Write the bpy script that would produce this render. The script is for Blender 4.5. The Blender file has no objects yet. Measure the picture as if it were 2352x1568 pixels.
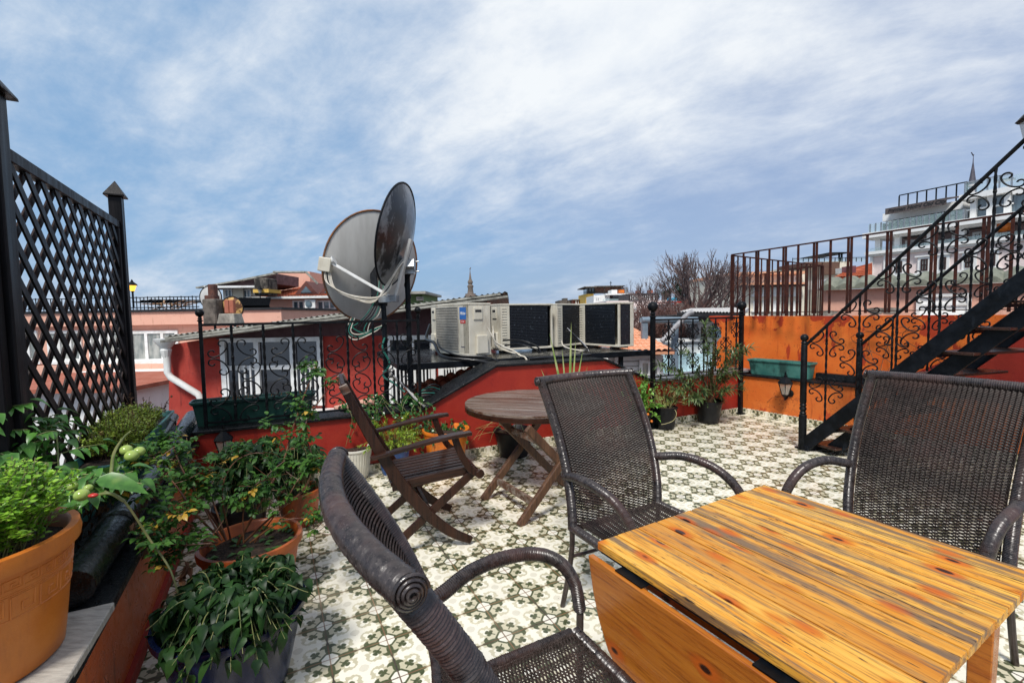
import bpy, math, random
from math import sin, cos, pi, radians, sqrt, atan2
from mathutils import Vector, Matrix, noise as mnoise
V = Vector
scene = bpy.context.scene
col = scene.collection

# ------------------------------------------------------------------ camera
FPX, PITCH, ROLL, EYE = 1706.67 * 2352 / 3840, 0.0603, -0.01727, 1.523
_f = V((0, cos(PITCH), -sin(PITCH)))
_r0 = V((1, 0, 0))
_u0 = _r0.cross(_f)
_r = cos(ROLL) * _r0 + sin(ROLL) * _u0
_u = -sin(ROLL) * _r0 + cos(ROLL) * _u0
cam_d = bpy.data.cameras.new('camera')
cam = bpy.data.objects.new('camera', cam_d)
col.objects.link(cam)
cam_d.sensor_width = 36
cam_d.lens = 16
cam_d.clip_start = 0.02
cam_d.clip_end = 5000
cam.matrix_world = Matrix(((_r.x, _u.x, -_f.x, 0), (_r.y, _u.y, -_f.y, 0), (_r.z, _u.z, -_f.z, EYE), (0, 0, 0, 1)))
scene.camera = cam

# ------------------------------------------------------------------ node helper
class S:
    """socket wrapper with arithmetic -> math nodes"""
    nt = None
    def __init__(s, v): s.v = v
    @staticmethod
    def m(op, *a):
        n = S.nt.nodes.new('ShaderNodeMath'); n.operation = op
        for i, x in enumerate(a):
            x = x.v if isinstance(x, S) else x
            if isinstance(x, (int, float)): n.inputs[i].default_value = x
            else: S.nt.links.new(x, n.inputs[i])
        return S(n.outputs[0])
    def __add__(a, b): return S.m('ADD', a, b)
    __radd__ = __add__
    def __sub__(a, b): return S.m('SUBTRACT', a, b)
    def __rsub__(a, b): return S.m('SUBTRACT', b, a)
    def __mul__(a, b): return S.m('MULTIPLY', a, b)
    __rmul__ = __mul__
    def __truediv__(a, b): return S.m('DIVIDE', a, b)
def smin(*a):
    r = a[0]
    for x in a[1:]: r = S.m('MINIMUM', r, x)
    return r
def smax(*a):
    r = a[0]
    for x in a[1:]: r = S.m('MAXIMUM', r, x)
    return r
def sabs(a): return S.m('ABSOLUTE', a)
def link(a, b): S.nt.links.new(a.v if isinstance(a, S) else a, b)
def setin(inp, v):
    if isinstance(v, S): v = v.v
    if hasattr(v, 'links') or isinstance(v, bpy.types.NodeSocket): S.nt.links.new(v, inp)
    elif isinstance(v, (tuple, list)) and len(v) == 3 and len(inp.default_value) == 4: inp.default_value = (*v, 1)
    else: inp.default_value = v
def node(t, ins=None, **kw):
    n = S.nt.nodes.new(t)
    for k, v in kw.items(): setattr(n, k, v)
    for k, v in (ins or {}).items(): setin(n.inputs[k], v)
    return n
def mapr(x, a, b, c=0.0, d=1.0, smooth=False):
    n = node('ShaderNodeMapRange', {0: x, 1: a, 2: b, 3: c, 4: d})
    if smooth: n.interpolation_type = 'SMOOTHSTEP'
    return S(n.outputs[0])
def mixc(f, a, b, mode='MIX'):
    n = S.nt.nodes.new('ShaderNodeMix'); n.data_type = 'RGBA'; n.blend_type = mode
    setin(n.inputs[0], f); setin(n.inputs[6], a); setin(n.inputs[7], b)
    return n.outputs[2]
def coords(kind='Object', scale=(1, 1, 1), loc=(0, 0, 0), rot=(0, 0, 0)):
    tc = node('ShaderNodeTexCoord')
    mp = node('ShaderNodeMapping', {0: tc.outputs[kind], 1: loc, 2: rot, 3: scale})
    return mp.outputs[0]
def noise(vec, scale, detail=4, rough=.6, dist=0.0):
    return S(node('ShaderNodeTexNoise', {'Vector': vec, 'Scale': scale, 'Detail': detail, 'Roughness': rough, 'Distortion': dist}).outputs[0])

# ------------------------------------------------------------------ world
world = bpy.data.worlds.new('World'); scene.world = world
world.use_nodes = True
S.nt = world.node_tree
S.nt.nodes.clear()
SUN_EL, SUN_ROT = radians(54), radians(196)
sky = node('ShaderNodeTexSky', sky_type='NISHITA', sun_disc=False, sun_elevation=SUN_EL, sun_rotation=SUN_ROT)
sky.air_density = 1.0; sky.dust_density = 1.6; sky.ozone_density = 1.4
tc = node('ShaderNodeTexCoord')
sx = node('ShaderNodeSeparateXYZ', {0: tc.outputs['Generated']})
X, Yy, Zz = S(sx.outputs[0]), S(sx.outputs[1]), S(sx.outputs[2])
zc = smax(Zz, 0.0) + 0.30
cx_, cy_ = X / zc, Yy / zc
a_ = radians(-33)
ux = cx_ * cos(a_) + cy_ * sin(a_)
uy = cy_ * cos(a_) - cx_ * sin(a_)
cv = node('ShaderNodeCombineXYZ', {0: ux * 0.72, 1: uy * 0.95, 2: 2.9}).outputs[0]
n1 = noise(cv, 1.15, 12, .60, .25)
n2 = noise(cv, 5.2, 10, .66, .2)
cv2 = node('ShaderNodeCombineXYZ', {0: ux * .8, 1: uy * 1.7, 2: 3.1}).outputs[0]
n3 = noise(cv2, 2.2, 8, .6, .5)
# broad bright bank of thin cloud overhead, a little right of the view axis
bank = mapr(sabs(X / smax(Yy, .05) - 0.12 - Zz * .35), 0.0, 1.15, 1.0, 0.0, True)
high = mapr(Zz, 0.10, .50, 0.0, 1.0, True)
hor = mapr(Zz, 0.0, 0.10, 1.0, 0.0, True)
left = mapr(X, -.75, -.35, 1.0, 0.0, True) * mapr(Zz, .05, .32, 1.0, 0.0, True)
cl = n1 * .95 + n2 * .50 + n3 * .42 + bank * high * .34 + left * .16 + hor * .10
cmask = mapr(cl, .75, 1.42, 0.0, 1.0, True)
skyc = mixc(.82, sky.outputs[0], mixc(mapr(X, -.55, .55, 0, 1, True), (1.45, 2.75, 4.5), (2.15, 2.85, 4.3)))
cloudc = mixc(mapr(n3 * .6 + n2 * .5 + high * .25, .42, .85), (3.7, 4.35, 5.4), (5.9, 6.15, 6.4))
c_ = mixc(cmask, skyc, cloudc)
bg = node('ShaderNodeBackground', {0: c_, 1: 0.1})
wo = node('ShaderNodeOutputWorld', {0: bg.outputs[0]})

sun_d = bpy.data.lights.new('sun', 'SUN'); sun_d.energy = 2.5; sun_d.angle = radians(12); sun_d.color = (1, .96, .9)
sun = bpy.data.objects.new('sun', sun_d); col.objects.link(sun)
sd = V((sin(SUN_ROT) * cos(SUN_EL), cos(SUN_ROT) * cos(SUN_EL), sin(SUN_EL)))
sun.rotation_euler = sd.to_track_quat('Z', 'Y').to_euler()
vs = scene.view_settings
vs.view_transform = 'Standard'; vs.look = 'None'; vs.exposure = 0.62; vs.gamma = 1
scene.render.engine = 'CYCLES'
scene.cycles.max_bounces = 6
scene.cycles.transparent_max_bounces = 12
scene.cycles.use_denoising = True

# ------------------------------------------------------------------ picture -> place helpers (2352-px wide grid of the photograph)
def ray(x, y): return _f + _r * ((x - 1176) / FPX) - _u * ((y - 784) / FPX)
def AZ(x, y, z=0.0):
    d = ray(x, y); t = (z - EYE) / d.z
    return V((d.x * t, d.y * t, z))
def AY(x, y, Y):
    d = ray(x, y); t = Y / d.y
    return V((d.x * t, Y, EYE + d.z * t))

# ------------------------------------------------------------------ mesh builder
class MB:
    def __init__(s): s.v, s.f = [], []
    def add(s, vs, fs):
        o = len(s.v); s.v += [V(p) for p in vs]; s.f += [tuple(i + o for i in q) for q in fs]; return s
    def box(s, c, size, M=None, taper=1.0):
        hx, hy, hz = size[0] / 2, size[1] / 2, size[2] / 2
        pts = [V((x * hx * (taper if z > 0 else 1), y * hy * (taper if z > 0 else 1), z * hz)) for z in (-1, 1) for x, y in ((-1, -1), (1, -1), (1, 1), (-1, 1))]
        if M is not None: pts = [M @ p for p in pts]
        c = V(c)
        return s.add([p + c for p in pts], [(3, 2, 1, 0), (4, 5, 6, 7), (0, 1, 5, 4), (1, 2, 6, 5), (2, 3, 7, 6), (3, 0, 4, 7)])
    def bar(s, p0, p1, w, h, up=(0, 0, 1), w1=None, h1=None):
        p0, p1 = V(p0), V(p1); d = (p1 - p0).normalized(); up = V(up)
        sd_ = d.cross(up)
        if sd_.length < 1e-4: sd_ = d.cross(V((1, 0, 0)))
        sd_.normalize(); uu = sd_.cross(d)
        w1 = w if w1 is None else w1; h1 = h if h1 is None else h1
        pts = [p + sd_ * a * ww / 2 + uu * b * hh / 2 for p, ww, hh in ((p0, w, h), (p1, w1, h1)) for a, b in ((-1, -1), (1, -1), (1, 1), (-1, 1))]
        return s.add(pts, [(3, 2, 1, 0), (4, 5, 6, 7), (0, 1, 5, 4), (1, 2, 6, 5), (2, 3, 7, 6), (3, 0, 4, 7)])
    def sweep(s, pts, sec, up=(0, 0, 1), closed_sec=True):
        """sec: list of (a,b) offsets (side, up') per point or one list for all"""
        pts = [V(p) for p in pts]; n = len(pts); rings = []
        for i, p in enumerate(pts):
            d = (pts[min(i + 1, n - 1)] - pts[max(i - 1, 0)]).normalized()
            sd_ = d.cross(V(up)).normalized(); uu = sd_.cross(d)
            sc = sec[i] if isinstance(sec[0][0], (tuple, list)) else sec
            rings.append([p + sd_ * a + uu * b for a, b in sc])
        return s.loft(rings, closed_sec)
    def loft(s, rings, closed=True, caps=True):
        k = len(rings[0]); o = len(s.v)
        for r in rings: s.v += [V(p) for p in r]
        m = k if closed else k - 1
        for i in range(len(rings) - 1):
            for j in range(m):
                a = o + i * k + j; b = o + i * k + (j + 1) % k
                s.f.append((a, b, b + k, a + k))
        if caps and closed:
            s.f.append(tuple(o + j for j in range(k))[::-1]); s.f.append(tuple(o + (len(rings) - 1) * k + j for j in range(k)))
        return s
    def tube(s, pts, r, n=8, caps=True, flat=1.0, ref=None):
        pts = [V(p) for p in pts]; N = len(pts); rings = []; nrm = None
        for i, p in enumerate(pts):
            d = (pts[min(i + 1, N - 1)] - pts[max(i - 1, 0)])
            if d.length < 1e-9: d = V((0, 0, 1))
            d.normalize()
            if nrm is None:
                nrm = V(ref) if ref else (V((0, 0, 1)) if abs(d.z) < .9 else V((1, 0, 0)))
            nrm = (nrm - d * nrm.dot(d))
            if nrm.length < 1e-5: nrm = d.orthogonal()
            nrm.normalize(); bn = d.cross(nrm)
            rr = r(i / (N - 1)) if callable(r) else (r[i] if isinstance(r, (list, tuple)) else r)
            rings.append([p + (nrm * cos(2 * pi * j / n) + bn * sin(2 * pi * j / n) * flat) * rr for j in range(n)])
        return s.loft(rings, True, caps)
    def lathe(s, prof, c=(0, 0, 0), n=24, caps=True, M=None):
        c = V(c); rings = []
        for r, z in prof:
            ring = [V((r * cos(2 * pi * j / n), r * sin(2 * pi * j / n), z)) for j in range(n)]
            if M is not None: ring = [M @ p for p in ring]
            rings.append([p + c for p in ring])
        return s.loft(rings, True, caps)
    def prism(s, poly, z0, z1):
        n = len(poly)
        pts = [V((p[0], p[1], z0)) for p in poly] + [V((p[0], p[1], z1)) for p in poly]
        fs = [tuple(range(n))[::-1], tuple(range(n, 2 * n))] + [(i, (i + 1) % n, (i + 1) % n + n, i + n) for i in range(n)]
        return s.add(pts, fs)
    def poly3(s, poly, off):
        """extrude an arbitrary planar 3-D polygon by vector off"""
        n = len(poly); off = V(off)
        pts = [V(p) for p in poly] + [V(p) + off for p in poly]
        fs = [tuple(range(n))[::-1], tuple(range(n, 2 * n))] + [(i, (i + 1) % n, (i + 1) % n + n, i + n) for i in range(n)]
        return s.add(pts, fs)
    def ball(s, c, r, n=12, m=8, sq=(1, 1, 1)):
        return s.lathe2([(r * sin(pi * k / m), -r * cos(pi * k / m)) for k in range(m + 1)], c, n, sq)
    def lathe2(s, prof, c, n, sq):
        rings = [[V(c) + V((max(r, 1e-4) * cos(2 * pi * j / n) * sq[0], max(r, 1e-4) * sin(2 * pi * j / n) * sq[1], z * sq[2])) for j in range(n)] for r, z in prof]
        return s.loft(rings, True, True)
    def xf(s, M):
        s.v = [M @ p for p in s.v]; return s
    def merge(s, o, M=None):
        return s.add([M @ p for p in o.v] if M is not None else o.v, o.f)
    def build(s, name, m, parent=None, smooth=None, bevel=0, loc=None, seg=1):
        me = bpy.data.meshes.new(name)
        off = V((0, 0, 0))
        if parent is not None and parent.get('_w'): off = V(parent['_w'])
        if loc is not None: off = V(loc)
        me.from_pydata([tuple(p - off) for p in s.v], [], s.f); me.validate()
        me.materials.append(m)
        if smooth is not None:
            me.polygons.foreach_set('use_smooth', [True] * len(me.polygons))
            me.set_sharp_from_angle(angle=radians(smooth))
        ob = bpy.data.objects.new(name, me); col.objects.link(ob)
        if parent is not None: ob.parent = parent
        if loc is not None: ob.location = loc
        if bevel:
            b = ob.modifiers.new('bevel', 'BEVEL'); b.width = bevel; b.segments = seg; b.limit_method = 'ANGLE'; b.angle_limit = radians(40)
        return ob
def tag(o, label=None, cat=None, group=None, kind=None):
    if label: o['label'] = label
    if cat: o['category'] = cat
    if group: o['group'] = group
    if kind: o['kind'] = kind
    return o
WROOTS = []
def thing(name, label, cat, loc=(0, 0, 0), rz=0.0, group=None, world=False):
    """an Empty at the thing's base; world=True: its parts are given in world coordinates"""
    o = bpy.data.objects.new(name, None); col.objects.link(o); o.location = loc; o.rotation_euler = (0, 0, rz)
    o.empty_display_size = .1
    if world: o['_w'] = list(loc); WROOTS.append(o)
    return tag(o, label, cat, group)
def copy_tree(o, parent=None):
    c = o.copy(); col.objects.link(c); c.parent = parent
    for ch in list(o.children): copy_tree(ch, c)
    return c
def lerp(a, b, t): return a + (b - a) * t
def bez(p0, p1, p2, p3, n=10):
    p0, p1, p2, p3 = V(p0), V(p1), V(p2), V(p3)
    return [p0 * (1 - t) ** 3 + p1 * 3 * t * (1 - t) ** 2 + p2 * 3 * t * t * (1 - t) + p3 * t ** 3 for t in [i / n for i in range(n + 1)]]
def spline(pts, n=8):
    """Catmull-Rom through pts"""
    P = [V(p) for p in pts]; P = [P[0] * 2 - P[1]] + P + [P[-1] * 2 - P[-2]]; out = []
    for i in range(1, len(P) - 2):
        a, b, c, d = P[i - 1:i + 3]
        for k in range(n):
            t = k / n
            out.append(.5 * ((2 * b) + (c - a) * t + (2 * a - 5 * b + 4 * c - d) * t * t + (3 * b - a - 3 * c + d) * t ** 3))
    out.append(P[-2]); return out
def resample(pts, step):
    out = [pts[0].copy()]; acc = 0
    for a, b in zip(pts, pts[1:]):
        L = (b - a).length; t = step - acc
        while t <= L:
            out.append(a.lerp(b, t / L)); t += step
        acc = L - (t - step)
    return out

# ------------------------------------------------------------------ materials
MATS = {}
def newmat(name):
    m = bpy.data.materials.new(name); m.use_nodes = True; S.nt = m.node_tree; S.nt.nodes.clear(); MATS[name] = m
    return m
def finish(colr, rough=.6, bump=None, metal=0.0, spec=.5, coat=0.0, trans=0.0, alpha=None, bstr=.4, bdist=.004, normal=None, sub=None, emit=None):
    p = node('ShaderNodeBsdfPrincipled')
    setin(p.inputs['Base Color'], colr); setin(p.inputs['Roughness'], rough); setin(p.inputs['Metallic'], metal)
    setin(p.inputs['Specular IOR Level'], spec)
    if coat: setin(p.inputs['Coat Weight'], coat); setin(p.inputs['Coat Roughness'], .08)
    if trans: setin(p.inputs['Transmission Weight'], trans)
    if alpha is not None: setin(p.inputs['Alpha'], alpha)
    if emit: setin(p.inputs['Emission Color'], emit[0]); setin(p.inputs['Emission Strength'], emit[1])
    if bump is not None:
        b = node('ShaderNodeBump', {'Height': bump, 'Strength': bstr, 'Distance': bdist}); link(b.outputs[0], p.inputs['Normal'])
    node('ShaderNodeOutputMaterial', {0: p.outputs[0]})
def simple(name, a, b=None, scale=6, rough=.6, rough2=None, bump=.3, bscale=None, metal=0, spec=.5, coat=0, lo=.4, hi=.62, stretch=(1, 1, 1), bdist=.004, dirt=None, dscale=2.0, dlo=.55, dhi=.7, detail=6):
    """two-colour weathered surface: fbm between a and b, optional dirt colour in streaky patches"""
    m = newmat(name)
    v = coords('Object', stretch)
    n = noise(v, scale, detail, .62)
    c = a if b is None else mixc(mapr(n, lo, hi), a, b)
    if dirt:
        d = noise(coords('Object', (stretch[0], stretch[1], stretch[2] * .35), (3, 7, 1)), dscale, 7, .68, .3)
        c = mixc(mapr(d, dlo, dhi), c, dirt)
    r = rough if rough2 is None else mapr(noise(v, scale * 2.3, 3), .35, .65, rough, rough2)
    bm = noise(v, bscale or scale * 6, 5, .6) if bump else None
    finish(c, r, bm, metal, spec, coat, bstr=bump, bdist=bdist)
    return m
# ---- encaustic tile floor
TA, TS, T0 = 0.48293, 0.25, (-.4042, 2.7339)
def tile_material(name, mapping='floor'):
    m = newmat(name)
    tcn = node('ShaderNodeTexCoord')
    sp = node('ShaderNodeSeparateXYZ', {0: tcn.outputs['Object']})
    x, y, z = S(sp.outputs[0]), S(sp.outputs[1]), S(sp.outputs[2])
    if mapping == 'floor':
        dx, dy = x - T0[0], y - T0[1]
        u = (dx * cos(TA) + dy * sin(TA)) / TS
        w = (dy * cos(TA) - dx * sin(TA)) / TS
    else:
        u = x / TS; w = z / TS + .55
    iu, iw = S.m('FLOOR', u), S.m('FLOOR', w)
    fu, fw = u - iu, w - iw
    ax = smin(fu, 1 - fu); ay = smin(fw, 1 - fw)          # distance from the nearest grout crossing
    cxx, cyy = .5 - ax, .5 - ay                            # distance from tile centre
    def circ(px, py, cx, cy, r):
        ddx, ddy = px - cx, py - cy
        return S.m('SQRT', ddx * ddx + ddy * ddy) - r       # <0 inside
    def ell(px, py, cx, cy, rx, ry):
        ddx, ddy = (px - cx) / rx, (py - cy) / ry
        return (S.m('SQRT', ddx * ddx + ddy * ddy) - 1) * min(rx, ry)
    def motif(px, py, k):
        a, b = smax(px, py), smin(px, py)                   # fold to one octant
        octd = smax(a, (a + b) * .74)
        leaf = smax(ell(a, b, .27, 0, .14, .062), 0 - (a - .16))
        tip = ell(a, b, .395, 0, .080, .034)
        hornA = smax(circ(a, b, .322, .055, .088), 0 - circ(a, b, .262, .100, .062))
        dia = a * .7071 + b * .7071; dib = a * .7071 - b * .7071
        clov = smin(circ(a, b, .255, .185, .038), circ(a, b, .205, .205, .03), circ(a, b, .235, .235, .03), circ(a, b, .275, .255, .036))
        stem = smax(sabs(dib) - .012, smax(.2 - dia, dia - .29))
        return octd, leaf, tip, hornA, clov, stem
    o, leaf, tip, horn, clov, stem = motif(ax, ay, 0)
    ring = smax(o - .182, .140 - o)
    green = smin(ring, leaf, tip, horn, clov, stem)
    white_sq = o - .140
    o2, leaf2, tip2, horn2, clov2, stem2 = motif(cxx, cyy, 1)
    A2, B2 = smax(cxx, cyy), smin(cxx, cyy)
    star = smin(o2 - .165, ell(A2, B2, .2, 0, .14, .085), circ(A2, B2, .17, .17, .05), clov2, tip2, smax(horn2, -1.0))
    hole = smin(circ(A2, B2, .2, .098, .034), circ(A2, B2, .29, .02, .022) + .2)
    star = smax(star, 0 - hole)
    core = o2 - .085
    aa = .006
    def msk(dn): return mapr(dn, -aa, aa, 1.0, 0.0)
    pt = node('ShaderNodeTexWhiteNoise', {0: node('ShaderNodeCombineXYZ', {0: iu, 1: iw, 2: 0.0}).outputs[0]})
    vtile = S(pt.outputs[0])
    big = noise(coords('Object', (1, 1, 1)), .9, 4, .6)
    beige = mixc(vtile, (.62, .565, .40), (.53, .485, .335))
    c = beige
    c = mixc(msk(star), c, (.84, .795, .66))
    c = mixc(msk(core), c, (.70, .655, .53))
    c = mixc(msk(white_sq), c, (.80, .765, .65))
    grn = mixc(mapr(noise(coords('Object'), 40, 3), .35, .65), (.055, .068, .030), (.105, .115, .055))
    c = mixc(msk(green), c, grn)
    # rusty grout with darker, dirtier stretches
    g = smin(ax, ay)
    gd = mapr(noise(coords('Object'), 3.5, 4), .42, .62)
    gc = mixc(gd, (.33, .17, .085), (.05, .04, .03))
    c = mixc(msk(g - (gd * .006 + .0075)), c, gc)
    # faint soiling and blotches
    st = noise(coords('Object', (1, 1, 1), (4, 2, 0)), 2.2, 8, .7, .2)
    c = mixc(mapr(st, .52, .76, 0, .55), c, (.34, .29, .2))
    sp2 = noise(coords('Object'), 70, 2, .5)
    c = mixc(mapr(sp2, .70, .76, 0, .8), c, (.12, .09, .05))
    rough = mapr(noise(coords('Object'), 1.7, 5), .4, .62, .16, .42)
    bmp = mapr(g, 0.0, .014) * .8 + noise(coords('Object'), 5, 4) * .4
    finish(c, rough, bmp, spec=.45, bstr=.25, bdist=.003)
    return m
M_TILE = tile_material('encaustic_tile')
M_SKIRT = tile_material('skirting_tile', 'wall')

# ---- painted walls
def paint(name, base, dark, pale, patch=.0, rough=.45, streak=1.0, patchc=(.62, .2, .035), scale=2.2, blo=.57):
    m = newmat(name)
    v = coords('Object')
    n = noise(v, scale, 8, .65, .25); n2 = noise(v, 14, 6, .7)
    c = mixc(mapr(n, .38, .66), base, pale)
    c = mixc(mapr(n2, .60, .74, 0, .7), c, dark)
    stv = coords('Object', (7, 7, .8))
    s_ = noise(stv, 2.2, 6, .66, .5)
    c = mixc(mapr(s_, .58, .72, 0, .65 * streak), c, dark)
    if patch:
        pz = node('ShaderNodeSeparateXYZ', {0: node('ShaderNodeTexCoord').outputs['Object']})
        pn = noise(coords('Object', (1.5, 1.5, .75)), 1.7, 7, .6, .5)
        e = mapr(pn + S(pz.outputs[2]) * patch[1], patch[0], patch[0] + .02)
        c = mixc(e, c, patchc)
        sp_ = noise(v, 34, 3, .5)
        c = mixc(mapr(sp_, .67, .70, 0, .8), c, (.33, .07, .01))
    vd = node('ShaderNodeVectorMath', {0: v, 1: node('ShaderNodeTexNoise', {'Vector': v, 'Scale': 6.0, 'Detail': 4.0}).outputs[1]}, operation='ADD').outputs[0]
    ck = node('ShaderNodeTexVoronoi', {'Vector': vd, 'Scale': 1.5}, feature='DISTANCE_TO_EDGE')
    cm_ = mapr(S(ck.outputs[0]), .004, .010, 1, 0) * mapr(noise(v, 1.1, 3), .52, .60)
    c = mixc(cm_ * .8, c, dark)
    bm = noise(v, 55, 5, .7) * .7 + n * .5 - cm_ * .8
    finish(c, mapr(n2, .3, .7, rough - .1, rough + .2), bm, bstr=.5, bdist=.006, spec=.4)
    return m
M_RED = paint('red_wall_paint', (.29, .016, .009), (.09, .007, .006), (.36, .030, .013), rough=.5, streak=.7)
M_ORANGE = paint('orange_wall_paint', (.74, .130, .014), (.36, .045, .010), (.82, .20, .028), patch=(.695, .15), patchc=(.44, .045, .010), rough=.55, streak=1.2)
M_ORANGE2 = paint('burnt_orange_wall_paint', (.52, .085, .015), (.10, .02, .012), (.62, .15, .035), rough=.3, streak=1.0, patch=(.66, -.25), patchc=(.36, .022, .010))
M_ORANGE3 = paint('stained_orange_wall_paint', (.62, .125, .018), (.26, .04, .011), (.70, .19, .035), rough=.5, streak=1.0, patch=(.6, -.1), patchc=(.50, .075, .018))
M_REDB = paint('neighbour_red_render', (.34, .032, .022), (.10, .014, .013), (.42, .060, .040), rough=.8, streak=1.3, blo=.5)
M_PLUM = paint('plum_render', (.085, .040, .045), (.03, .015, .018), (.13, .07, .07), rough=.8)
M_PINK = paint('pink_render', (.70, .38, .28), (.36, .15, .10), (.74, .42, .31), rough=.85, streak=.8)
M_PINK2 = paint('pale_pink_render', (.74, .60, .56), (.50, .38, .36), (.80, .67, .63), rough=.85, streak=.4)
M_CREAM = paint('cream_render', (.70, .64, .50), (.4, .34, .25), (.78, .72, .6), rough=.85, streak=.5)
M_WHITEW = paint('white_render', (.76, .75, .72), (.45, .42, .38), (.82, .82, .80), rough=.8, streak=.5)
M_YELLOW = paint('yellow_render', (.66, .40, .07), (.35, .2, .05), (.72, .47, .12), rough=.85)
M_GREENW = paint('green_render', (.12, .19, .075), (.05, .07, .04), (.17, .25, .1), rough=.85)
M_BRICKRED = paint('brick_red_render', (.32, .09, .05), (.12, .04, .03), (.4, .14, .09), rough=.85)
M_STONEW = simple('rough_stone', (.17, .145, .12), (.07, .058, .048), 7, .9, bump=.9, dirt=(.02, .018, .016), dscale=3, dlo=.47, dhi=.6, bdist=.02)
M_CONC = simple('stained_concrete', (.36, .33, .28), (.22, .2, .17), 6, .85, bump=.5, dirt=(.07, .06, .05))
M_BLUEW = paint('pale_blue_boards', (.42, .62, .68), (.25, .36, .4), (.5, .7, .75), rough=.7)
M_WHITE = simple('white_paint', (.84, .84, .82), (.68, .67, .63), 5, .45, bump=.15, dirt=(.36, .3, .24), dlo=.62, dhi=.8)
M_WPLAST = simple('white_plastic_pipe', (.78, .78, .75), (.68, .66, .6), 4, .4, bump=.15, dirt=(.3, .24, .16), dlo=.6, dhi=.75)
M_GLASS = None
def glass_mat(name, tint, rough=.04, spec=.8, var=(.02, .02, .025)):
    m = newmat(name)
    n = noise(coords('Object', (2, 2, .6)), 2.0, 4)
    finish(mixc(mapr(n, .4, .65), tint, var), rough, None, spec=spec, coat=.3)
M_GLASS = None
glass_mat('dark_window_glass', (.022, .024, .03)); M_GLASS = MATS['dark_window_glass']
glass_mat('curtained_glass', (.16, .18, .17), .12, .6, (.42, .42, .38)); M_CURT = MATS['curtained_glass']
glass_mat('sky_window_glass', (.10, .15, .18), .05, .9, (.05, .07, .09)); M_GLASSB = MATS['sky_window_glass']
m = newmat('balcony_glass')
finish((.50, .66, .66), .05, None, spec=.6, alpha=.22); M_BALG = m
# metals
M_IRON = simple('black_wrought_iron', (.002, .0024, .003), (.007, .008, .010), 18, .32, .6, bump=.5, spec=.18, bdist=.003)
M_IRONB = simple('black_painted_steel', (.002, .003, .0045), (.007, .009, .013), 9, .35, .6, bump=.35, spec=.16, dirt=(.03, .038, .048), dscale=8, dlo=.62, dhi=.8)
M_RUST = simple('rusty_brown_iron', (.030, .010, .008), (.075, .022, .013), 12, .7, bump=.5, bdist=.003, spec=.2)
M_GALV = simple('galvanised_metal', (.40, .42, .43), (.26, .27, .28), 14, .35, metal=.7, bump=.2)
M_DISHB = simple('grey_dish_enamel', (.46, .45, .425), (.53, .52, .495), 3.0, .6, .75, bump=.15, dirt=(.25, .22, .19), dscale=7, dlo=.6, dhi=.85, stretch=(3, 3, .6))
M_DISHD = simple('dark_glossy_dish', (.10, .104, .11), (.26, .265, .27), 3.0, .28, .4, bump=.1, coat=.2, dirt=(.012, .012, .014), dscale=3, dlo=.5, dhi=.55)
M_DISHR = simple('rusted_dish', (.60, .36, .12), (.10, .035, .012), 9, .7, bump=.6, lo=.46, hi=.54)
M_ORUST = simple('orange_rust_rim', (.26, .10, .03), (.12, .07, .05), 12, .8, bump=.4)
M_DECK = simple('wet_black_deck', (.004, .0045, .005), (.012, .013, .014), 4, .04, .3, bump=.3, spec=.8, bdist=.003)
M_PIPEB = simple('tarred_black_pipe', (.003, .0035, .004), (.010, .011, .012), 8, .12, .35, bump=1.0, spec=.5, coat=.12, bscale=26, bdist=.006)
M_CAP = simple('black_bitumen_cap', (.003, .0035, .004), (.011, .012, .014), 12, .2, .6, bump=.9, spec=.22, dirt=(.26, .25, .22), dscale=14, dlo=.68, dhi=.74, bdist=.006)
M_CAPG = simple('grey_parapet_sheet', (.30, .30, .31), (.12, .12, .13), 7, .3, .6, bump=.5, dirt=(.03, .03, .03))
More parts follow.
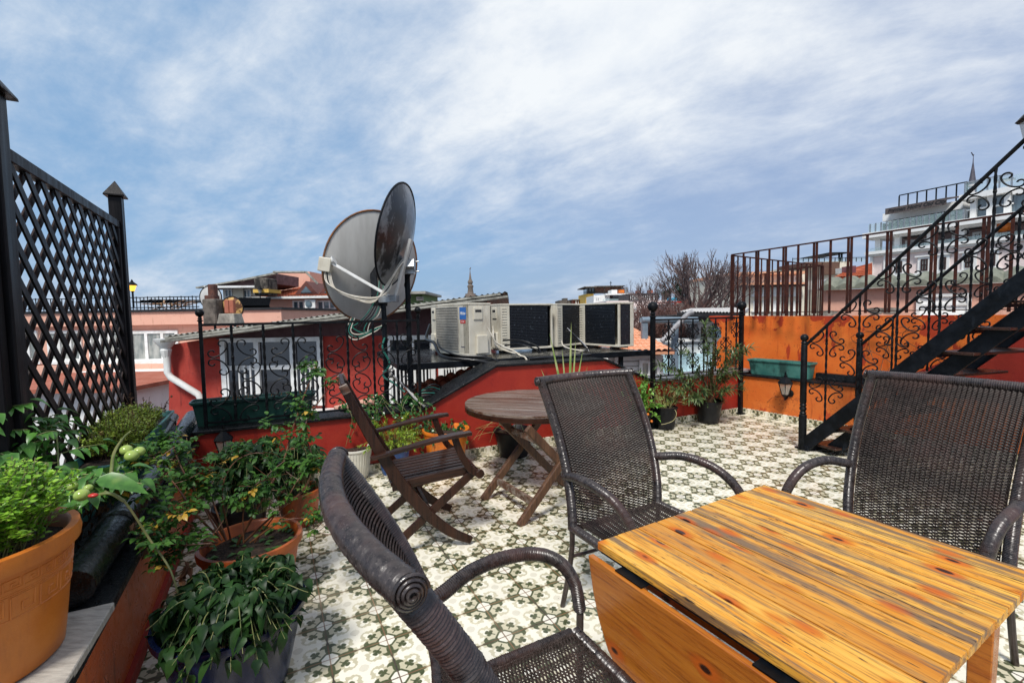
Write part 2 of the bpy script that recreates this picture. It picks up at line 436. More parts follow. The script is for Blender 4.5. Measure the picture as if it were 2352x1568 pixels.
# wood
def wood(name, a, b, dark, axis=0, plank=.0, rough=.5, knots=False, grain=1.0, weather=None, wl=.55, wh=.66, sat=None, spec=.45):
    m = newmat(name)
    sc = [26, 26, 26]; sc[axis] = 1.3
    tcn = node('ShaderNodeTexCoord')
    ob = tcn.outputs['Object']
    if plank:
        sp = node('ShaderNodeSeparateXYZ', {0: ob}); oth = 1 - axis
        pid = S.m('FLOOR', S(sp.outputs[oth]) / plank)
        wn = node('ShaderNodeTexWhiteNoise', {'W': pid}, noise_dimensions='1D')
        off = node('ShaderNodeCombineXYZ', {axis: S(wn.outputs[0]) * 7, 2: S(wn.outputs[0]) * 3}).outputs[0]
        ob = node('ShaderNodeVectorMath', {0: ob, 1: off}, operation='ADD').outputs[0]
        pv = S(wn.outputs[0])
    if knots:
        kv = node('ShaderNodeMapping', {0: ob, 3: tuple((4.8 if i == axis else (10.0 if i < 2 else (0.0 if axis == 0 and name.startswith('weath') else 9.0))) for i in range(3))}).outputs[0]
        vo = node('ShaderNodeTexVoronoi', {'Vector': kv, 'Scale': 1.0, 'Randomness': 1.0})
        kd = S(vo.outputs['Distance'])
        pick = S(node('ShaderNodeSeparateColor', {0: vo.outputs['Color']}).outputs[0])
        kd = kd + mapr(pick, .74, .76, 0, 1)                # only some cells hold a knot
        wv = S(noise(ob, 2.0, 2).v)
        bend = mapr(kd, 0.0, .34, .55, 0.0, True)
    mp = node('ShaderNodeMapping', {0: ob, 3: tuple(sc)}).outputs[0]
    n = noise(mp, 1.0, 7, .62, .25)
    if knots: n = S.m('FRACT', n + bend)
    fine = noise(node('ShaderNodeMapping', {0: ob, 3: tuple(s_ * 4.5 for s_ in sc)}).outputs[0], 1.0, 4, .7)
    c = mixc(mapr(n, .36, .62), a, b)
    c = mixc(mapr(fine, .51, .66, 0, .82 * grain), c, dark)
    if plank: c = mixc(mapr(pv, .3, 1.0, 0, .6), c, dark if not weather else (.42, .125, .012))
    if weather:
        mw = node('ShaderNodeMapping', {0: ob, 3: tuple((1.1 if i == axis else 24) for i in range(3)), 1: (2, 5, 0)}).outputs[0]
        w_ = noise(mw, 1.0, 6, .62, .15)
        wf = noise(node('ShaderNodeMapping', {0: ob, 3: tuple((7 if i == axis else 110) for i in range(3))}).outputs[0], 1.0, 4, .7)
        c = mixc(mapr(w_ + wf * .42, wl + .2, wh + .23, 0, .92), c, weather)
        blk = noise(node('ShaderNodeMapping', {0: ob, 3: tuple((13 if i == axis else 130) for i in range(3))}).outputs[0], 1.0, 3, .6)
        c = mixc(mapr(blk, .625, .67), c, (.035, .022, .015))
    if knots:
        c = mixc(mapr(kd, .10, .30, .85, 0, True), c, (.52, .10, .010))
        c = mixc(mapr(kd, .085, .12, 1, 0), c, (.035, .012, .007))
    bm = n * .5 + fine * .8
    finish(c, mapr(n, .3, .7, rough - .12, rough + .18), bm, bstr=.45, bdist=.002, spec=spec)
    return m
M_TABLE = wood('weathered_orange_pine', (.84, .47, .080), (.68, .27, .022), (.14, .048, .014), axis=0, plank=.0975, knots=True, weather=(.155, .100, .062), rough=.45, wl=.50, wh=.60, spec=.3)
M_LEAF = wood('varnished_pine_leaf', (.50, .17, .022), (.38, .105, .012), (.16, .03, .006), axis=0, knots=True, rough=.22, grain=.8)
M_TEAK = wood('dark_wet_teak', (.018, .007, .004), (.045, .016, .008), (.005, .003, .003), axis=0, rough=.28, spec=.4)
M_TEAKV = wood('dark_wet_teak_upright', (.018, .007, .0045), (.045, .016, .008), (.004, .002, .002), axis=2, rough=.3, spec=.35)
M_TEAKW = wood('worn_brown_teak', (.075, .032, .018), (.15, .075, .045), (.018, .009, .006), axis=0, rough=.30, weather=(.26, .215, .18), wl=.46, wh=.62)
M_TEAKL = wood('worn_teak_leg', (.060, .025, .012), (.13, .062, .03), (.012, .006, .004), axis=2, rough=.5)
M_LATT = wood('black_stained_timber', (.004, .0035, .004), (.012, .010, .011), (.001, .001, .001), axis=2, rough=.42, grain=.9, spec=.16)
M_LATB = wood('dark_brown_lath', (.014, .007, .006), (.035, .018, .014), (.004, .003, .003), axis=2, rough=.45, spec=.2)
M_TREAD = wood('brown_stair_tread', (.022, .010, .008), (.055, .022, .013), (.008, .004, .004), axis=0, rough=.3)
# rattan
def rattan(name, a, b, pale, spec=.55, r0=.18, r1=.45):
    m = newmat(name); v = coords('Object')
    n = noise(v, 45, 5, .7)
    c = mixc(mapr(n, .36, .66), a, b)
    c = mixc(mapr(noise(v, 190, 3, .6), .58, .78, 0, .6), c, pale)
    c = mixc(mapr(noise(v, 6, 4, .6), .50, .68, 0, .6), c, (.085, .045, .038))
    c = mixc(mapr(noise(v, 3.2, 4, .6), .55, .70, 0, .7), c, (.006, .005, .006))
    finish(c, mapr(n, .3, .7, r0, r1), noise(v, 220, 3), bstr=.4, bdist=.001, spec=spec)
    return m
M_RATT = rattan('dark_brown_rattan', (.016, .012, .0115), (.055, .043, .040), (.20, .165, .15), .55, .18, .42)
M_WEAVE = rattan('brown_woven_rattan', (.020, .014, .012), (.062, .045, .039), (.26, .20, .17), .25, .35, .6)
M_TUBE = simple('dark_brown_tube', (.022, .013, .012), (.045, .028, .025), 20, .3, bump=.2, spec=.6)
# pots
M_TERRA = simple('orange_plastic_planter', (.52, .145, .016), (.58, .185, .028), 5, .38, .5, bump=.2, dirt=(.24, .055, .022), dscale=5, dlo=.50, dhi=.8, bscale=120)
M_TERRA2 = simple('dirty_terracotta', (.50, .12, .02), (.40, .075, .015), 5, .35, .5, bump=.3, dirt=(.09, .02, .012), dscale=3, dlo=.5, dhi=.7)
M_TERRA3 = simple('bright_orange_plastic', (.72, .20, .018), (.60, .14, .014), 6, .35, bump=.2, dirt=(.2, .05, .02))
M_TEAL = simple('teal_plastic', (.015, .115, .105), (.03, .17, .15), 6, .35, .5, bump=.25, dirt=(.015, .03, .03), dscale=5, dlo=.52, dhi=.7)
M_TEALP = simple('faded_teal_plastic', (.040, .17, .145), (.075, .23, .19), 7, .4, .6, bump=.25, dirt=(.02, .07, .06), dscale=6, dlo=.54, dhi=.62)
M_DGREEN = simple('dark_green_plastic', (.008, .035, .028), (.014, .055, .045), 5, .35, bump=.2)
M_BLACKP = simple('black_plastic_pot', (.004, .004, .005), (.012, .012, .014), 4, .3, .6, bump=.2, spec=.3, dirt=(.07, .065, .06), dscale=3.5, dlo=.62, dhi=.8)
M_BLUEP = simple('navy_blue_pot', (.004, .007, .028), (.008, .014, .055), 5, .25, bump=.15, spec=.35, dirt=(.03, .035, .05), dscale=5, dlo=.56, dhi=.75)
M_BLUEP2 = simple('cobalt_blue_pot', (.02, .07, .24), (.03, .10, .32), 5, .3, bump=.15)
M_WPOT = simple('off_white_pot', (.70, .68, .60), (.60, .57, .48), 5, .45, bump=.2, dirt=(.22, .17, .09), dlo=.62, dhi=.75)
M_SOIL = simple('potting_soil', (.022, .013, .008), (.06, .035, .02), 40, .95, bump=1.0, bscale=70, bdist=.02)
M_BOARD = simple('grey_weathered_board', (.46, .42, .36), (.30, .27, .23), 12, .6, bump=.5, dirt=(.10, .08, .06), stretch=(1, 6, 1))
# foliage
def leafmat(name, a, b, cc, scale=30, rough=.35, spec=.5, lo=.38, hi=.62, third=.62):
    m = newmat(name); v = coords('Object')
    n = noise(v, scale, 3, .6)
    c = mixc(mapr(n, lo, hi), a, b)
    c = mixc(mapr(noise(v, scale * .37, 3), third, third + .12), c, cc)
    p = node('ShaderNodeBsdfPrincipled'); setin(p.inputs[0], c); setin(p.inputs['Roughness'], rough); setin(p.inputs['Specular IOR Level'], spec)
    t = node('ShaderNodeBsdfTranslucent', {0: c})
    mx = node('ShaderNodeMixShader', {0: .25, 1: p.outputs[0], 2: t.outputs[0]})
    node('ShaderNodeOutputMaterial', {0: mx.outputs[0]})
    return m
M_HERB = leafmat('fresh_green_herb_leaf', (.14, .33, .02), (.32, .54, .05), (.46, .58, .07), 22)
M_TOML = leafmat('green_tomato_leaf', (.05, .15, .025), (.11, .28, .045), (.25, .36, .08), 14)
M_MOSS = leafmat('yellow_green_herb_leaf', (.22, .33, .035), (.42, .50, .08), (.38, .28, .12), 22, third=.6)
M_DARKL = leafmat('dark_drooping_leaf', (.008, .026, .008), (.030, .078, .018), (.09, .14, .035), 11, .42, .25)
M_ROSEL = leafmat('rose_leaf', (.022, .070, .015), (.075, .18, .028), (.22, .30, .05), 12, .4, .3)
M_YELL = leafmat('yellowed_leaf', (.50, .28, .03), (.58, .38, .06), (.32, .12, .02), 20)
M_CYPR = leafmat('lime_cypress_spray', (.20, .34, .02), (.38, .50, .05), (.10, .2, .03), 25)
M_IVYL = leafmat('ivy_leaf', (.02, .07, .02), (.05, .16, .035), (.12, .25, .06), 14, .25)
M_OLEAN = leafmat('oleander_leaf', (.055, .10, .03), (.14, .20, .07), (.30, .34, .16), 9, .3)
M_BUSHL = leafmat('lime_green_leaf', (.10, .28, .03), (.22, .44, .07), (.36, .48, .1), 14)
M_YUCCA = leafmat('striped_yucca_leaf', (.22, .34, .08), (.46, .50, .22), (.62, .42, .12), 8, .4)
M_SUCC = leafmat('pale_green_spurge_leaf', (.20, .28, .06), (.38, .42, .13), (.45, .40, .16), 20)
M_DEAD = simple('dead_brown_leaf', (.09, .035, .014), (.17, .08, .03), 18, .7, bump=.4)
M_BARK = simple('brown_stem', (.07, .035, .018), (.14, .08, .04), 20, .7, bump=.5)
M_STEMG = simple('green_stem', (.12, .15, .04), (.22, .21, .08), 9, .5, bump=.3)
M_TWIG = simple('bare_twig_bark', (.085, .055, .052), (.15, .105, .098), 6, .8, bump=.4)
M_FIRL = leafmat('far_evergreen_leaf', (.012, .028, .012), (.03, .05, .022), (.05, .075, .03), 1.2, .7)
M_REDSH = leafmat('red_brown_shrub_twig', (.13, .06, .048), (.19, .10, .08), (.08, .04, .035), 3, .7)
# AC etc
M_ACW = simple('yellowed_cream_casing', (.55, .51, .41), (.64, .60, .50), 4, .4, .5, bump=.12, dirt=(.30, .24, .17), dscale=4, dlo=.52, dhi=.8)
M_ACG = simple('grille_grey', (.30, .285, .25), (.42, .40, .35), 8, .6, bump=.3)
M_LAB = simple('label_blue', (.01, .12, .42), None, 5, .3, bump=0)
M_LABR = simple('label_red', (.5, .03, .02), None, 5, .3, bump=0)
M_LABW = simple('label_white', (.75, .75, .75), None, 5, .3, bump=0)
M_LABN = simple('label_navy', (.02, .03, .10), None, 5, .3, bump=0)
m = newmat('ac_coil_fins')
v = coords('Object')
wv = node('ShaderNodeTexVoronoi', {'Vector': coords('Object', (1, 1, 1)), 'Scale': 46.0, 'Randomness': .12})
h_ = S(wv.outputs['Distance'])
finish(mixc(mapr(noise(v, 30, 4), .62, .75), mixc(mapr(h_, .2, .6), (.002, .0025, .004), (.012, .015, .021)), (.08, .10, .12)), .4, h_, bstr=1.0, bdist=.01, spec=.25); M_COIL = m
M_WIREB = simple('black_cable', (.008, .008, .009), None, 5, .35, bump=0)
M_WIREW = simple('cream_cable', (.62, .58, .50), (.5, .45, .36), 10, .5, bump=0)
M_WIREG = simple('green_cable', (.02, .16, .12), None, 5, .4, bump=0)
M_GREYP = simple('grey_tape_lagging', (.34, .34, .35), (.22, .22, .23), 12, .5, bump=.4)
M_LGLASS = None
m = newmat('lantern_glass'); finish((.55, .5, .42), .15, None, spec=.7, alpha=.55); M_LGLASS = m
m = newmat('lit_lantern_glass'); finish((.9, .5, .08), .3, None, emit=((1, .5, .06), 1.2)); M_LIT = m
m = newmat('lit_window'); finish((.9, .5, .1), .3, None, emit=((1, .5, .08), 1.0)); M_LITW = m
def tiles(name, a, b, dark, sc=1.0):
    m = newmat(name); v = coords('Object')
    n = noise(v, 2.5 * sc, 6, .7); n2 = noise(v, 17 * sc, 3)
    c = mixc(mapr(n, .36, .64), a, b); c = mixc(mapr(n2, .58, .72, 0, .8), c, dark)
    finish(c, .7, n2, bstr=.4, bdist=.01); return m
M_RTILE = tiles('wet_red_roof_tile', (.30, .055, .018), (.44, .10, .03), (.09, .02, .012))
M_OTILE = tiles('orange_roof_tile', (.68, .30, .16), (.76, .40, .24), (.50, .17, .08), 1.4)
M_GTILE = tiles('mossy_grey_roof_tile', (.13, .14, .105), (.23, .235, .18), (.05, .06, .04), 2.5)
M_LTILE = tiles('pale_grey_roof_sheet', (.50, .48, .46), (.62, .6, .58), (.3, .28, .27))
M_DROOF = simple('weathered_roof_sheet', (.26, .25, .21), (.40, .39, .34), 5, .7, bump=.5, dirt=(.08, .075, .06), dlo=.5, dhi=.7)
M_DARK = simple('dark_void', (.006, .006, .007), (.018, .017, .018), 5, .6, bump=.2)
M_SLATE = simple('blue_grey_steel', (.12, .17, .21), (.17, .22, .27), 6, .4, bump=.15)
M_BRGND = simple('city_ground_asphalt', (.06, .058, .055), (.10, .095, .09), .6, .85, bump=.3)
M_TARP = simple('brown_tarpaulin', (.16, .07, .05), (.26, .14, .10), 3, .6, bump=.5)
# ------------------------------------------------------------------ the terrace
LW0, LWD = V((-1.633, 1.828, 0)), V((-.474, .880, 0)).normalized()      # left wall, inner face
BW0, BWD = V((-1.458, 4.33, 0)), V((.900, .437, 0)).normalized()        # back wall, inner face
CR = V((3.363, 6.673, 0)); RWD = V((cos(radians(-57)), sin(radians(-57)), 0))   # right wall, inner face
LWN = V((-LWD.y, LWD.x, 0))       # outward (left)
BWN = V((-BWD.y, BWD.x, 0))       # outward (back)
RWN = V((-RWD.y, RWD.x, 0))       # outward (right)
def L(s, o=0, z=0): return LW0 + LWD * s + LWN * o + V((0, 0, z))
def B(s, o=0, z=0): return BW0 + BWD * s + BWN * o + V((0, 0, z))
def R(s, o=0, z=0): return CR + RWD * s + RWN * o + V((0, 0, z))
# corner left/back
_t = 2.18; CL = L(_t)
sCL = (CL - BW0).dot(BWD); sCR = (CR - BW0).dot(BWD)
CR2 = B(sCR)
def tagst(o): o['kind'] = 'structure'; return o
mb = MB()
mb.prism([L(-4.2, .35), L(2.18, .35) + BWN * .35, CR + (BWN + RWN) * .4, R(6.5, .35), (3.4, -1.4)], -.35, 0)
tagst(mb.build('floor', M_TILE))
# city ground far below
mb = MB(); mb.prism([(-400, -60), (400, -60), (400, 600), (-400, 600)], -9.5, -9.0)
tagst(mb.build('ground', M_BRGND))

def wallprof(name, org, d, nrm, prof, thick, m, z0=0.004, o0=0.0):
    """vertical wall with a profile [(s,z)...] on top, thickness outward"""
    poly = [org + d * prof[0][0] + nrm * o0 + V((0, 0, z0))] + [org + d * s + nrm * o0 + V((0, 0, z)) for s, z in prof] + [org + d * prof[-1][0] + nrm * o0 + V((0, 0, z0))]
    mb = MB(); mb.poly3(poly, nrm * thick); return mb
# left parapet
t = thing('parapet_wall', 'low burnt orange parapet wall along the left side, under the black pipe', 'wall', L(0, 0, 0), world=True)
wallprof('w', LW0, LWD, LWN, [(-4.0, .46), (2.18, .46)], .60, 0).build('wall', M_ORANGE2, t)
mb = MB()
mb.sweep([L(s, .30, .485) for s in (-4, 2.5)], [(-.335, -.022), (.335, -.022), (.335, .022), (-.335, .022)])
mb.build('coping', M_CAP, t, bevel=.006)
mb = MB(); mb.bar(L(-4, -.006, .03), L(2.17, -.006, .03), .03, .06)
mb.build('base_strip', M_RED, t)
# back parapet : low - ramp - high - ramp - low
def sx_(px, py_guess=0): # s of the back wall seen at picture column px
    d = ray(px, 900); # intersect plan line
    k = d.x / d.y
    return (k * BW0.y - BW0.x) / (BWD.x - k * BWD.y)
s1, s2, s3, s4, s5 = sx_(972), sx_(1140), sx_(1389), sx_(1497), sCR
zb = .56
prof = [(sCL - .45, zb), (s1, zb), (s2, .945), (s3, .925), (s4, .60), (s5 + .3, .60)]
t = thing('parapet_wall', 'red back parapet wall that ramps up to a raised middle behind the tables', 'wall', B(0, 0, 0), world=True)
wallprof('w', BW0, BWD, BWN, prof, .32, 0).build('wall', M_RED, t)
def capstrip(pr, o0, o1, h, up=.012):
    mb = MB()
    for (a, za), (b_, zb_) in zip(pr, pr[1:]):
        p = [B(a, o0, za + up), B(b_, o0, zb_ + up), B(b_, o1, zb_ + up), B(a, o1, za + up)]
        mb.poly3(p, (0, 0, h))
    return mb
capstrip(prof[:5], -.03, .36, .028, .004).build('coping', M_CAP, t, bevel=.004)
capstrip(prof[4:], -.03, .36, .028, .004).build('coping', M_CAPG, t, bevel=.004)
# right parapet + ledge and upper wall
t = thing('parapet_wall', 'orange right-hand parapet wall that carries the lantern, with a ledge on top', 'wall', R(0), world=True)
wallprof('w', CR, RWD, RWN, [(-.3, .56), (6.5, .56)], .34, 0).build('wall', M_ORANGE3, t)
mb = MB(); mb.sweep([R(s, .16, .575) for s in (-.3, 6.5)], [(-.19, -.012), (.19, -.012), (.19, .012), (-.19, .012)])
mb.sweep([R(s, .27, .63) for s in (.9, 6.5)], [(-.045, -.04), (.045, -.04), (.03, .04), (-.045, .04)])
mb.build('ledge', M_CAP, t, bevel=.004)
t = thing('boundary_wall', 'tall peeling orange wall beside the stairs, under the rusty fence', 'wall', R(0, .342), world=True)
up_prof = [(-.62, .0), (-.60, 1.02), (-.52, 1.1), (-.56, 1.25), (-.66, 1.32), (-.76, 1.4), (-.74, 1.435), (.6, 1.42), (1.6, 1.425), (7, 1.43)]
poly = [R(a, .342, z) for a, z in up_prof] + [R(7, .342, 0)]
mb = MB(); mb.poly3(poly, RWN * .22); mb.build('wall', M_ORANGE, t)
mb = MB(); mb.poly3([R(1.75, .339, .67), R(6.9, .339, .67), R(6.9, .339, 1.30), R(2.75, .339, 1.22), R(2.3, .339, 1.0)], -RWN * .01); mb.build('red_painted_part', M_RED, t)
# tile skirting, in lengths
def skirting(a, b, nrm, h=.085):
    d = (b - a); Ln = d.length; ob = None
    mb = MB(); mb.box((Ln / 2, 0, h / 2), (Ln, .014, h))
    ob = mb.build('skirting', M_SKIRT, bevel=.002); ob.location = a - nrm * .009 + V((0, 0, .003)); ob.rotation_euler = (0, 0, atan2(d.y, d.x))
    ob['kind'] = 'structure'
skirting(B(sCL + .02), B(sCR - .02), BWN)
skirting(R(.02), R(6.0), RWN)

# ------------------------------------------------------------------ wrought-iron work
def cscroll(sw, sh, r=.0048):
    """one C-scroll of the upper right quadrant; b outward, a upward, in metres for half sizes sw, sh"""
    pts = []
    c1, R1 = V((.50, .80)), .27
    c2, R2 = V((.98, .30)), .25
    # inner spiral to outer at the bar side
    for k in range(16):
        t_ = k / 15; a = radians(-60 + (180 - (-60)) * t_ * 1.0); rr = R1 * (.42 + .58 * t_)
        # runs counter-clockwise from lower right over the top to the bar side
        a = radians(-70 + 250 * t_)
        pts.append(c1 + V((cos(a), sin(a))) * rr)
    b0 = c1 + V((-R1, 0)); b3 = c2 + V((0, -R2))
    for k in range(1, 12):
        t_ = k / 12
        p = b0 * (1 - t_) ** 3 + (b0 + V((0, -.34))) * 3 * t_ * (1 - t_) ** 2 + (b3 + V((-.40, .0))) * 3 * t_ * t_ * (1 - t_) + b3 * t_ ** 3
        pts.append(p)
    for k in range(16):
        t_ = k / 15; a = radians(-90 + 250 * t_); rr = R2 * (1 - .58 * t_)
        pts.append(c2 + V((cos(a), sin(a))) * rr)
    return [(p.x * sw, p.y * sh) for p in pts]
def scrollwork(mb, x, z, sw, sh, r=.0066, shear=0.0):
    cs = cscroll(sw, sh)
    for qx in (-1, 1):
        for qz in (-1, 1):
            mb.tube([(x + qx * b, 0, z + qz * a + shear * qx * b) for b, a in cs], r, 6, ref=(0, 1, 0))
    mb.ball((x, 0, z), .014, 8, 6)
def finial(mb, p, s=1.0):
    x, y, z = p
    mb.lathe([(.012 * s, 0), (.022 * s, .004 * s), (.022 * s, .012 * s), (.012 * s, .018 * s), (.02 * s, .026 * s), (.013 * s, .034 * s), (.013 * s, .042 * s)] +
             [(.034 * s * sin(a), .042 * s + .032 * s - .034 * s * cos(a) + 0.0) for a in [radians(d) for d in range(25, 181, 15)]], (x, y, z), 14)
def twisted(mb, x, z0, z1, w=.014):
    n = max(6, int((z1 - z0) / .022)); rings = []
    for i in range(n + 1):
        z = z0 + (z1 - z0) * i / n; a = i * radians(24)
        rings.append([V((x + w * .7 * cos(a + pi / 4 + k * pi / 2), w * .7 * sin(a + pi / 4 + k * pi / 2), z)) for k in range(4)])
    mb.loft(rings)
def railing(label, P0, P1, zt, zb_, bars, nodes, sw, sh, posts, postz0, group='wrought iron railings'):
    d = P1 - P0; Ln = V((d.x, d.y, 0)).length
    t = thing('railing', label, 'railing', (P0.x, P0.y, 0), atan2(d.y, d.x), group)
    mb = MB(); mb.box((Ln / 2, 0, zt), (Ln, .012, .022)); mb.build('top_rail', M_IRON, t, bevel=.002)
    mb = MB(); mb.box((Ln / 2, 0, zb_ + .035), (Ln, .02, .014)); mb.build('bottom_rail', M_IRON, t)
    for i, (x, ns) in enumerate(zip(bars, nodes)):
        mb = MB(); twisted(mb, x, zb_ + .03, zt, .018); mb.build('baluster', M_IRON, t, 35)
        for nz in ns:
            mb = MB(); scrollwork(mb, x, nz, sw, sh); mb.build('scrollwork', M_IRON, t, 50)
    for x, z0, w in posts:
        mb = MB(); mb.box((x, 0, (z0 + zt + .03) / 2), (w, w, zt + .03 - z0)); mb.box((x, 0, z0 + .012), (w * 1.9, w * 1.9, .02)); mb.build('post', M_IRON, t, bevel=.002)
        mb = MB(); finial(mb, (x, 0, zt + .028), 1.0 * w / .026); mb.build('finial', M_IRON, t, 40)
    return t
# back-left railing on the low parapet
def colx(px, P0, P1):     # local x of picture column px on the vertical plane through P0,P1
    k = ray(px, 830); k = k.x / k.y; d = (P1 - P0); d.z = 0; L_ = d.length; d = d / L_
    return (k * P0.y - P0.x) / (d.x - k * d.y)
P0 = AY(465, 900, 3.86); P0.z = 0; P1 = B(s1 - .02, .05)
P0 = B(sx_(465), .08)
bars = [colx(p, P0, P1) for p in (535, 608, 676, 739, 800, 859, 914)]
nodes = [(1.19, .77), (.985,), (1.19, .77), (.985,), (1.19, .77), (.985,), (1.19, .77)]
Ln = (P1 - P0).length
railing('black scrolled iron railing on the red parapet in front of the satellite dishes', P0, P1, 1.475, .60, bars, nodes, .152, .146, [(0, .56, .026), (Ln, .56, .026)], .56)
P0 = B(s4 - .03, -.05); P1 = B(sCR - .06, -.05); Ln = (P1 - P0).length
bars = [colx(p, P0, P1) for p in (1535.6, 1564, 1591, 1616.4, 1643, 1667, 1690.5)]
nodes = [(1.24, .85), (1.04,), (1.24, .85), (1.04,), (1.24, .85), (1.04,), (1.24, .85)]
railing('black scrolled iron railing behind the oleander, on tall posts from the floor', P0, P1, 1.415, .64, bars, nodes, .092, .10, [(0, 0, .05), (Ln, 0, .05)], 0)

# ------------------------------------------------------------------ steel stairs
ST = V((3.13, 4.86, 0)); SD = V((.4695, -.8829, 0)); SN = V((.958, .287, 0)).normalized()     # climb direction, across
SLOPE = 1.05; SMAX = 2.9
t = thing('staircase', 'black steel outdoor staircase with scrolled railings climbing up to the right', 'staircase', ST, world=True)
def sp(s, o, z): return ST + SD * s + SN * o + V((0, 0, z))
for o, s0_ in ((0.0, 0.0), (.10, .215), (.84, .0)):
    mb = MB(); a = sp(s0_ + .02, o, .05); b_ = sp(SMAX + s0_, o, SLOPE * SMAX + .05)
    mb.bar(a, b_, .035, .13, up=(0, 0, 1)); mb.build('stringer', M_IRONB, t, bevel=.004)
mb = MB(); mb.bar(sp(.02, -.02, .03), sp(.02, .86, .03), .12, .05); mb.bar(sp(.0, -.02, .01), sp(.0, .86, .01), .16, .012)
mb.build('base_plate', M_IRONB, t, bevel=.003)
k = 0
for i in range(12):
    s = .20 + i * .2; z = SLOPE * s - .13
    if s > SMAX: break
    mb = MB(); mb.bar(sp(s, .02, z), sp(s, .90 if i % 2 else .92, z), .26, .022); mb.build('tread', M_TREAD, t, bevel=.003)
    mb = MB(); mb.bar(sp(s - .12, .02, z - .028), sp(s - .12, .90, z - .028), .03, .03); mb.build('tread_angle', M_IRONB, t)
def stair_rail(o, bars, zrail, s_end, nodes, sw=.135, sh=.125):
    mb = MB(); mb.tube([sp(0, o, zrail), sp(s_end, o, zrail + SLOPE * s_end)], .016, 10); mb.build('handrail', M_IRON, t, 40)
    for s in bars:
        mb = MB(); Mx = Matrix.Translation(sp(s, o, 0)) @ Matrix.Rotation(atan2(SD.y, SD.x), 4, 'Z')
        b2 = MB(); twisted(b2, 0, SLOPE * s + .06, zrail + SLOPE * s, .016); mb.merge(b2, Mx); mb.build('baluster', M_IRON, t, 35)
        for nz in nodes:
            mb = MB(); b2 = MB(); scrollwork(b2, 0, nz + SLOPE * s, sw, sh, .0068); mb.merge(b2, Mx); mb.build('scrollwork', M_IRON, t, 50)
def newel(p, h, s=1.0):
    mb = MB(); x, y, _z = p
    pr = [(.038, 0), (.038, .38), (.028, .39), (.034, .405), (.024, .42), (.036, .45), (.026, .475), (.034, .49), (.026, .505), (.032, .52), (.030, h - .11), (.024, h - .10), (.034, h - .09), (.022, h - .07)]
    mb.lathe([(r * s, z) for r, z in pr], p, 14); mb.lathe([(.040 * s * sin(radians(a)), -.040 * s * cos(radians(a))) for a in range(20, 181, 16)], (x, y, _z + h - .035), 14)
    mb.build('newel_post', M_IRON, t, 35)
newel(sp(0, 0, 0), 1.25); newel(AZ(1984, 1018) * V((1, 1, 0)) if False else V((3.93, 5.13, 0)), 1.25)
stair_rail(0, [.22, .51, .81, 1.107, 1.41, 1.72, 2.03, 2.34], 1.12, 2.9, (.93, .45))
stair_rail(.84, [.28, .58, .88, 1.18, 1.48, 1.8, 2.1, 2.4], 1.12, 2.9, (.80, .40), .12, .115)
# lantern head standing on the upper newel at the frame edge
tl = thing('post_lantern', 'black iron post lantern at the top of the stair railing, cut by the frame edge', 'lantern', sp(1.73, 0, 1.12 + SLOPE * 1.73), world=True)
c = sp(1.60, 0, 2.68)
mb = MB(); mb.lathe([(.012, -.14), (.012, .0), (.05, .01), (.05, .03), (.02, .05)], c, 6); mb.lathe([(.085, .20), (.10, .215), (.05, .27), (.02, .29), (.012, .32), (.002, .34)], c, 6); mb.build('frame', M_IRON, tl)
mb = MB(); mb.lathe([(.045, .05), (.075, .2)], c, 6); mb.build('glass', M_LGLASS, tl)

# ------------------------------------------------------------------ wall lanterns
def wall_lantern(label, p, d, s=1.0):
    """p: wall point of the back plate; d: direction away from the wall"""
    t = thing('wall_lantern', label, 'lantern', p, world=True, group='black wall lanterns')
    c = p + d * .13 * s
    mb = MB(); Mx = Matrix.Rotation(atan2(d.y, d.x), 4, 'Z') @ Matrix.Rotation(pi / 2, 4, 'Y')
    mb.lathe([(.05 * s, 0), (.05 * s, .012 * s), (.03 * s, .025 * s), (.012 * s, .03 * s)], p, 12, M=Mx)
    mb.tube(bez(p, p + d * .09 * s + V((0, 0, -.05 * s)), c + V((0, 0, -.11 * s)), c + V((0, 0, -.03 * s)), 10), .010 * s, 8)
    mb.build('bracket', M_IRON, t, 40)
    mb = MB(); z = .0
    mb.lathe([(.004, -.08 * s), (.012 * s, -.07 * s), (.006 * s, -.05 * s), (.02 * s, -.035 * s), (.035 * s, -.02 * s), (.045 * s, -.005 * s)], c, 6)
    mb.lathe([(.092 * s, .145 * s), (.10 * s, .155 * s), (.075 * s, .185 * s), (.03 * s, .225 * s), (.018 * s, .24 * s), (.024 * s, .25 * s), (.010 * s, .262 * s), (.014 * s, .275 * s), (.002 * s, .31 * s)], c, 6)
    for k in range(6):
        a = k * pi / 3; mb.bar(c + V((.044 * s * cos(a), .044 * s * sin(a), -.005 * s)), c + V((.088 * s * cos(a), .088 * s * sin(a), .15 * s)), .008 * s, .008 * s)
    mb.build('frame', M_IRON, t, 35)
    mb = MB(); mb.lathe([(.041 * s, 0), (.083 * s, .145 * s)], c, 6, caps=False); mb.build('glass', M_LGLASS, t)
    mb = MB(); mb.lathe([(.012 * s, 0), (.014 * s, .05 * s), (.022 * s, .08 * s), (.01 * s, .11 * s)], c, 10); mb.build('bulb', M_WHITE, t, 40)
_p = AY(1793, 893, 5.95)
k = ray(1815, 893); k = k.x / k.y; s_ = (k * CR.y - CR.x) / (RWD.x - k * RWD.y)
wall_lantern('black wall lantern on the orange parapet below the faded teal planter', R(s_, -.003, .39), -RWN, 1.0)
wall_lantern('black wall lantern in the left corner of the red parapet, above the leafy pots', B(sCL + .22, -.003, .40), -BWN, .8)

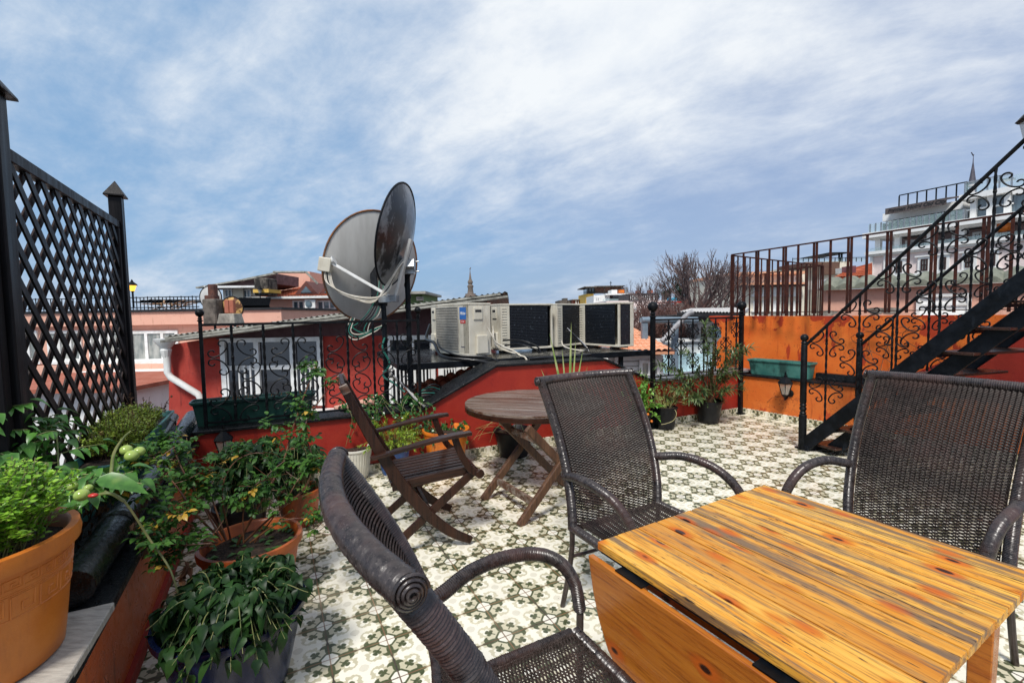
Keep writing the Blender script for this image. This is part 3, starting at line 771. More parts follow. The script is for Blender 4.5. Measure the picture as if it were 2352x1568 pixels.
# ------------------------------------------------------------------ rusty fence on the orange wall
def bar_fence(label, A, Bp, z0, z1a, z1b, n, w=.02, pairs=True, seed=1):
    t = thing('bar_fence', label, 'fence', (A.x, A.y, z0), world=True, group='rusty brown bar fences')
    rnd = random.Random(seed)
    mb = MB(); mb.bar(V((A.x, A.y, z1a)), V((Bp.x, Bp.y, z1b)), .022, .018); mb.build('top_rail', M_RUST, t)
    mb = MB(); mb.bar(V((A.x, A.y, z0 + .03)), V((Bp.x, Bp.y, z0 + .03)), .012, .01); mb.build('bottom_rail', M_RUST, t)
    x = 0.0; i = 0
    steps = []
    while x <= 1.0001:
        steps.append(x); i += 1; x += 1 / n
    for i, x in enumerate(steps):
        for dx in ((0, .035) if (pairs and i % 2 == 0) else (0,)):
            p = A.lerp(Bp, min(1, x)) + (Bp - A).normalized() * dx; zt = lerp(z1a, z1b, x)
            mb = MB(); mb.bar(V((p.x, p.y, z0 + .005)), V((p.x, p.y, zt)), w * .6, w * 1.3, up=(Bp - A)); mb.build('fence_bar', M_RUST, t)
    return t
FA = AY(1679, 712, 7.05); FA.z = 0; FB = FA + V((.4695, -.8829, 0)) * 5.2
bar_fence('long rusty brown fence of uneven upright bars on top of the orange wall', FA, FB, 1.455, 2.37, 2.42, 26)
FC = V((6.1, 8.96, 0)); bar_fence('rusty brown fence running back from the corner of the orange wall', FA, FC, 1.36, 2.36, 2.36, 18, seed=3)
FD = V((5.5, 10.1, 0)); bar_fence('rear rusty brown fence seen through the two nearer ones', FC, FD, 1.36, 2.36, 2.30, 9, seed=5)
# ------------------------------------------------------------------ drop-leaf table
TB = V((1.106, 1.974, 0)); TD1 = V((-.873, -.488, 0)).normalized(); TD2 = V((.500, -.866, 0)).normalized()
# local frame: x along the planks (TD2), y across (TD1), origin at the back corner
t = thing('drop_leaf_table', 'weathered orange pine drop-leaf table between the rattan chairs', 'table', TB, atan2(TD2.y, TD2.x))
# local +y of the empty = rotate(TD2,90) ; TD1 is -that
ysg = 1 if V((-TD2.y, TD2.x, 0)).dot(TD1) > 0 else -1
LX, WY = .815, .96
mb = MB(); rnd = random.Random(4)
ys = [0]; 
for w_ in (.10, .085, .105, .095, .10, .09, .10, .095, .10, .09): ys.append(ys[-1] + w_)
kx = WY / ys[-1]
for a, b_ in zip(ys, ys[1:]):
    a *= kx; b_ *= kx; yc = ysg * (a + b_) / 2
    mb.box((LX / 2, yc, .737 + rnd.uniform(-.0006, .0006)), (LX + rnd.uniform(-.0015, .0015), (b_ - a) - .0060, .026))
mb.build('tabletop', M_TABLE, t, bevel=.0022, seg=2)
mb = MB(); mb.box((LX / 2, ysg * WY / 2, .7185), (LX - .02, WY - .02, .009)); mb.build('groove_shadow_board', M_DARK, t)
mb = MB(); ins = .09
for a, b_ in (((ins, ins), (LX - ins, ins)), ((ins, WY - ins), (LX - ins, WY - ins)), ((ins, ins), (ins, WY - ins)), ((LX - ins, ins), (LX - ins, WY - ins))):
    mb.bar((a[0], ysg * a[1], .68), (b_[0], ysg * b_[1], .68), .022, .085)
mb.build('apron', M_LEAF, t, bevel=.002)
for a in ((ins, ins), (LX - ins, ins), (ins, WY - ins), (LX - ins, WY - ins)):
    mb = MB(); mb.bar((a[0], ysg * a[1], 0), (a[0], ysg * a[1], .722), .045, .045, up=(0, 1, 0), w1=.06, h1=.06); mb.build('leg', M_LEAF, t, bevel=.003)
# hanging leaf: bellied outline, a slot between it and the top
mb = MB(); yl = ysg * (WY + .012)
out = [(-.005, .712)] + [(x, z) for x, z in ((LX + .0, .712), (LX - .01, .60), (LX - .03, .52), (LX - .07, .44), (LX - .15, .375), (LX - .28, .35), (.30, .35), (.17, .375), (.09, .44), (.045, .52), (.018, .60))]
mb.poly3([(x, yl, z) for x, z in out], (0, ysg * .022, 0)); mb.build('drop_leaf', M_LEAF, t, bevel=.003, seg=2)
for x in (.17, .62):
    mb = MB(); mb.box((x, ysg * (WY - .01), .716), (.11, .07, .004)); mb.build('hinge', M_IRONB, t)

# ------------------------------------------------------------------ rattan armchairs
def rib_tube(mb, pts, r, n=16, pitch=.0066, amp=.095, flat=1.0, seed=0, endr=None):
    P = resample(spline(pts, 10), pitch / 2); rn = random.Random(seed); rr = []
    k = 0; base = 1.0
    for i in range(len(P)):
        if i % 2 == 0: k = rn.uniform(-.018, .018) + (.05 if rn.random() < .02 else 0)
        rr.append(r * (1 + (amp if i % 2 else 0) + k))
    P = [p if i % 2 == 0 else p.lerp(P[i - 1], .38) for i, p in enumerate(P)]
    mb.tube(P, rr, n, flat=flat)
CW, SZ, TZ, RC = .60, .455, 1.155, .255       # width, seat height, top height, recline
def back_pt(u, v):
    """u -.5..+.5 across, v 0..1 up"""
    y = -RC * (v ** 1.35) - .035 * sin(pi * v) * -1 + .035 * (1 - (2 * u) ** 2) * -(.3 + .85 * v * v)
    return V((u * (CW - .02 + .03 * v), y, lerp(SZ - .02, TZ, v)))
def seat_pt(u, v):
    z = SZ + .005 - .030 * sin(pi * min(1, v * .9)) * (1 - (2 * u) ** 2) + .012 * v
    if v > .88: z -= (v - .88) ** 2 * 2.2
    return V((u * (CW - .03), .01 + v * .47, z))
def weave(mb, fn, rows, vfun, stakes, amp=.0034, r=.0026, u0=-.46, u1=.46, flat=.75, dv=.01):
    N = stakes * 2
    for i in range(rows):
        v = vfun(i / (rows - 1)); pts = []
        for j in range(N + 1):
            u = lerp(u0, u1, j / N); p = fn(u, v)
            du = fn(u + .01, v) - fn(u - .01, v); dvv = fn(u, min(1, v + dv)) - fn(u, v - dv)
            nn = du.cross(dvv).normalized()
            ph = 1 if ((j // 1) + i) % 2 == 0 else -1
            ph = sin(pi * (j + .5)) * (1 if i % 2 else -1)
            pts.append(p + nn * ph * amp)
        mb.tube(pts, r, 4, caps=False, flat=flat)
    for k in range(stakes + 1):
        u = lerp(u0, u1, k / stakes) - (u1 - u0) / stakes / 4 * 0
        pts = [fn(u, v / 14) for v in range(15)]
        mb.tube(pts, .0024, 5, caps=False)
def arm_curve(sg):
    x = sg * (CW / 2 + .012); w = x + sg * .035
    return [(x - sg * .01, -.055, .695), (x, .02, .715), (w - sg * .01, .12, .738), (w, .24, .742), (w, .36, .722), (w, .455, .665), (w, .515, .575), (w - sg * .005, .535, .47)]
def make_rattan():
    t = thing('rattan_armchair', 'x', 'chair', (0, 0, 0), group='dark rattan armchairs round the pine table')
    mb = MB()
    for sg in (-1, 1):
        rib_tube(mb, [back_pt(sg * .5, v / 8) + V((sg * .005, 0, 0)) for v in range(9)], .0215, 16, seed=sg + 3, flat=1.15)
    mb.build('back_frame', M_RATT, t, 28)
    mb = MB(); rib_tube(mb, [back_pt(u, 1) + V((0, -.004, .002)) for u in (-.545, -.4, -.2, 0, .2, .4, .545)], .0232, 18, seed=9, pitch=.0086, amp=.10); mb.build('top_rail', M_RATT, t, 28)
    for sg in (-1, 1):          # wound spiral at the end of the top rail
        mb = MB(); c = back_pt(sg * .552, 1) + V((0, -.004, .002)); pts = []
        for k in range(90):
            a = k * radians(16); rr = .0255 - k * .00025
            pts.append(c + V((sg * (.0015 + k * .00012), cos(a) * rr, sin(a) * rr)))
        mb.tube(pts, .0030, 6); mb.ball(c, .020, 10, 8, (.35, 1, 1)); mb.build('end_knot', M_RATT, t, 60)
    mb = MB(); weave(mb, back_pt, 128, lambda q: .012 + .972 * (1 - (1 - q) ** 1.30) if True else q, 15, r=.0034, amp=.0060); mb.build('backrest', M_WEAVE, t, 60)
    mb = MB(); weave(mb, seat_pt, 80, lambda q: .01 + .98 * q, 15, r=.0036, amp=.0056)
    mb.build('seat', M_WEAVE, t, 60)
    mb = MB()
    rib_tube(mb, [(-.285, .47, SZ - .01), (-.1, .478, SZ - .018), (.1, .478, SZ - .018), (.285, .47, SZ - .01)], .022, 16, seed=20)
    for sg in (-1, 1): rib_tube(mb, [(sg * .29, -.01, SZ - .012), (sg * .292, .2, SZ - .012), (sg * .288, .46, SZ - .012)], .020, 16, seed=21 + sg)
    mb.tube([(-.28, .0, SZ - .02), (.28, .0, SZ - .02)], .012, 8)
    mb.build('seat_frame', M_RATT, t, 28)
    for sg in (-1, 1):
        mb = MB(); rib_tube(mb, arm_curve(sg), .0205, 16, seed=5 + sg); mb.build('armrest', M_RATT, t, 28)
        x = sg * (CW / 2 + .042)
        mb = MB(); mb.tube(spline([(x, .535, .48), (x, .532, .3), (x + sg * .004, .54, .0)], 6), .0135, 10); mb.build('leg', M_TUBE, t, 50)
        mb = MB(); mb.tube(spline([(sg * .298, -.005, SZ + .02), (sg * .30, .0, .36), (sg * .304, -.025, .2), (sg * .31, -.075, .0)], 6), .0135, 10); mb.build('leg', M_TUBE, t, 50)
    mb = MB(); mb.tube(spline([(-.298, .0, .3), (0, .02, .30), (.298, .0, .3)], 4), .009, 8); mb.build('stretcher', M_TUBE, t, 50)
    return t
proto = make_rattan()
def place_chair(first, phi, corner, side, label):
    o = proto if first else copy_tree(proto)
    f = V((cos(phi), sin(phi), 0)); l = V((-f.y, f.x, 0))
    c = V((*corner, 0)) - l * (CW / 2) * side
    o.location = c; o.rotation_euler = (0, 0, phi - pi / 2); o['label'] = label
    return o
place_chair(True, radians(28.5), (-.225, 1.262), 1, 'nearest dark rattan armchair, seen from behind its back with a wound knot on the corner')
place_chair(False, radians(-61), (.285, 2.225), -1, 'dark rattan armchair with a tall back standing in front of the round folding table')
place_chair(False, radians(209), (1.755, 2.345), -1, 'dark rattan armchair on the far side of the pine table, before the steel stairs')

# ------------------------------------------------------------------ round folding table
c = V((.19, 4.05, 0)); RT = .62
t = thing('round_folding_table', 'round brown slatted folding table with crossed legs by the red wall', 'table', c, radians(-18))
mb = MB(); n = 11; w_ = 2 * RT / n
for i in range(n):
    y0 = -RT + i * w_ + .004; y1 = y0 + w_ - .008; poly = []
    for k in range(7):
        y = lerp(y0, y1, k / 6); poly.append((sqrt(max(0, RT ** 2 - y * y)), y))
    poly = poly + [(-x, y) for x, y in reversed(poly)]
    mb.prism(poly, .722, .742)
mb.build('tabletop', M_TEAKW, t, bevel=.0015)
mb = MB(); ring = []
for k in range(49):
    a = k * 2 * pi / 48; ring.append((RT * .995 * cos(a), RT * .995 * sin(a), .700))
mb.sweep(ring, [(-.028, -.021), (.004, -.021), (.004, .021), (-.028, .021)])
for x in (-.3, .3): mb.box((x, 0, .705), (.05, RT * 1.72, .03))
mb.build('rim', M_TEAK, t, bevel=.002)
# legs live in world directions: frame Q and frame P
def wl(p): return Matrix.Rotation(radians(18), 3, 'Z') @ (V(p) - V((c.x, c.y, 0)))
A1, A2 = V((.03, 3.19, 0)), V((-.262, 3.66, 0)); up_ = V((.58, .31, .70))
B1, B2 = V((.70, 3.52, 0)), V((.43, 3.99, 0)); up2 = V((-.58, -.31, .70)); ac = (A2 - A1).normalized()
B1, B2 = B1 - ac * -.04, B2 - ac * .045
for a, u in ((A1, up_), (A2, up_), (B1, up2), (B2, up2)):
    mb = MB(); Mr = Matrix.Rotation(radians(18), 3, 'Z'); mb.bar(wl(a + V((0, 0, .0))), wl(a + u), .036, .062, up=Mr @ ac.cross(u)); mb.build('leg', M_TEAKL, t, bevel=.008, seg=2)
mb = MB(); mb.bar(wl(A1 + up_ * .2), wl(A2 + up_ * .2), .022, .06); mb.build('stretcher', M_TEAKW, t, bevel=.003)
mb = MB(); mb.bar(wl(B1 + up2 * .82), wl(B2 + up2 * .82), .022, .05); mb.build('stretcher', M_TEAKW, t, bevel=.003)
mb = MB(); mb.bar(wl(A2 + up_ * .9), wl(A1 + up_ * .9), .022, .04); mb.build('stretcher', M_TEAKW, t, bevel=.003)

# ------------------------------------------------------------------ folding armchair
phi = radians(22); f = V((cos(phi), sin(phi), 0)); l = V((-f.y, f.x, 0)); F0 = V((-.315, 2.93, 0)) + l * .27
t = thing('folding_armchair', 'dark wet teak folding armchair standing sideways left of the round table', 'chair', F0, phi)
W2 = .27       # local x = facing, y = left
for sg in (-1, 1):
    y = sg * W2
    mb = MB(); P = spline([(-.735, y, 1.115), (-.62, y, .86), (-.50, y, .62), (-.38, y, .42), (-.24, y, .235), (-.10, y, .105), (.025, y, .03)], 5)
    sec = []
    for i in range(len(P)):
        q = i / (len(P) - 1); hw = lerp(.024, .036, sin(pi * q)); sec.append([(-.011, -hw), (.011, -hw), (.011, hw), (-.011, hw)])
    mb.sweep(P, sec, up=(1, 0, 1)); bp = mb.build('back_post', M_TEAKV, t, bevel=.004)
    mb = MB(); mb.bar(P[0] + V((-.004, 0, .008)), P[0].lerp(P[1], .9), .0235, .050, up=(1, 0, 1)); mb.build('worn_end', M_TEAKW, bp, bevel=.004)
    mb = MB(); y2 = sg * (W2 - .028)
    mb.bar((.085, y2, .50), (-.56, y2, .012), .022, .055, up=(0, 0, 1)); mb.build('leg', M_TEAKV, t, bevel=.006, seg=2)
    # armrest
    mb = MB(); ya = sg * (W2 + .035); pts = [(-.60, ya, .675), (-.45, ya, .70), (-.25, ya, .735), (-.08, ya, .755), (.03, ya, .758)]
    P = spline(pts, 4); sec = []
    for i in range(len(P)):
        q = i / (len(P) - 1); hw = lerp(.018, .036, min(1, q * 1.6)) * (1 if q < .93 else .72); sec.append([(-hw, -.012), (hw, -.012), (hw, .012), (-hw, .012)])
    mb.sweep(P, sec); mb.build('armrest', M_TEAK, t, bevel=.005, seg=2)
    mb = MB(); P = spline([(-.08, ya - sg * .012, .745), (-.045, ya - sg * .012, .64), (.02, ya - sg * .012, .52), (.095, ya - sg * .012, .47)], 5)
    mb.sweep(P, [(-.010, -.022), (.010, -.022), (.010, .022), (-.010, .022)], up=(1, 0, 1)); mb.tube([(.085, ya - sg * .022, .478), (.085, ya - sg * .0, .478)], .03, 12); mb.build('arm_support', M_TEAKV, t, bevel=.003)
# seat: side rails, slats, rounded front
mb = MB()
for sg in (-1, 1): mb.bar((-.47, sg * (W2 - .05), .452), (.06, sg * (W2 - .05), .492), .026, .055)
mb.bar((-.455, -W2 + .04, .466), (-.455, W2 - .04, .466), .045, .02)
mb.build('seat_frame', M_TEAK, t, bevel=.003)
mb = MB()
for i in range(8):
    y = lerp(-W2 + .068, W2 - .068, i / 7)
    mb.sweep(spline([(-.46, y, .478), (-.28, y, .488), (-.08, y, .502), (.04, y, .506), (.085, y, .49), (.10, y, .462)], 4), [(-.019, -.008), (.019, -.008), (.019, .008), (-.019, .008)])
mb.build('seat_slats', M_TEAK, t, bevel=.002)
mb = MB()
for i in range(6):
    y = lerp(-W2 + .05, W2 - .05, i / 5)
    mb.sweep(spline([(-.725, y, 1.08), (-.625, y, .86), (-.52, y, .64), (-.475, y, .55)], 4), [(-.022, -.007), (.022, -.007), (.022, .007), (-.022, .007)], up=(1, 0, .4))
mb.bar((-.735, -W2, 1.10), (-.735, W2, 1.10), .022, .06); mb.bar((-.485, -W2, .56), (-.485, W2, .56), .022, .05)
mb.build('backrest', M_TEAKV, t, bevel=.002)
mb = MB(); mb.bar((-.235, -W2, .255), (-.235, W2, .255), .02, .03); mb.tube([(-.25, -W2 - .01, .255), (-.25, W2 + .01, .255)], .006, 6)
mb.build('stretcher', M_TEAKV, t)
# fallen leaf on the tiles
mb = MB(); p = AZ(1097, 1310)
pts = [V((.025 * cos(a) * (1 + .2 * cos(2 * a)), .016 * sin(a), .004 + .008 * abs(cos(a)))) for a in [k * pi / 6 for k in range(12)]]
mb.poly3(pts, (0, 0, .0012)); mb.tube([(.02, 0, .01), (.04, .006, .022), (.045, .008, .03)], .0012, 5)
tag(mb.build('fallen_leaf', M_YELL, loc=(0, 0, 0)), 'small curled yellow leaf lying on the tiles near the nearest chair', 'leaf').location = p
# ------------------------------------------------------------------ left lattice fence
OF = .45; sA, sB = .45, 2.40
t = thing('lattice_fence', 'black stained timber lattice screen between two posts with pyramid caps', 'fence', L(sA, OF, .482), world=True)
for s, w_ in ((sA, .105), (sB, .085)):
    mb = MB(); c = L(s, OF); Mz = Matrix.Rotation(atan2(LWD.y, LWD.x), 3, 'Z')
    mb.box(c + V((0, 0, 1.50)), (w_, w_, 2.03), Mz); mb.build('post', M_LATT, t, bevel=.008, seg=2)
    mb = MB(); z = 2.515; k = w_ * .78
    mb.add([c + Mz @ V((a * k, b * k, z)) for a, b in ((-1, -1), (1, -1), (1, 1), (-1, 1))] + [c + Mz @ V((a * k * .98, b * k * .98, z + .012)) for a, b in ((-1, -1), (1, -1), (1, 1), (-1, 1))] + [c + V((0, 0, z + .13))],
           [(3, 2, 1, 0), (0, 1, 5, 4), (1, 2, 6, 5), (2, 3, 7, 6), (3, 0, 4, 7), (4, 5, 8), (5, 6, 8), (6, 7, 8), (7, 4, 8)])
    mb.build('post_cap', M_LATT, t, bevel=.002)
zb0, zt0 = .56, 2.32; sa, sb = sA + .055, sB - .045
mb = MB()
mb.bar(L(sa, OF, zt0 - .03), L(sb, OF, zt0 - .03), .05, .06); mb.bar(L(sa, OF, zb0 + .03), L(sb, OF, zb0 + .03), .05, .06)
for s in (sa + .025, sb - .025): mb.bar(L(s, OF, zb0 + .062), L(s, OF, zt0 - .062), .05, .05, up=LWD)
mb.build('panel_frame', M_LATT, t, bevel=.004)
def clipseg(s0, z0, ds, dz):
    """clip an endless line to the panel opening"""
    lo, hi = -9, 9
    for p, d, a, b in ((s0, ds, sa + .03, sb - .03), (z0, dz, zb0 + .05, zt0 - .05)):
        t0, t1 = (a - p) / d, (b - p) / d
        if t0 > t1: t0, t1 = t1, t0
        lo, hi = max(lo, t0), min(hi, t1)
    return lo, hi
n_ = 0
for sg, off, mt in ((1, .012, M_LATB), (-1, -.012, M_LATT)):
    mb = MB()
    for i in range(-14, 40):
        s0 = sa + (i - 6) * .178 + (.03 if sg > 0 else 0)
        lo, hi = clipseg(s0, zb0, .7071 * sg, .7071)
        if hi - lo < .06: continue
        ds = .7071 * sg
        mb.bar(L(s0 + ds * lo, OF + off, zb0 + .7071 * lo), L(s0 + ds * hi, OF + off, zb0 + .7071 * hi), .010, .044, up=LWD * .7 - V((0, 0, .7 * sg)))
    mb.build('lattice', mt, t, bevel=.0015)
# a second panel, mostly outside the frame, joins the near post
mb = MB(); mb.bar(L(-1.2, OF, 2.36), L(sA - .055, OF, 2.36), .05, .12); mb.bar(L(sA - .09, OF, .5), L(sA - .09, OF, 2.29), .06, .06, up=LWD)
mb.build('side_board', M_LATT, t, bevel=.004)

# ------------------------------------------------------------------ black pipe on the parapet
def vpipe(label, pts, r, rings, m=None):
    t = thing('drain_pipe', label, 'pipe', pts[0], world=True)
    mb = MB(); P = spline(pts, 6); mb.tube(P, r, 18); mb.build('pipe', m or M_PIPEB, t, 50)
    for q in rings:
        p = P[int(q * (len(P) - 1))]; p2 = P[min(len(P) - 1, int(q * (len(P) - 1)) + 1)]; d = (p2 - p).normalized()
        mb = MB(); mb.tube([p - d * .04, p - d * .03, p + d * .03, p + d * .04], [r * 1.03, r * 1.13, r * 1.13, r * 1.03], 18); mb.build('collar', M_PIPEB, t, 40)
    return t
vpipe('long tarred black pipe lying on the left parapet beside the planters', [L(-.27, .075, .578), L(.0, .075, .578), L(.3, .075, .578), L(1.0, .075, .576), L(1.8, .075, .576), L(2.75, .075, .61)], .066, (.42, .66, .86))
vpipe('short second black pipe beside the end of the long one', [L(1.9, .235, .555), L(2.3, .23, .56), L(2.78, .225, .62)], .044, (.9,))
mb = MB(); c = L(2.55, .5, .52); mb.box(c, (.55, .38, .03), Matrix.Rotation(atan2(LWD.y, LWD.x), 3, 'Z') @ Matrix.Rotation(radians(-6), 3, 'Y'))
tag(mb.build('sheet_panel', M_WHITE, bevel=.004), 'small white sheet lying behind the ends of the black pipes', 'panel')
mb = MB(); c = L(-.17, .2, .496); mb.box((0, 0, 0), (1.0, .50, .028), Matrix.Rotation(atan2(LWD.y, LWD.x) - radians(2), 3, 'Z'))
o = mb.build('board', M_BOARD, bevel=.003); o.location = L(-.80, .22, .503)
tag(o, 'weathered grey board on the parapet under the big orange planter', 'board')

# ------------------------------------------------------------------ air-conditioner stand
ZP = .985
E0 = V((-1.14, 5.02, 0)); E1 = V((1.72, 6.22, 0)); ED = (E1 - E0).normalized(); EN = V((-ED.y, ED.x, 0))
E1 = E1 + ED * .1
t = thing('metal_platform', 'black steel platform behind the red wall carrying the air conditioners', 'platform', (E0.x, E0.y, -.5), world=True)
def E(s, o, z): return E0 + ED * s + EN * o + V((0, 0, z))
EL = (E1 - E0).length
mb = MB(); mb.poly3([E(-.1, .02, ZP - .012), E(EL, .02, ZP - .012), E(EL, 2.1, ZP - .012), E(-.1, 2.1, ZP - .012)], (0, 0, .012)); mb.build('deck', M_DECK, t)
mb = MB(); mb.bar(E(-.1, 0, ZP - .03), E(EL + .12, 0, ZP - .03), .04, .07); mb.bar(E(-.1, 2.1, ZP - .03), E(EL, 2.1, ZP - .03), .04, .07); mb.bar(E(-.1, .03, ZP - .03), E(-.1, 2.08, ZP - .03), .04, .06); mb.build('edge_beam', M_IRONB, t, bevel=.003)
for s in (0.02, .98, 1.7, 2.1, EL - .35):
    mb = MB(); mb.bar(E(s, .04, -1.5), E(s, .04, ZP - .066), .05, .05, up=ED); mb.build('leg', M_IRONB, t, bevel=.002)

def txt(body, size, m, parent, M, name='lettering', ext=.0006, bold=0.0, shear=0.0):
    cu = bpy.data.curves.new(name, 'FONT'); cu.body = body; cu.size = size; cu.extrude = ext; cu.offset = bold; cu.shear = shear
    cu.align_x = 'CENTER'; cu.align_y = 'CENTER'; cu.materials.append(m)
    o = bpy.data.objects.new(name, cu); col.objects.link(o); o.parent = parent; o.matrix_local = M
    return o
def ac_unit():
    t = thing('air_conditioner', 'x', 'air conditioner', group='outdoor air-conditioning units on the platform')
    W, D, H = .85, .32, .65; f = -D / 2; b = D / 2; lift = .03
    mb = MB(); w2 = W / 2
    mb.box((0, 0, lift + H - .012), (W + .008, D + .008, .024))                       # lid
    mb.box((0, 0, lift + .015), (W + .004, D + .004, .03))                            # base pan
    mb.box((w2 - .07, 0, lift + H / 2), (.14, D - .002, H - .05))                        # service compartment
    mb.box((0, f + .01, lift + H / 2), (W - .002, .018, H - .05))                         # front panel
    mb.box((-w2 + .012, b - .02, lift + H / 2), (.022, .04, H - .05))                     # corner post
    mb.box((-w2 + .006, f + .04, lift + H / 2), (.012, .06, H - .05))
    mb.build('casing', M_ACW, t, bevel=.005, seg=2)
    mb = MB(); mb.box((-.01, b - .012, lift + H / 2), (W - .32 + .13, .014, H - .06)); mb.box((-w2 + .008, .01, lift + H / 2), (.010, D - .13, H - .06))
    mb.build('coil', M_COIL, t)
    mb = MB()
    for k in range(2):
        for i in range(15):                                                            # embossed slots on the rear panel
            mb.box((w2 - .055 - .0, b + .0025, lift + .07 + i * .0365), (.075, .006, .010)) if k else None
    mb.build('embossed_slots', M_ACW, t, bevel=.002)
    mb = MB(); gx = -.12; g0 = .29
    for i in range(17): mb.box((gx, f - .004, lift + .05 + i * .0345), (g0 * 2, .007, .004))
    for i in range(46): mb.box((gx - g0 + i * g0 * 2 / 45, f - .002, lift + H / 2), (.0028, .004, H - .09))
    for sx in (-1, 1): mb.box((gx + sx * g0, f - .004, lift + H / 2), (.010, .010, H - .08))
    for z in (lift + .045, lift + H - .045): mb.box((gx, f - .004, z), (g0 * 2, .010, .010))
    mb.build('front_grille', M_ACG, t)
    mb = MB(); mb.box((gx, f - .0006, lift + H / 2), (g0 * 2 - .01, .002, H - .1)); mb.build('grille_shadow_net', simple('grille_backing', (.20, .19, .17), (.28, .265, .235), 30, .7, bump=.3) if 'grille_backing' not in MATS else MATS['grille_backing'], t)
    mb = MB(); mb.box((w2 + .006, -.03, lift + H * .80), (.014, .13, .15)); mb.build('handle', M_ACW, t, bevel=.006, seg=2)
    mb = MB(); mb.box((w2 + .0145, -.03, lift + H * .85), (.003, .09, .028)); mb.build('handle_slot', M_DARK, t)
    mb = MB(); mb.box((w2 + .022, .01, lift + .14), (.045, .17, .23), taper=.9); mb.build('valve_cover', M_ACW, t, bevel=.01, seg=2)
    for sx in (-.28, .28):
        mb = MB(); mb.box((sx, 0, .014), (.05, D * 1.05, .026)); mb.build('foot', M_IRONB, t)
    return t
ACP = ac_unit()
def put_ac(first, corner, which, rz, label):
    o = ACP if first else copy_tree(ACP)
    xd = V((cos(rz), sin(rz), 0)); yd = V((-sin(rz), cos(rz), 0)); c = V((*corner, 0))
    c = c - xd * .425 + yd * (.16 if which == 'front' else -.16)
    o.location = (c.x, c.y, ZP + .001); o.rotation_euler = (0, 0, rz); o['label'] = label; return o
put_ac(False, (-1.0, 6.23), 'back', radians(207.7), 'leftmost air conditioner, mostly hidden behind the one with the blue label')
put_ac(False, (-.15, 6.29), 'back', radians(207.7), 'air conditioner with the widest black coil back, right of the labelled one')
put_ac(False, (.68, 6.80), 'back', radians(228), 'air conditioner in the gap, its narrow coil side receding behind')
put_ac(False, (1.07, 7.27), 'back', radians(123.7), 'air conditioner at the right end, its black coil wrapping round the corner')
a1 = put_ac(True, (-.518, 5.52), 'front', radians(-53), 'cream air conditioner with front grille, blue label and white service cable')
RX = Matrix.Rotation(pi / 2, 4, 'X')
mb = MB(); mb.box((.285, -.1612, .555), (.155, .0022, .15)); lb = mb.build('brand_label', M_LAB, a1)
txt('Midea', .052, M_LABW, lb, Matrix.Translation((.285, -.1630, .555)) @ RX, shear=.2, bold=.0006)
mb = MB(); mb.box((.285, -.1612, .452), (.12, .0022, .042)); lb = mb.build('red_label', M_LABR, a1)
txt('R410A', .022, M_LABW, lb, Matrix.Translation((.285, -.1630, .452)) @ RX)
txt('inverter', .03, M_LABN, a1, Matrix.Translation((.275, -.1615, .14)) @ RX, 'logo', shear=.2)

# cables round the units
def cable(name, label, pts, r, m, cat='cable', group=None):
    mb = MB(); mb.tube(spline(pts, 8), r, 6); o = mb.build(name, m, smooth=60, loc=V(pts[0])); return tag(o, label, cat, group)
cable('cable', 'cream cable drooping from the labelled unit across the deck', [(-.30, 5.60, 1.36), (-.24, 5.60, 1.25), (-.18, 5.62, 1.16), (.02, 5.66, 1.06), (.10, 5.60, 1.01), (.16, 5.5, .99), (.2, 5.40, .90)], .011, M_WIREW)
cable('cable', 'cream cable hanging from the second unit to the deck', [(-.26, 6.30, 1.36), (-.25, 6.22, 1.2), (-.2, 6.12, 1.08), (-.02, 6.0, 1.02), (.1, 5.9, 1.0)], .010, M_WIREW)
cable('cable', 'thick black lagged pipe bundle crossing the deck from the left unit', [(-1.10, 6.15, 1.40), (-1.12, 5.95, 1.22), (-.98, 5.7, 1.18), (-.86, 5.40, 1.06), (-.70, 5.25, 1.02), (-.42, 5.2, 1.0), (-.16, 5.22, .93), (-.10, 5.16, .90)], .021, M_WIREB)
cable('cable', 'black cable beside the lagged bundle', [(-1.0, 6.1, 1.2), (-.93, 5.75, 1.14), (-.80, 5.42, 1.10), (-.62, 5.28, 1.05), (-.3, 5.25, 1.03), (-.1, 5.3, .94)], .011, M_WIREB)
cable('cable', 'black cable arching from the second unit to a white plug', [(-.12, 6.2, 1.17), (.12, 6.0, 1.17), (.32, 5.9, 1.10), (.37, 5.86, 1.02)], .011, M_WIREB)
cable('cable', 'second black cable arching to the white plug', [(-.10, 6.2, 1.10), (.10, 6.0, 1.12), (.30, 5.9, 1.06), (.35, 5.86, 1.01)], .010, M_WIREB)
cable('cable', 'cream cable curling up to the receding unit', [(.72, 6.60, 1.12), (.74, 6.5, 1.05), (.86, 6.4, 1.01), (1.0, 6.3, 1.0), (1.02, 6.2, 1.05)], .011, M_WIREW)
cable('cable', 'black cable sagging from the receding unit', [(.80, 6.70, 1.26), (.86, 6.5, 1.24), (.95, 6.3, 1.12), (1.02, 6.15, 1.02), (.9, 6.0, .99)], .009, M_WIREB)
cable('cable', 'grey cable beside the sagging black one', [(.82, 6.70, 1.30), (.90, 6.5, 1.2), (.99, 6.3, 1.10), (1.04, 6.15, 1.0)], .008, M_GREYP)
cable('cable', 'black cable lying along the raised wall top', [(.2, 5.42, .985), (.45, 5.50, .99), (.7, 5.62, .985), (1.0, 5.78, .99)], .018, M_WIREB)
for i in range(5):
    o_ = i * .03
    cable('cable', ('black' if not i % 2 else 'green') + ' cable lying in the hollow behind the ramp', [(-1.25 + o_, 4.9, .62 - o_ * .5), (-1.0 + o_, 4.86, .66 + o_), (-.72, 4.95 + o_, .66 + .2 * o_), (-.45, 5.1, .74 + o_ * .3)], .008, M_WIREG if i % 2 else M_WIREB, group='loose cables behind the ramp of the red wall')
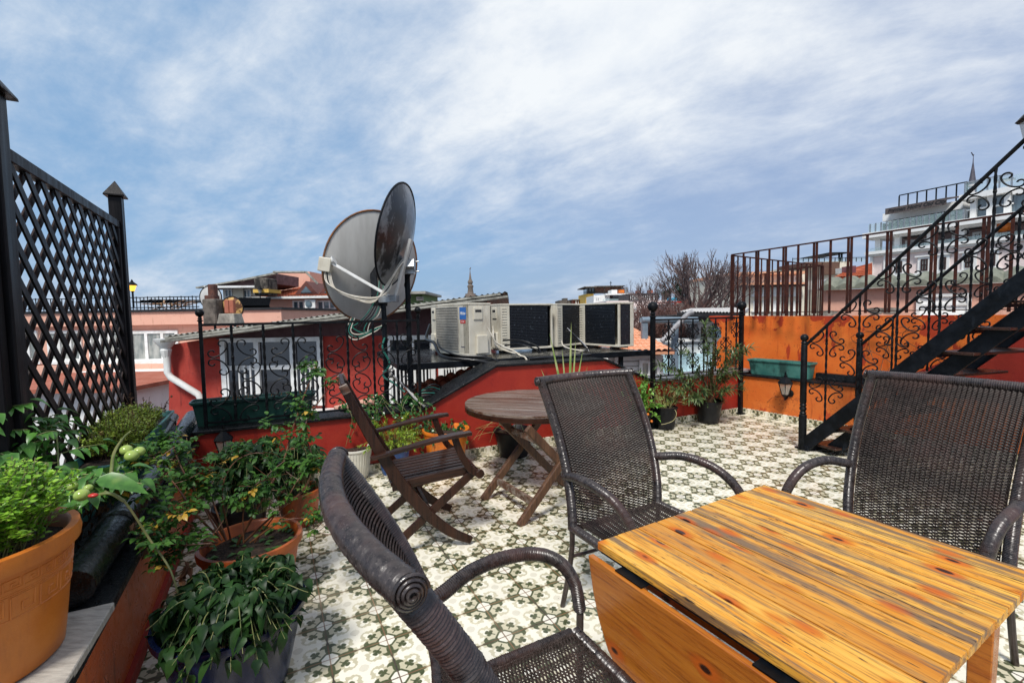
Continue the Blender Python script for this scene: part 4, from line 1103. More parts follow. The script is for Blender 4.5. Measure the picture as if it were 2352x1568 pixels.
for i in range(4):
    o_ = i * .02
    cable('cable', ('grey' if not i % 2 else 'cream') + ' cable spilling down over the parapet by the railing post', [(-1.3 - o_, 4.75, .95), (-1.12 + o_, 4.62, .82 - o_), (-1.0 + o_, 4.55, .70 - o_), (-.90, 4.57 + o_, .60)], .007, M_WIREW if i % 2 else M_GREYP, group='pale cables by the railing post')

# ------------------------------------------------------------------ satellite dishes
def dish(name, label, C, nrm, up, w, h, depth, mback, mrim, pole, poletop, parts_world, thing_group='large satellite dishes'):
    n = V(nrm).normalized(); u = V(up); u = (u - n * u.dot(n)).normalized(); s = u.cross(n)
    t = thing(name, label, 'satellite dish', (pole.x, pole.y, 0), world=True, group=thing_group)
    Mx = Matrix(((s.x, u.x, n.x, C.x), (s.y, u.y, n.y, C.y), (s.z, u.z, n.z, C.z), (0, 0, 0, 1)))
    mb = MB(); rings = []
    for k in range(13):
        q = k / 12; rings.append([V((q * w / 2 * cos(a) + 1e-4 * cos(a), q * h / 2 * sin(a) + 1e-4 * sin(a), depth * (q * q - 1))) for a in [2 * pi * j / 56 for j in range(56)]])
    r2 = [[p + V((0, 0, .006)) for p in r] for r in reversed(rings)]
    mb.loft(rings + r2, True, True); mb.xf(Mx); mb.build('reflector', mback, t, 60)
    mb = MB(); ring = [Mx @ V((w / 2 * cos(a), h / 2 * sin(a), .0)) for a in [2 * pi * j / 56 for j in range(57)]]
    mb.tube(ring, .011, 8, caps=False); mb.build('rim', mrim, t, 60)
    return t, Mx
pole1 = V((-1.315, 4.70, 0)); pole2 = V((-1.085, 4.80, 0))
C1 = V((-1.512, 5.03, 2.055))
t1, MX1 = dish('satellite_dish', 'big grey satellite dish with a rusty rim, seen from behind', C1, (-.66, .70, .26), (.02, 0, 1), 1.09, 1.215, .10, M_DISHB, M_ORUST, pole1, 1.66, None)
def twpole(p, z0, z1, r, t):
    mb = MB(); mb.tube([p + V((0, 0, z0)), p + V((0, 0, z1))], r, 12); mb.build('pole', M_IRONB, t, 40)
    mb = MB(); n = int((z1 - z0) / .02); mb.tube([p + V(((r + .002) * cos(i * .55), (r + .002) * sin(i * .55), z0 + i * .02)) for i in range(n)], .006, 5); mb.build('spiral_wrap', M_IRON, t, 60)
twpole(pole1, .35, 1.70, .026, t1)
mb = MB(); mb.bar(C1 + V((.03, -.08, .0)), C1 + V((.06, -.16, -.42)), .07, .03, up=(0, 1, 0)); mb.bar(C1 + V((.05, -.13, -.34)), pole1 + V((0, 0, 1.66)), .09, .07); mb.build('mount', M_IRONB, t1, bevel=.004)
mb = MB(); mb.bar(pole1 + V((-.03, -.02, 1.70)), pole1 + V((.16, -.05, 1.70)), .08, .07); mb.box(pole1 + V((.03, -.05, 1.69)), (.11, .06, .06)); mb.build('clamp', M_GALV, t1, bevel=.004)
C2 = AY(911, 541, 4.72)
t2, MX2 = dish('satellite_dish', 'dark glossy satellite dish turned edge-on, in front of the grey one', C2, (-.965, .10, .235), (.25, 0, 1), .98, 1.045, .12, M_DISHD, M_IRONB, pole2, 2.1, None)
twpole(pole2, .35, 2.08, .028, t2)
mb = MB(); mb.bar(C2 + V((.155, -.05, -.05)), AY(907, 690, 4.66), .075, .03, up=(1, 0, 0)); mb.build('mount', M_DISHB, t2, bevel=.004)
mb = MB(); mb.bar(C2 + V((.12, -.03, -.28)), pole2 + V((.03, 0, 2.02)), .11, .09); mb.box(pole2 + V((.03, -.01, 2.03)), (.10, .09, .15))
for z in (1.98, 2.08): mb.tube([pole2 + V((0, -.05, z)), pole2 + V((.14, -.05, z))], .008, 6)
mb.build('clamp', M_GALV, t2, bevel=.004)
aA, aB = AY(908, 688, 4.64), AY(762, 604, 4.60)
mb = MB(); mb.bar(aA, aB, .022, .030); mb.build('feed_arm', M_WHITE, t2, bevel=.004)
mb = MB(); mb.box(AY(748, 608, 4.60), (.125, .08, .14), Matrix.Rotation(radians(10), 3, 'Y')); mb.build('receiver_box', M_ACW, t2, bevel=.008, seg=2)
mb = MB(); d = (AY(768, 598, 4.62) - AY(757, 605, 4.6)).normalized(); mb.tube([AY(757, 604, 4.6), AY(762, 600, 4.6), AY(768, 597, 4.6)], [.022, .03, .045], 14); mb.build('feed_horn', M_WHITE, t2, 40)
for i in range(6):
    k = i * 4
    mb = MB(); mb.tube(spline([AY(745 + i * 2.5, 622, 4.60), AY(752 + k, 650 + i * 3, 4.57), AY(800 + k, 676 + i * 2.5, 4.55), AY(860, 683 + i * 2, 4.55), AY(893 - i, 668 - i * 3, 4.56), AY(905 + i * 3, 628 - i * 4, 4.6), AY(925 + i, 596 + i, 4.66), AY(936, 604, 4.72)], 8), .0062, 6)
    mb.build('cable', M_WIREW if i != 2 else M_WIREB, t2, 60)
for i in range(5):
    x0 = 868 + i * 6
    mb = MB(); mb.tube(spline([AY(872 + i * 3, 640, 4.78), AY(866 + i * 4, 680, 4.72), AY(842 + i * 7, 722, 4.7), AY(822 + i * 7, 742, 4.7), AY(810 + i * 9, 752 + i * 3, 4.7), AY(840 + i * 6, 765 - i * 3, 4.7), AY(880, 748, 4.69)], 8), .0058, 6)
    mb.build('hanging_cable', (M_WIREG, M_WIREB, M_WIREB, M_WIREG, M_WIREW)[i], t1, 60)
for i in range(3):
    mb = MB(); mb.tube(spline([AY(807 + i * 4, 730, 4.72), AY(796 + i * 5, 760, 4.7), AY(815 + i * 5, 780 - i * 6, 4.7), AY(860, 762 - i * 3, 4.7), AY(887, 742, 4.69)], 8), .0058, 6)
    mb.build('hanging_cable', (M_WIREW, M_WIREG, M_WIREW)[i], t1, 60)
mb = MB(); mb.tube(spline([AY(884, 775, 4.66), AY(879, 800, 4.65), AY(895, 835, 4.65), AY(880, 862, 4.64), AY(905, 880, 4.62), AY(930, 900, 4.6)], 8), .011, 6); mb.build('cable_bundle', M_WIREG, t1, 60)
# ------------------------------------------------------------------ pots and plants
def rv(r, a=1.0): return V((r.uniform(-a, a), r.uniform(-a, a), r.uniform(-a, a)))
def leaf(mb, p, d, up, Ln, W, fold=.25, droop=.3, segs=3, shape=None):
    d = d.normalized(); s = d.cross(up)
    if s.length < 1e-3: s = d.cross(V((1, .2, 0)))
    s.normalize(); n = s.cross(d)
    shape = shape or (.15, .9, 1.0, .62, 0.0)
    o = len(mb.v); m = segs + 1; dd = d.copy(); q = p.copy()
    for i in range(m):
        t = i / segs; k = t * (len(shape) - 1); a = int(min(k, len(shape) - 2)); w = lerp(shape[a], shape[a + 1], k - a) * W / 2
        mb.v += [q + s * w + n * w * fold * 2, q.copy(), q - s * w + n * w * fold * 2]
        dd = (dd - n * (droop / segs) - V((0, 0, droop * .25 / segs))).normalized(); q = q + dd * (Ln / segs)
    for i in range(segs):
        a = o + i * 3
        mb.f += [(a, a + 1, a + 4, a + 3), (a + 1, a + 2, a + 5, a + 4)]
def pot(name, label, c, rt, rb, h, m, rim=.012, rimh=.03, group=None, cat='plant pot', soil=.85, band=False, mrim=None, n=40):
    t = thing(name, label, cat, c, group=group)
    mb = MB(); pr = [(rb * .96, 0), (rb, .008)]
    for k in range(1, 7): pr.append((lerp(rb, rt, k / 6), (h - rimh) * k / 6))
    pr += [(rt + rim, h - rimh + .003), (rt + rim * 1.25, h - rimh * .5), (rt + rim, h), (rt - .004, h + .001), (rt - .012, h - .008)]
    pr += [(lerp(rt - .012, rb, .5), h * .55), (.001, h * .55)]
    mb.lathe(pr, (0, 0, 0), n); mb.build('pot', m, t, 40)
    mb = MB(); zs = h * soil; rs = lerp(rb, rt, soil) - .014; rings = []; rn = random.Random(len(label))
    for k in range(1, 9): rings.append([V((rs * k / 8 * cos(a), rs * k / 8 * sin(a), zs + rn.uniform(-.006, .010))) for a in [2 * pi * j / 24 for j in range(24)]])
    mb.loft(rings, True, True); mb.build('soil', M_SOIL, t, 80)
    t['zs'] = zs; t['rs'] = rs
    return t
def stemtube(mb, pts, r0, r1, n=6): mb.tube(spline(pts, 4), lambda q: lerp(r0, r1, q), n)

def herb(t, rnd, c, R, z0, z1, nst, nl, ls, mleaf, mstem=None, spread=1.0, shape=(.3, 1, .8, 0), flatt=.5, fold=.15):
    """dense small-leaved herb: many stems, leaf whorls along their upper half"""
    ms, ml = MB(), MB()
    for i in range(nst):
        a = rnd.uniform(0, 2 * pi); r0 = R * .7 * sqrt(rnd.random()); b = c + V((r0 * cos(a), r0 * sin(a), z0))
        r1 = R * spread * sqrt(rnd.random()); a2 = a + rnd.uniform(-.5, .5)
        top = c + V((r1 * cos(a2), r1 * sin(a2), lerp(z0, z1, rnd.uniform(.55, 1) * (1 - .35 * (r1 / (R * spread)) ** 2))))
        mid = b.lerp(top, .5) + V((0, 0, (z1 - z0) * .12)); P = spline([b, mid, top], 6)
        ms.tube(P, .0018, 4, caps=False)
        for k in range(nl):
            q = rnd.uniform(.25, 1); p = P[int(q * (len(P) - 1))] + rv(rnd, ls * .5)
            d = rv(rnd); d.z = abs(d.z) * flatt + .1; leaf(ml, p, d, V((0, 0, 1)) + rv(rnd, .5), ls * rnd.uniform(.6, 1.25), ls * rnd.uniform(.5, .8), fold, .3, 2, shape)
    if mstem: ms.build('stems', mstem, t)
    ml.build('leaves', mleaf, t, 60)
def droopy(t, rnd, c, R, z0, H, nst, nl, ls, mleaf, mstem, W=.42, drop=.9, shape=(.1, .85, 1, .7, .3, 0), reach=1.25):
    ms, ml = MB(), MB()
    for i in range(nst):
        a = rnd.uniform(0, 2 * pi); b = c + V((.3 * R * cos(a), .3 * R * sin(a), z0)); rr = R * rnd.uniform(.5, reach)
        pk = c + V((.55 * rr * cos(a), .55 * rr * sin(a), z0 + H * rnd.uniform(.55, 1))); e = c + V((rr * cos(a), rr * sin(a), z0 + H * rnd.uniform(.0, .75)))
        P = spline([b, pk, e], 7); ms.tube(P, lambda q: lerp(.0030, .0012, q), 5, caps=False)
        for k in range(nl):
            q = rnd.uniform(.3, 1); p = P[int(q * (len(P) - 1))]
            a3 = rnd.uniform(0, 2 * pi); d = V((cos(a3), sin(a3), rnd.uniform(-.9, .5))); leaf(ml, p, d, V((0, 0, 1)) + rv(rnd, .4), ls * rnd.uniform(.55, 1.2), ls * W * rnd.uniform(.8, 1.2), .22, drop * rnd.uniform(.6, 1.6), 5, shape)
    ms.build('stems', mstem, t, 60); ml.build('leaves', mleaf, t, 60)
def roseleaves(ml, rnd, p, d, s):
    """compound leaf of five leaflets"""
    d = d.normalized(); sd_ = d.cross(V((0, 0, 1)) + rv(rnd, .3)).normalized()
    for k, (q, sg) in enumerate(((.35, 1), (.35, -1), (.7, 1), (.7, -1), (1, 0))):
        b = p + d * s * q * 1.5; dd = (d * (.5 if sg else 1) + sd_ * sg + V((0, 0, rnd.uniform(-.4, .2))))
        leaf(ml, b, dd, V((0, 0, 1)) + rv(rnd, .5), s * rnd.uniform(.8, 1.1), s * .62, .18, .5, 3, (.2, .9, 1, .7, 0))

# --- big planter with meander relief and its herb
rnd = random.Random(11)
cP = V((-1.60, 1.262, .519))
t = pot('plant_pot', 'big orange plastic planter with meander relief, filled with bright green herbs', cP, .245, .208, .375, M_TERRA, .016, .05, soil=.86, n=64)
mb = MB()
def keyband(z, hh, ww, R, r):
    x = 0
    cnt = int(2 * pi * R / ww)
    for k in range(cnt):
        a0 = 2 * pi * k / cnt
        unit = [(0, 0), (0, 1), (.82, 1), (.82, .25), (.38, .25), (.38, .62), (.60, .62)]
        for (xa, za), (xb, zb_) in zip(unit, unit[1:]):
            pts = []
            for q in range(4):
                xx = lerp(xa, xb, q / 3); zz = z + hh * lerp(za, zb_, q / 3); a = a0 + xx * ww / R; Rz = lerp(.208, .245, zz / .325); pts.append((Rz * cos(a), Rz * sin(a), zz))
            mb.tube(pts, r, 5)
        a1 = a0 + ww / R; Rz = lerp(.208, .245, z / .325)
        mb.tube([(Rz * cos(lerp(a0, a1, q / 5)), Rz * sin(lerp(a0, a1, q / 5)), z) for q in range(6)], r, 5)
keyband(.195, .062, .075, .26, .0028); keyband(.280, .028, .048, .27, .0022)
for z in (.262, .268):
    Rz = lerp(.208, .245, z / .325); mb.tube([(Rz * cos(2 * pi * k / 64), Rz * sin(2 * pi * k / 64), z) for k in range(65)], .0022, 5)
mb.build('meander_relief', M_TERRA, t, 50)
herb(t, rnd, V((0, 0, 0)), .225, .30, .63, 330, 36, .019, M_HERB, M_STEMG, 1.22, (.4, 1, 1, .5, 0))
# --- tomato plant growing behind, with green tomatoes
tt = thing('tomato_plant', 'tall tomato plant with big lobed leaves and a few green tomatoes on the left parapet', 'plant', L(-.05, .36, .5), world=True)
ms, ml = MB(), MB(); rnd = random.Random(5)
def tomleaf(p, d, s):
    d = d.normalized(); side = d.cross(V((0, 0, 1))).normalized(); q = p.copy(); dd = d.copy()
    ms.tube([q, q + d * s * .5, q + d * s + V((0, 0, -s * .12))], .0022, 5, caps=False)
    for k in range(4):
        b = p + d * s * (.25 + .22 * k) + V((0, 0, -s * .04 * k))
        for sg in (-1, 1): leaf(ml, b, side * sg + d * .6 + V((0, 0, -.15)), V((0, 0, 1)) + rv(rnd, .3), s * .5 * (1 - .1 * k), s * .24, .2, .8, 4, (.2, 1, .6, .85, .3, 0))
    leaf(ml, p + d * s, d + V((0, 0, -.3)), V((0, 0, 1)), s * .55, s * .34, .2, .9, 4, (.3, 1, .7, .8, .3, 0))
for (a, b_) in (((8, 1240), (30, 990)), ((80, 1230), (100, 965)), ((0, 1200), (-30, 950)), ((140, 1200), (130, 990)), ((175, 1180), (215, 1090))):
    Y = 1.85 + rnd.uniform(-.12, .25); p0, p1 = AY(a[0], a[1], Y), AY(b_[0], b_[1], Y + .1); P = spline([p0, p0.lerp(p1, .5) + rv(rnd, .04), p1], 6); ms.tube(P, lambda q: lerp(.006, .003, q), 6)
    for k in range(17):
        p = P[min(len(P) - 1, int(len(P) * (.35 + .04 * k)))]
        an = rnd.uniform(0, 2 * pi); tomleaf(p, V((cos(an), sin(an), rnd.uniform(-.1, .5))), rnd.uniform(.10, .20))
for (x, y, Y, sc) in ((300, 1108, 1.9, 1.0), (250, 1095, 1.9, 1.1)): tomleaf(AY(x - 60, y - 6, Y), V((1, .1, -.05)), .15 * sc)
leaf(ml, AY(225, 1100, 1.75), V((1, .05, -.12)), V((0, -.6, 1)), .19, .075, .15, .5, 6, (.3, 1, .9, .7, .4, 0))
leaf(ml, AY(262, 1042, 2.2), V((.03, .0, -1)), V((0, -1, .1)), .16, .05, .15, .0, 5, (.2, .6, 1, .8, 0))
stemtube(ms, [AY(240, 1128, 1.78), AY(285, 1150, 1.80), AY(345, 1240, 1.85), AY(392, 1310, 1.83), AY(418, 1400, 1.80)], .0052, .0035)
stemtube(ms, [AY(170, 1130, 1.78), AY(205, 1140, 1.78), AY(250, 1132, 1.78), AY(285, 1150, 1.80)], .006, .007)
stemtube(ms, [AY(255, 1090, 2.0), AY(262, 1040, 2.1), AY(284, 1005, 2.2), AY(300, 990, 2.25)], .008, .004)
ms.build('stems', M_STEMG, tt, 60); ml.build('leaves', M_TOML, tt, 60)
for (x, y, Y, r) in ((290, 1033, 2.15, .027), (303, 1046, 2.13, .030), (320, 1036, 2.16, .025), (188, 1136, 1.72, .026), (165, 1116, 1.75, .02), (203, 1120, 1.76, .016)):
    mb = MB(); mb.ball(AY(x, y, Y), r, 16, 10, (1, 1, .88)); mb.build('tomato', simple('green_tomato_skin', (.24, .38, .07), (.38, .46, .12), 9, .2, bump=0) if 'green_tomato_skin' not in MATS else MATS['green_tomato_skin'], tt, 60)
mb = MB(); mb.ball(AY(214, 1137, 1.70), .013, 10, 8, (1.4, 1, .6)); mb.build('red_flower', M_LABR, tt, 60)

# --- teal troughs on the left parapet
def trough(label, c, ang, Ln, W, H, m, fill=None, tilt=0, group='plastic planter troughs', name='planter_trough'):
    t = thing(name, label, 'planter', c, ang, group)
    def ring(l, w, z): 
        r_ = .03; return [V((sx * (l / 2 - r_) + r_ * cos(a), sy * (w / 2 - r_) + r_ * sin(a), z)) for sx, sy, a0 in ((1, 1, 0), (-1, 1, 90), (-1, -1, 180), (1, -1, 270)) for a in [radians(a0 + d) for d in (0, 30, 60, 90)]]
    mb = MB(); rr = [ring(Ln * .9, W * .72, 0), ring(Ln * .905, W * .73, .01), ring(Ln * .955, W * .9, H - .035), ring(Ln * .985, W * .98, H - .03), ring(Ln * .985, W * .98, H - .02), ring(Ln, W * 1.06, H - .018), ring(Ln, W * 1.06, H), ring(Ln * .975, W * .93, H), ring(Ln * .93, W * .8, H * .5)]
    mb.loft(rr, True, True); mb.build('trough', m, t, 35)
    mb = MB(); r2 = ring(Ln * .95, W * .86, H * .80); mb.add(r2, [tuple(range(len(r2)))]); mb.build('soil', M_SOIL, t)
    return t
aL = atan2(LWD.y, LWD.x)
t1_ = trough('dark teal planter trough behind the big orange planter', L(.36, .36, .487), aL, 1.0, .24, .24, M_TEAL)
rnd = random.Random(8); ml = MB(); ms = MB()
for i in range(150):
    p = V((rnd.uniform(-.5, .5), rnd.uniform(-.16, -.08), rnd.uniform(.02, .24))); leaf(ml, p, V((rnd.uniform(-.4, .4), -.5, -1)), V((0, -1, 0)) + rv(rnd, .6), rnd.uniform(.025, .06), .022, .5, 1.2, 3)
ml.build('dead_leaves', M_DEAD, t1_, 60)
t2_ = trough('long teal planter trough nearer the lattice post, holding a yellow-green herb', L(1.80, .33, .487), aL, 1.75, .26, .22, M_TEALP)
rnd = random.Random(9)
for k, (xx, R_, zz) in enumerate(((-.42, .17, .44), (-.15, .17, .46), (.12, .16, .45))):
    herb(t2_, rnd, V((xx, .0, 0)), R_, .15, zz, 190, 34, .018, M_MOSS if k else M_MOSS, M_BARK, 1.15, (.4, 1, .8, 0), 1.0)
ml = MB(); ms = MB()
for i in range(26):
    b = V((rnd.uniform(.25, .8), rnd.uniform(-.07, .07), .16)); e = b + V((rnd.uniform(-.1, .1), rnd.uniform(-.1, .1), rnd.uniform(.1, .3))); P = spline([b, b.lerp(e, .5) + rv(rnd, .02), e], 4); ms.tube(P, .0014, 4)
    for k in range(7): leaf(ml, P[rnd.randrange(3, len(P))], rv(rnd), V((0, 0, 1)), .026, .014, .4, 1, 2)
ms.build('dry_stems', M_BARK, t2_); ml.build('dry_leaves', M_DEAD, t2_, 60)

# --- rose bush in a terracotta pot
rnd = random.Random(21)
cR = V((-1.42, 2.38, .003)); t = pot('plant_pot', 'round terracotta pot with a leggy rose bush, standing behind the navy blue pot', cR, .235, .175, .345, M_TERRA2, .014, .045, soil=.84)
ms, ml, my = MB(), MB(), MB()
def cane(pts, r=.006, dens=26, s=.024, world=True, twigs=9, loc=cR):
    dens = int(dens * 2.3); s *= 1.3
    P = spline([V(p) - loc for p in pts], 6); ms.tube(P, lambda q: lerp(r, r * .4, q), 6)
    src = list(P)
    for k in range(twigs):
        i = rnd.randrange(len(P) // 4, len(P)); e = P[i] + V((rnd.uniform(-1, 1), rnd.uniform(-1, 1), rnd.uniform(-.1, .9))).normalized() * rnd.uniform(.05, .14); T = spline([P[i], P[i].lerp(e, .5) + rv(rnd, .015), e], 4); ms.tube(T, .0016, 4); src += T * 2
    for k in range(dens):
        p = src[rnd.randrange(len(src) // 5, len(src))]; d = V((rnd.uniform(-1, 1), rnd.uniform(-1, 1), rnd.uniform(-.2, .7)))
        roseleaves(ml if rnd.random() > .035 else my, rnd, p, d, s * rnd.uniform(.7, 1.25))
Yr = 2.4
cane([AY(545, 1250, 2.38), AY(600, 1150, 2.4), AY(650, 1060, 2.5), AY(672, 985, 2.6), AY(700, 905, 2.68), AY(722, 850, 2.72)], .007, 40, .025)
cane([AY(560, 1245, 2.38), AY(630, 1180, 2.4), AY(700, 1120, 2.42), AY(716, 1050, 2.45), AY(700, 980, 2.5), AY(745, 905, 2.6), AY(768, 880, 2.6)], .006, 40, .025)
cane([AY(575, 1245, 2.35), AY(640, 1200, 2.3), AY(690, 1190, 2.3), AY(718, 1200, 2.3), AY(722, 1240, 2.28)], .005, 18, .024)
cane([AY(520, 1240, 2.35), AY(470, 1160, 2.3), AY(420, 1080, 2.3), AY(400, 1030, 2.35), AY(392, 1005, 2.4)], .006, 34, .026)
cane([AY(510, 1240, 2.3), AY(450, 1180, 2.2), AY(400, 1110, 2.2), AY(345, 1060, 2.2), AY(300, 1080, 2.2)], .006, 34, .026)
cane([AY(530, 1240, 2.4), AY(510, 1130, 2.4), AY(540, 1060, 2.45), AY(600, 1040, 2.5), AY(640, 1075, 2.5)], .005, 26, .025)
cane([AY(500, 1245, 2.2), AY(440, 1240, 2.1), AY(390, 1225, 2.05), AY(350, 1190, 2.0)], .005, 24, .024)
cane([AY(500, 1245, 2.2), AY(430, 1270, 2.1), AY(380, 1290, 2.0), AY(345, 1275, 2.0)], .004, 20, .024)
cane([AY(585, 1245, 2.4), AY(655, 1150, 2.4), AY(690, 1095, 2.45), AY(722, 1080, 2.5)], .004, 16, .024)
for (pts_, d_) in (([AY(500, 1240, 2.2), AY(400, 1180, 2.1), AY(330, 1130, 2.05), AY(280, 1150, 2.0)], 22), ([AY(510, 1240, 2.25), AY(440, 1120, 2.3), AY(370, 1060, 2.35), AY(330, 1040, 2.35)], 26), ([AY(520, 1240, 2.3), AY(480, 1130, 2.35), AY(440, 1070, 2.4), AY(420, 1040, 2.5)], 22), ([AY(560, 1245, 2.3), AY(560, 1170, 2.3), AY(590, 1110, 2.35), AY(640, 1100, 2.4)], 20), ([AY(490, 1250, 2.15), AY(400, 1250, 1.98), AY(345, 1230, 1.95)], 20)):
    cane(pts_, .0045, d_, .026)
for k in range(46):
    a = rnd.uniform(0, 2 * pi); rr = .2 * sqrt(rnd.random()); p = V((rr * cos(a), rr * sin(a), .30)); leaf(ml, p, V((cos(a), sin(a), rnd.uniform(.1, .9))), V((0, 0, 1)), rnd.uniform(.03, .07), .03, .2, .6, 3)
ms.build('canes', simple('rose_cane', (.10, .028, .014), (.16, .075, .03), 14, .5, bump=.3), t, 60); ml.build('leaves', M_ROSEL, t, 60); my.build('yellow_leaves', M_YELL, t, 60)
ml2 = MB()
for k in range(70):
    p = AY(rnd.uniform(300, 470), rnd.uniform(1180, 1400), rnd.uniform(1.75, 2.1)) - cR
    if p.x > -.15: pass
for (x0, y0, x1, y1, n_) in ((430, 1290, 425, 1400, 26), (320, 1200, 330, 1270, 12)):
    for k in range(n_):
        q = k / n_; p = AY(lerp(x0, x1, q) + rnd.uniform(-12, 12), lerp(y0, y1, q), 1.98) - cR; leaf(ml2, p, V((rnd.uniform(-.4, .4), rnd.uniform(-.4, .4), -1)), rv(rnd), .05, .025, .5, 1.0, 3)
ml2.build('dead_leaves', M_DEAD, t, 60)
# --- navy pot with drooping plant (nearest)
rnd = random.Random(31)
cN = V((-1.165, 1.80, .003)); t = pot('plant_pot', 'glossy navy blue pot under the dark drooping plant, nearest the frame bottom', cN, .262, .19, .34, M_BLUEP, .012, .03, soil=.80)
droopy(t, rnd, V((.045, -.04, 0)), .285, .26, .24, 130, 15, .082, M_DARKL, M_STEMG, .46, 1.4, reach=1.05)
# --- black pot and brown pot with dark drooping plant behind the rose
cK = V((-1.86, 3.02, .003)); t = pot('plant_pot', 'black plastic pot with a dark drooping plant, behind the rose bush', cK, .16, .12, .27, M_BLACKP, .010, .03, soil=.85)
droopy(t, rnd, V((.08, .0, 0)), .30, .22, .50, 85, 13, .085, M_DARKL, M_STEMG, .44, 1.3, reach=1.0)
cK = V((-1.60, 3.30, .003)); t = pot('plant_pot', 'brown terracotta pot half hidden by the dark drooping leaves', cK, .15, .11, .26, M_TERRA2, .010, .035, soil=.85)
droopy(t, rnd, V((0, 0, 0)), .22, .22, .42, 40, 10, .08, M_DARKL, M_STEMG, .44, 1.3, reach=1.0)
cK = V((-2.12, 3.55, .003)); t = pot('plant_pot', 'small dark pot in the corner under the left wall lantern', cK, .13, .10, .22, M_BLACKP, .010, .03, soil=.85)
droopy(t, rnd, V((0, 0, 0)), .2, .2, .34, 26, 9, .07, M_ROSEL, M_STEMG, .5, 1.1, reach=1.0)
cK = V((-1.90, 4.02, .003)); t = pot('plant_pot', 'low black bowl against the red wall left of the white pot', cK, .10, .075, .14, M_BLACKP, .008, .02, soil=.85)
herb(t, rnd, V((0, 0, 0)), .09, .11, .22, 30, 14, .02, M_ROSEL, M_STEMG)
# --- white pot, empty but for soil
c_ = V((-1.50, 4.24, .003)); t = pot('plant_pot', 'plain off-white pot holding only soil', c_, .145, .105, .285, M_WPOT, .008, .02, soil=.93)
mb = MB()
for k in range(36):
    a = k * 2 * pi / 36; mb.bar((.107 * cos(a), .107 * sin(a), .01), (.147 * cos(a), .147 * sin(a), .262), .004, .004)
mb.build('ribs', M_WPOT, t)
# --- blue pot with lime cypress
rnd = random.Random(41)
c_ = V((-1.17, 4.36, .003)); t = pot('plant_pot', 'cobalt blue pot with yellow inside rim and a bushy lime-green cypress', c_, .155, .115, .25, M_BLUEP2, .008, .02, soil=.9)
mb = MB(); mb.tube([(.158 * cos(2 * pi * k / 40), .158 * sin(2 * pi * k / 40), .252) for k in range(41)], .010, 8); mb.build('yellow_rim', M_TERRA3, t, 50)
ms, ml = MB(), MB()
for i in range(95):
    a = rnd.uniform(0, 2 * pi); el = rnd.uniform(.15, 1.35); Ln = rnd.uniform(.2, .34); b = V((.05 * cos(a), .05 * sin(a), .24)); d = V((cos(a) * cos(el), sin(a) * cos(el), sin(el))); e = b + V((d.x * Ln * .95, d.y * Ln * .95, d.z * Ln * 1.05)); P = spline([b, b.lerp(e, .6) + V((0, 0, .03)), e + V((0, 0, -.02))], 6); ms.tube(P, .0022, 4)
    for k in range(30):
        q = rnd.randrange(4, len(P)); dd = (P[min(q + 1, len(P) - 1)] - P[q - 1]).normalized() + rv(rnd, .8); leaf(ml, P[q], dd, V((0, 0, 1)) + rv(rnd, .4), rnd.uniform(.022, .045), .007, .2, .3, 2, (.5, 1, .6, 0))
ms.build('branches', M_STEMG, t); ml.build('foliage', M_CYPR, t, 60)
# --- orange pot with ivy
c_ = V((-.68, 4.52, .003)); t = pot('plant_pot', 'bright orange plastic pot with ivy strands, between the folding chair and the ramp', c_, .225, .165, .385, M_TERRA3, .010, .03, soil=.87)
ms, ml = MB(), MB(); ivyshape = (.5, 1, .75, .9, .2, 0)
def ivy(ms, ml, pts, n_, s, rnd, loc=V((0, 0, 0))):
    P = spline([V(p) - loc for p in pts], 6); ms.tube(P, .0022, 4)
    for k in range(n_):
        p = P[rnd.randrange(len(P))] + rv(rnd, .012); leaf(ml, p, rv(rnd) + V((0, 0, -.3)), V((0, -1, .5)) + rv(rnd, .6), s * rnd.uniform(.7, 1.3), s * rnd.uniform(.8, 1.1), .12, .3, 5, ivyshape)
for k in range(8):
    a = rnd.uniform(0, 2 * pi); ivy(ms, ml, [(.1 * cos(a), .1 * sin(a), .34), (.2 * cos(a), .2 * sin(a), .42), (.26 * cos(a), .26 * sin(a), rnd.uniform(.05, .36))], 14, .035, rnd)
ms.build('stems', M_STEMG, t); ml.build('leaves', M_IVYL, t, 60)
# ivy creeping over the parapet
ti = thing('ivy', 'dark ivy creeping over the low red parapet behind the folding chair', 'plant', B(.45, 0, .5), world=True); ms, ml = MB(), MB(); rnd = random.Random(44)
for k in range(22):
    s = rnd.uniform(-.1, .62); a = B(s, .1, .62); ivy(ms, ml, [a, a + V((rnd.uniform(-.1, .1), -.08, rnd.uniform(.02, .14))), B(s + rnd.uniform(-.1, .1), -.05, .58), B(s + rnd.uniform(-.15, .15), -.07, rnd.uniform(.30, .5))], 22, .034, rnd)
ms.build('stems', M_STEMG, ti); ml.build('leaves', M_IVYL, ti, 60)
# --- wide glossy black pot with grassy leaves
rnd = random.Random(47)
c_ = V((0.0, 4.84, .003)); t = pot('plant_pot', 'wide glossy black pot with thin striped grass leaves, left behind the round table', c_, .205, .15, .285, M_BLACKP, .012, .03, soil=.85)
ml = MB()
for (dx, dy, h_) in ((-.34, -.05, .14), (-.42, 0, .08), (-.30, -.08, .20), (-.2, -.1, .12), (-.46, .02, .02), (.1, -.1, .15), (-.15, .1, .2), (-.38, -.1, -.05)):
    P = spline([(0, 0, .22), (dx * .45, dy * .5, .30 + h_ * .6), (dx, dy, .26 + h_ * .3), (dx * 1.25, dy * 1.3, .16 + h_ * .2)], 5)
    ml.sweep(P, [[(-.006 * (1 - i / len(P)) - .001, 0), (0, -.001), (.006 * (1 - i / len(P)) + .001, 0), (0, .001)] for i in range(len(P))])
ml.build('leaves', M_YUCCA, t, 60)
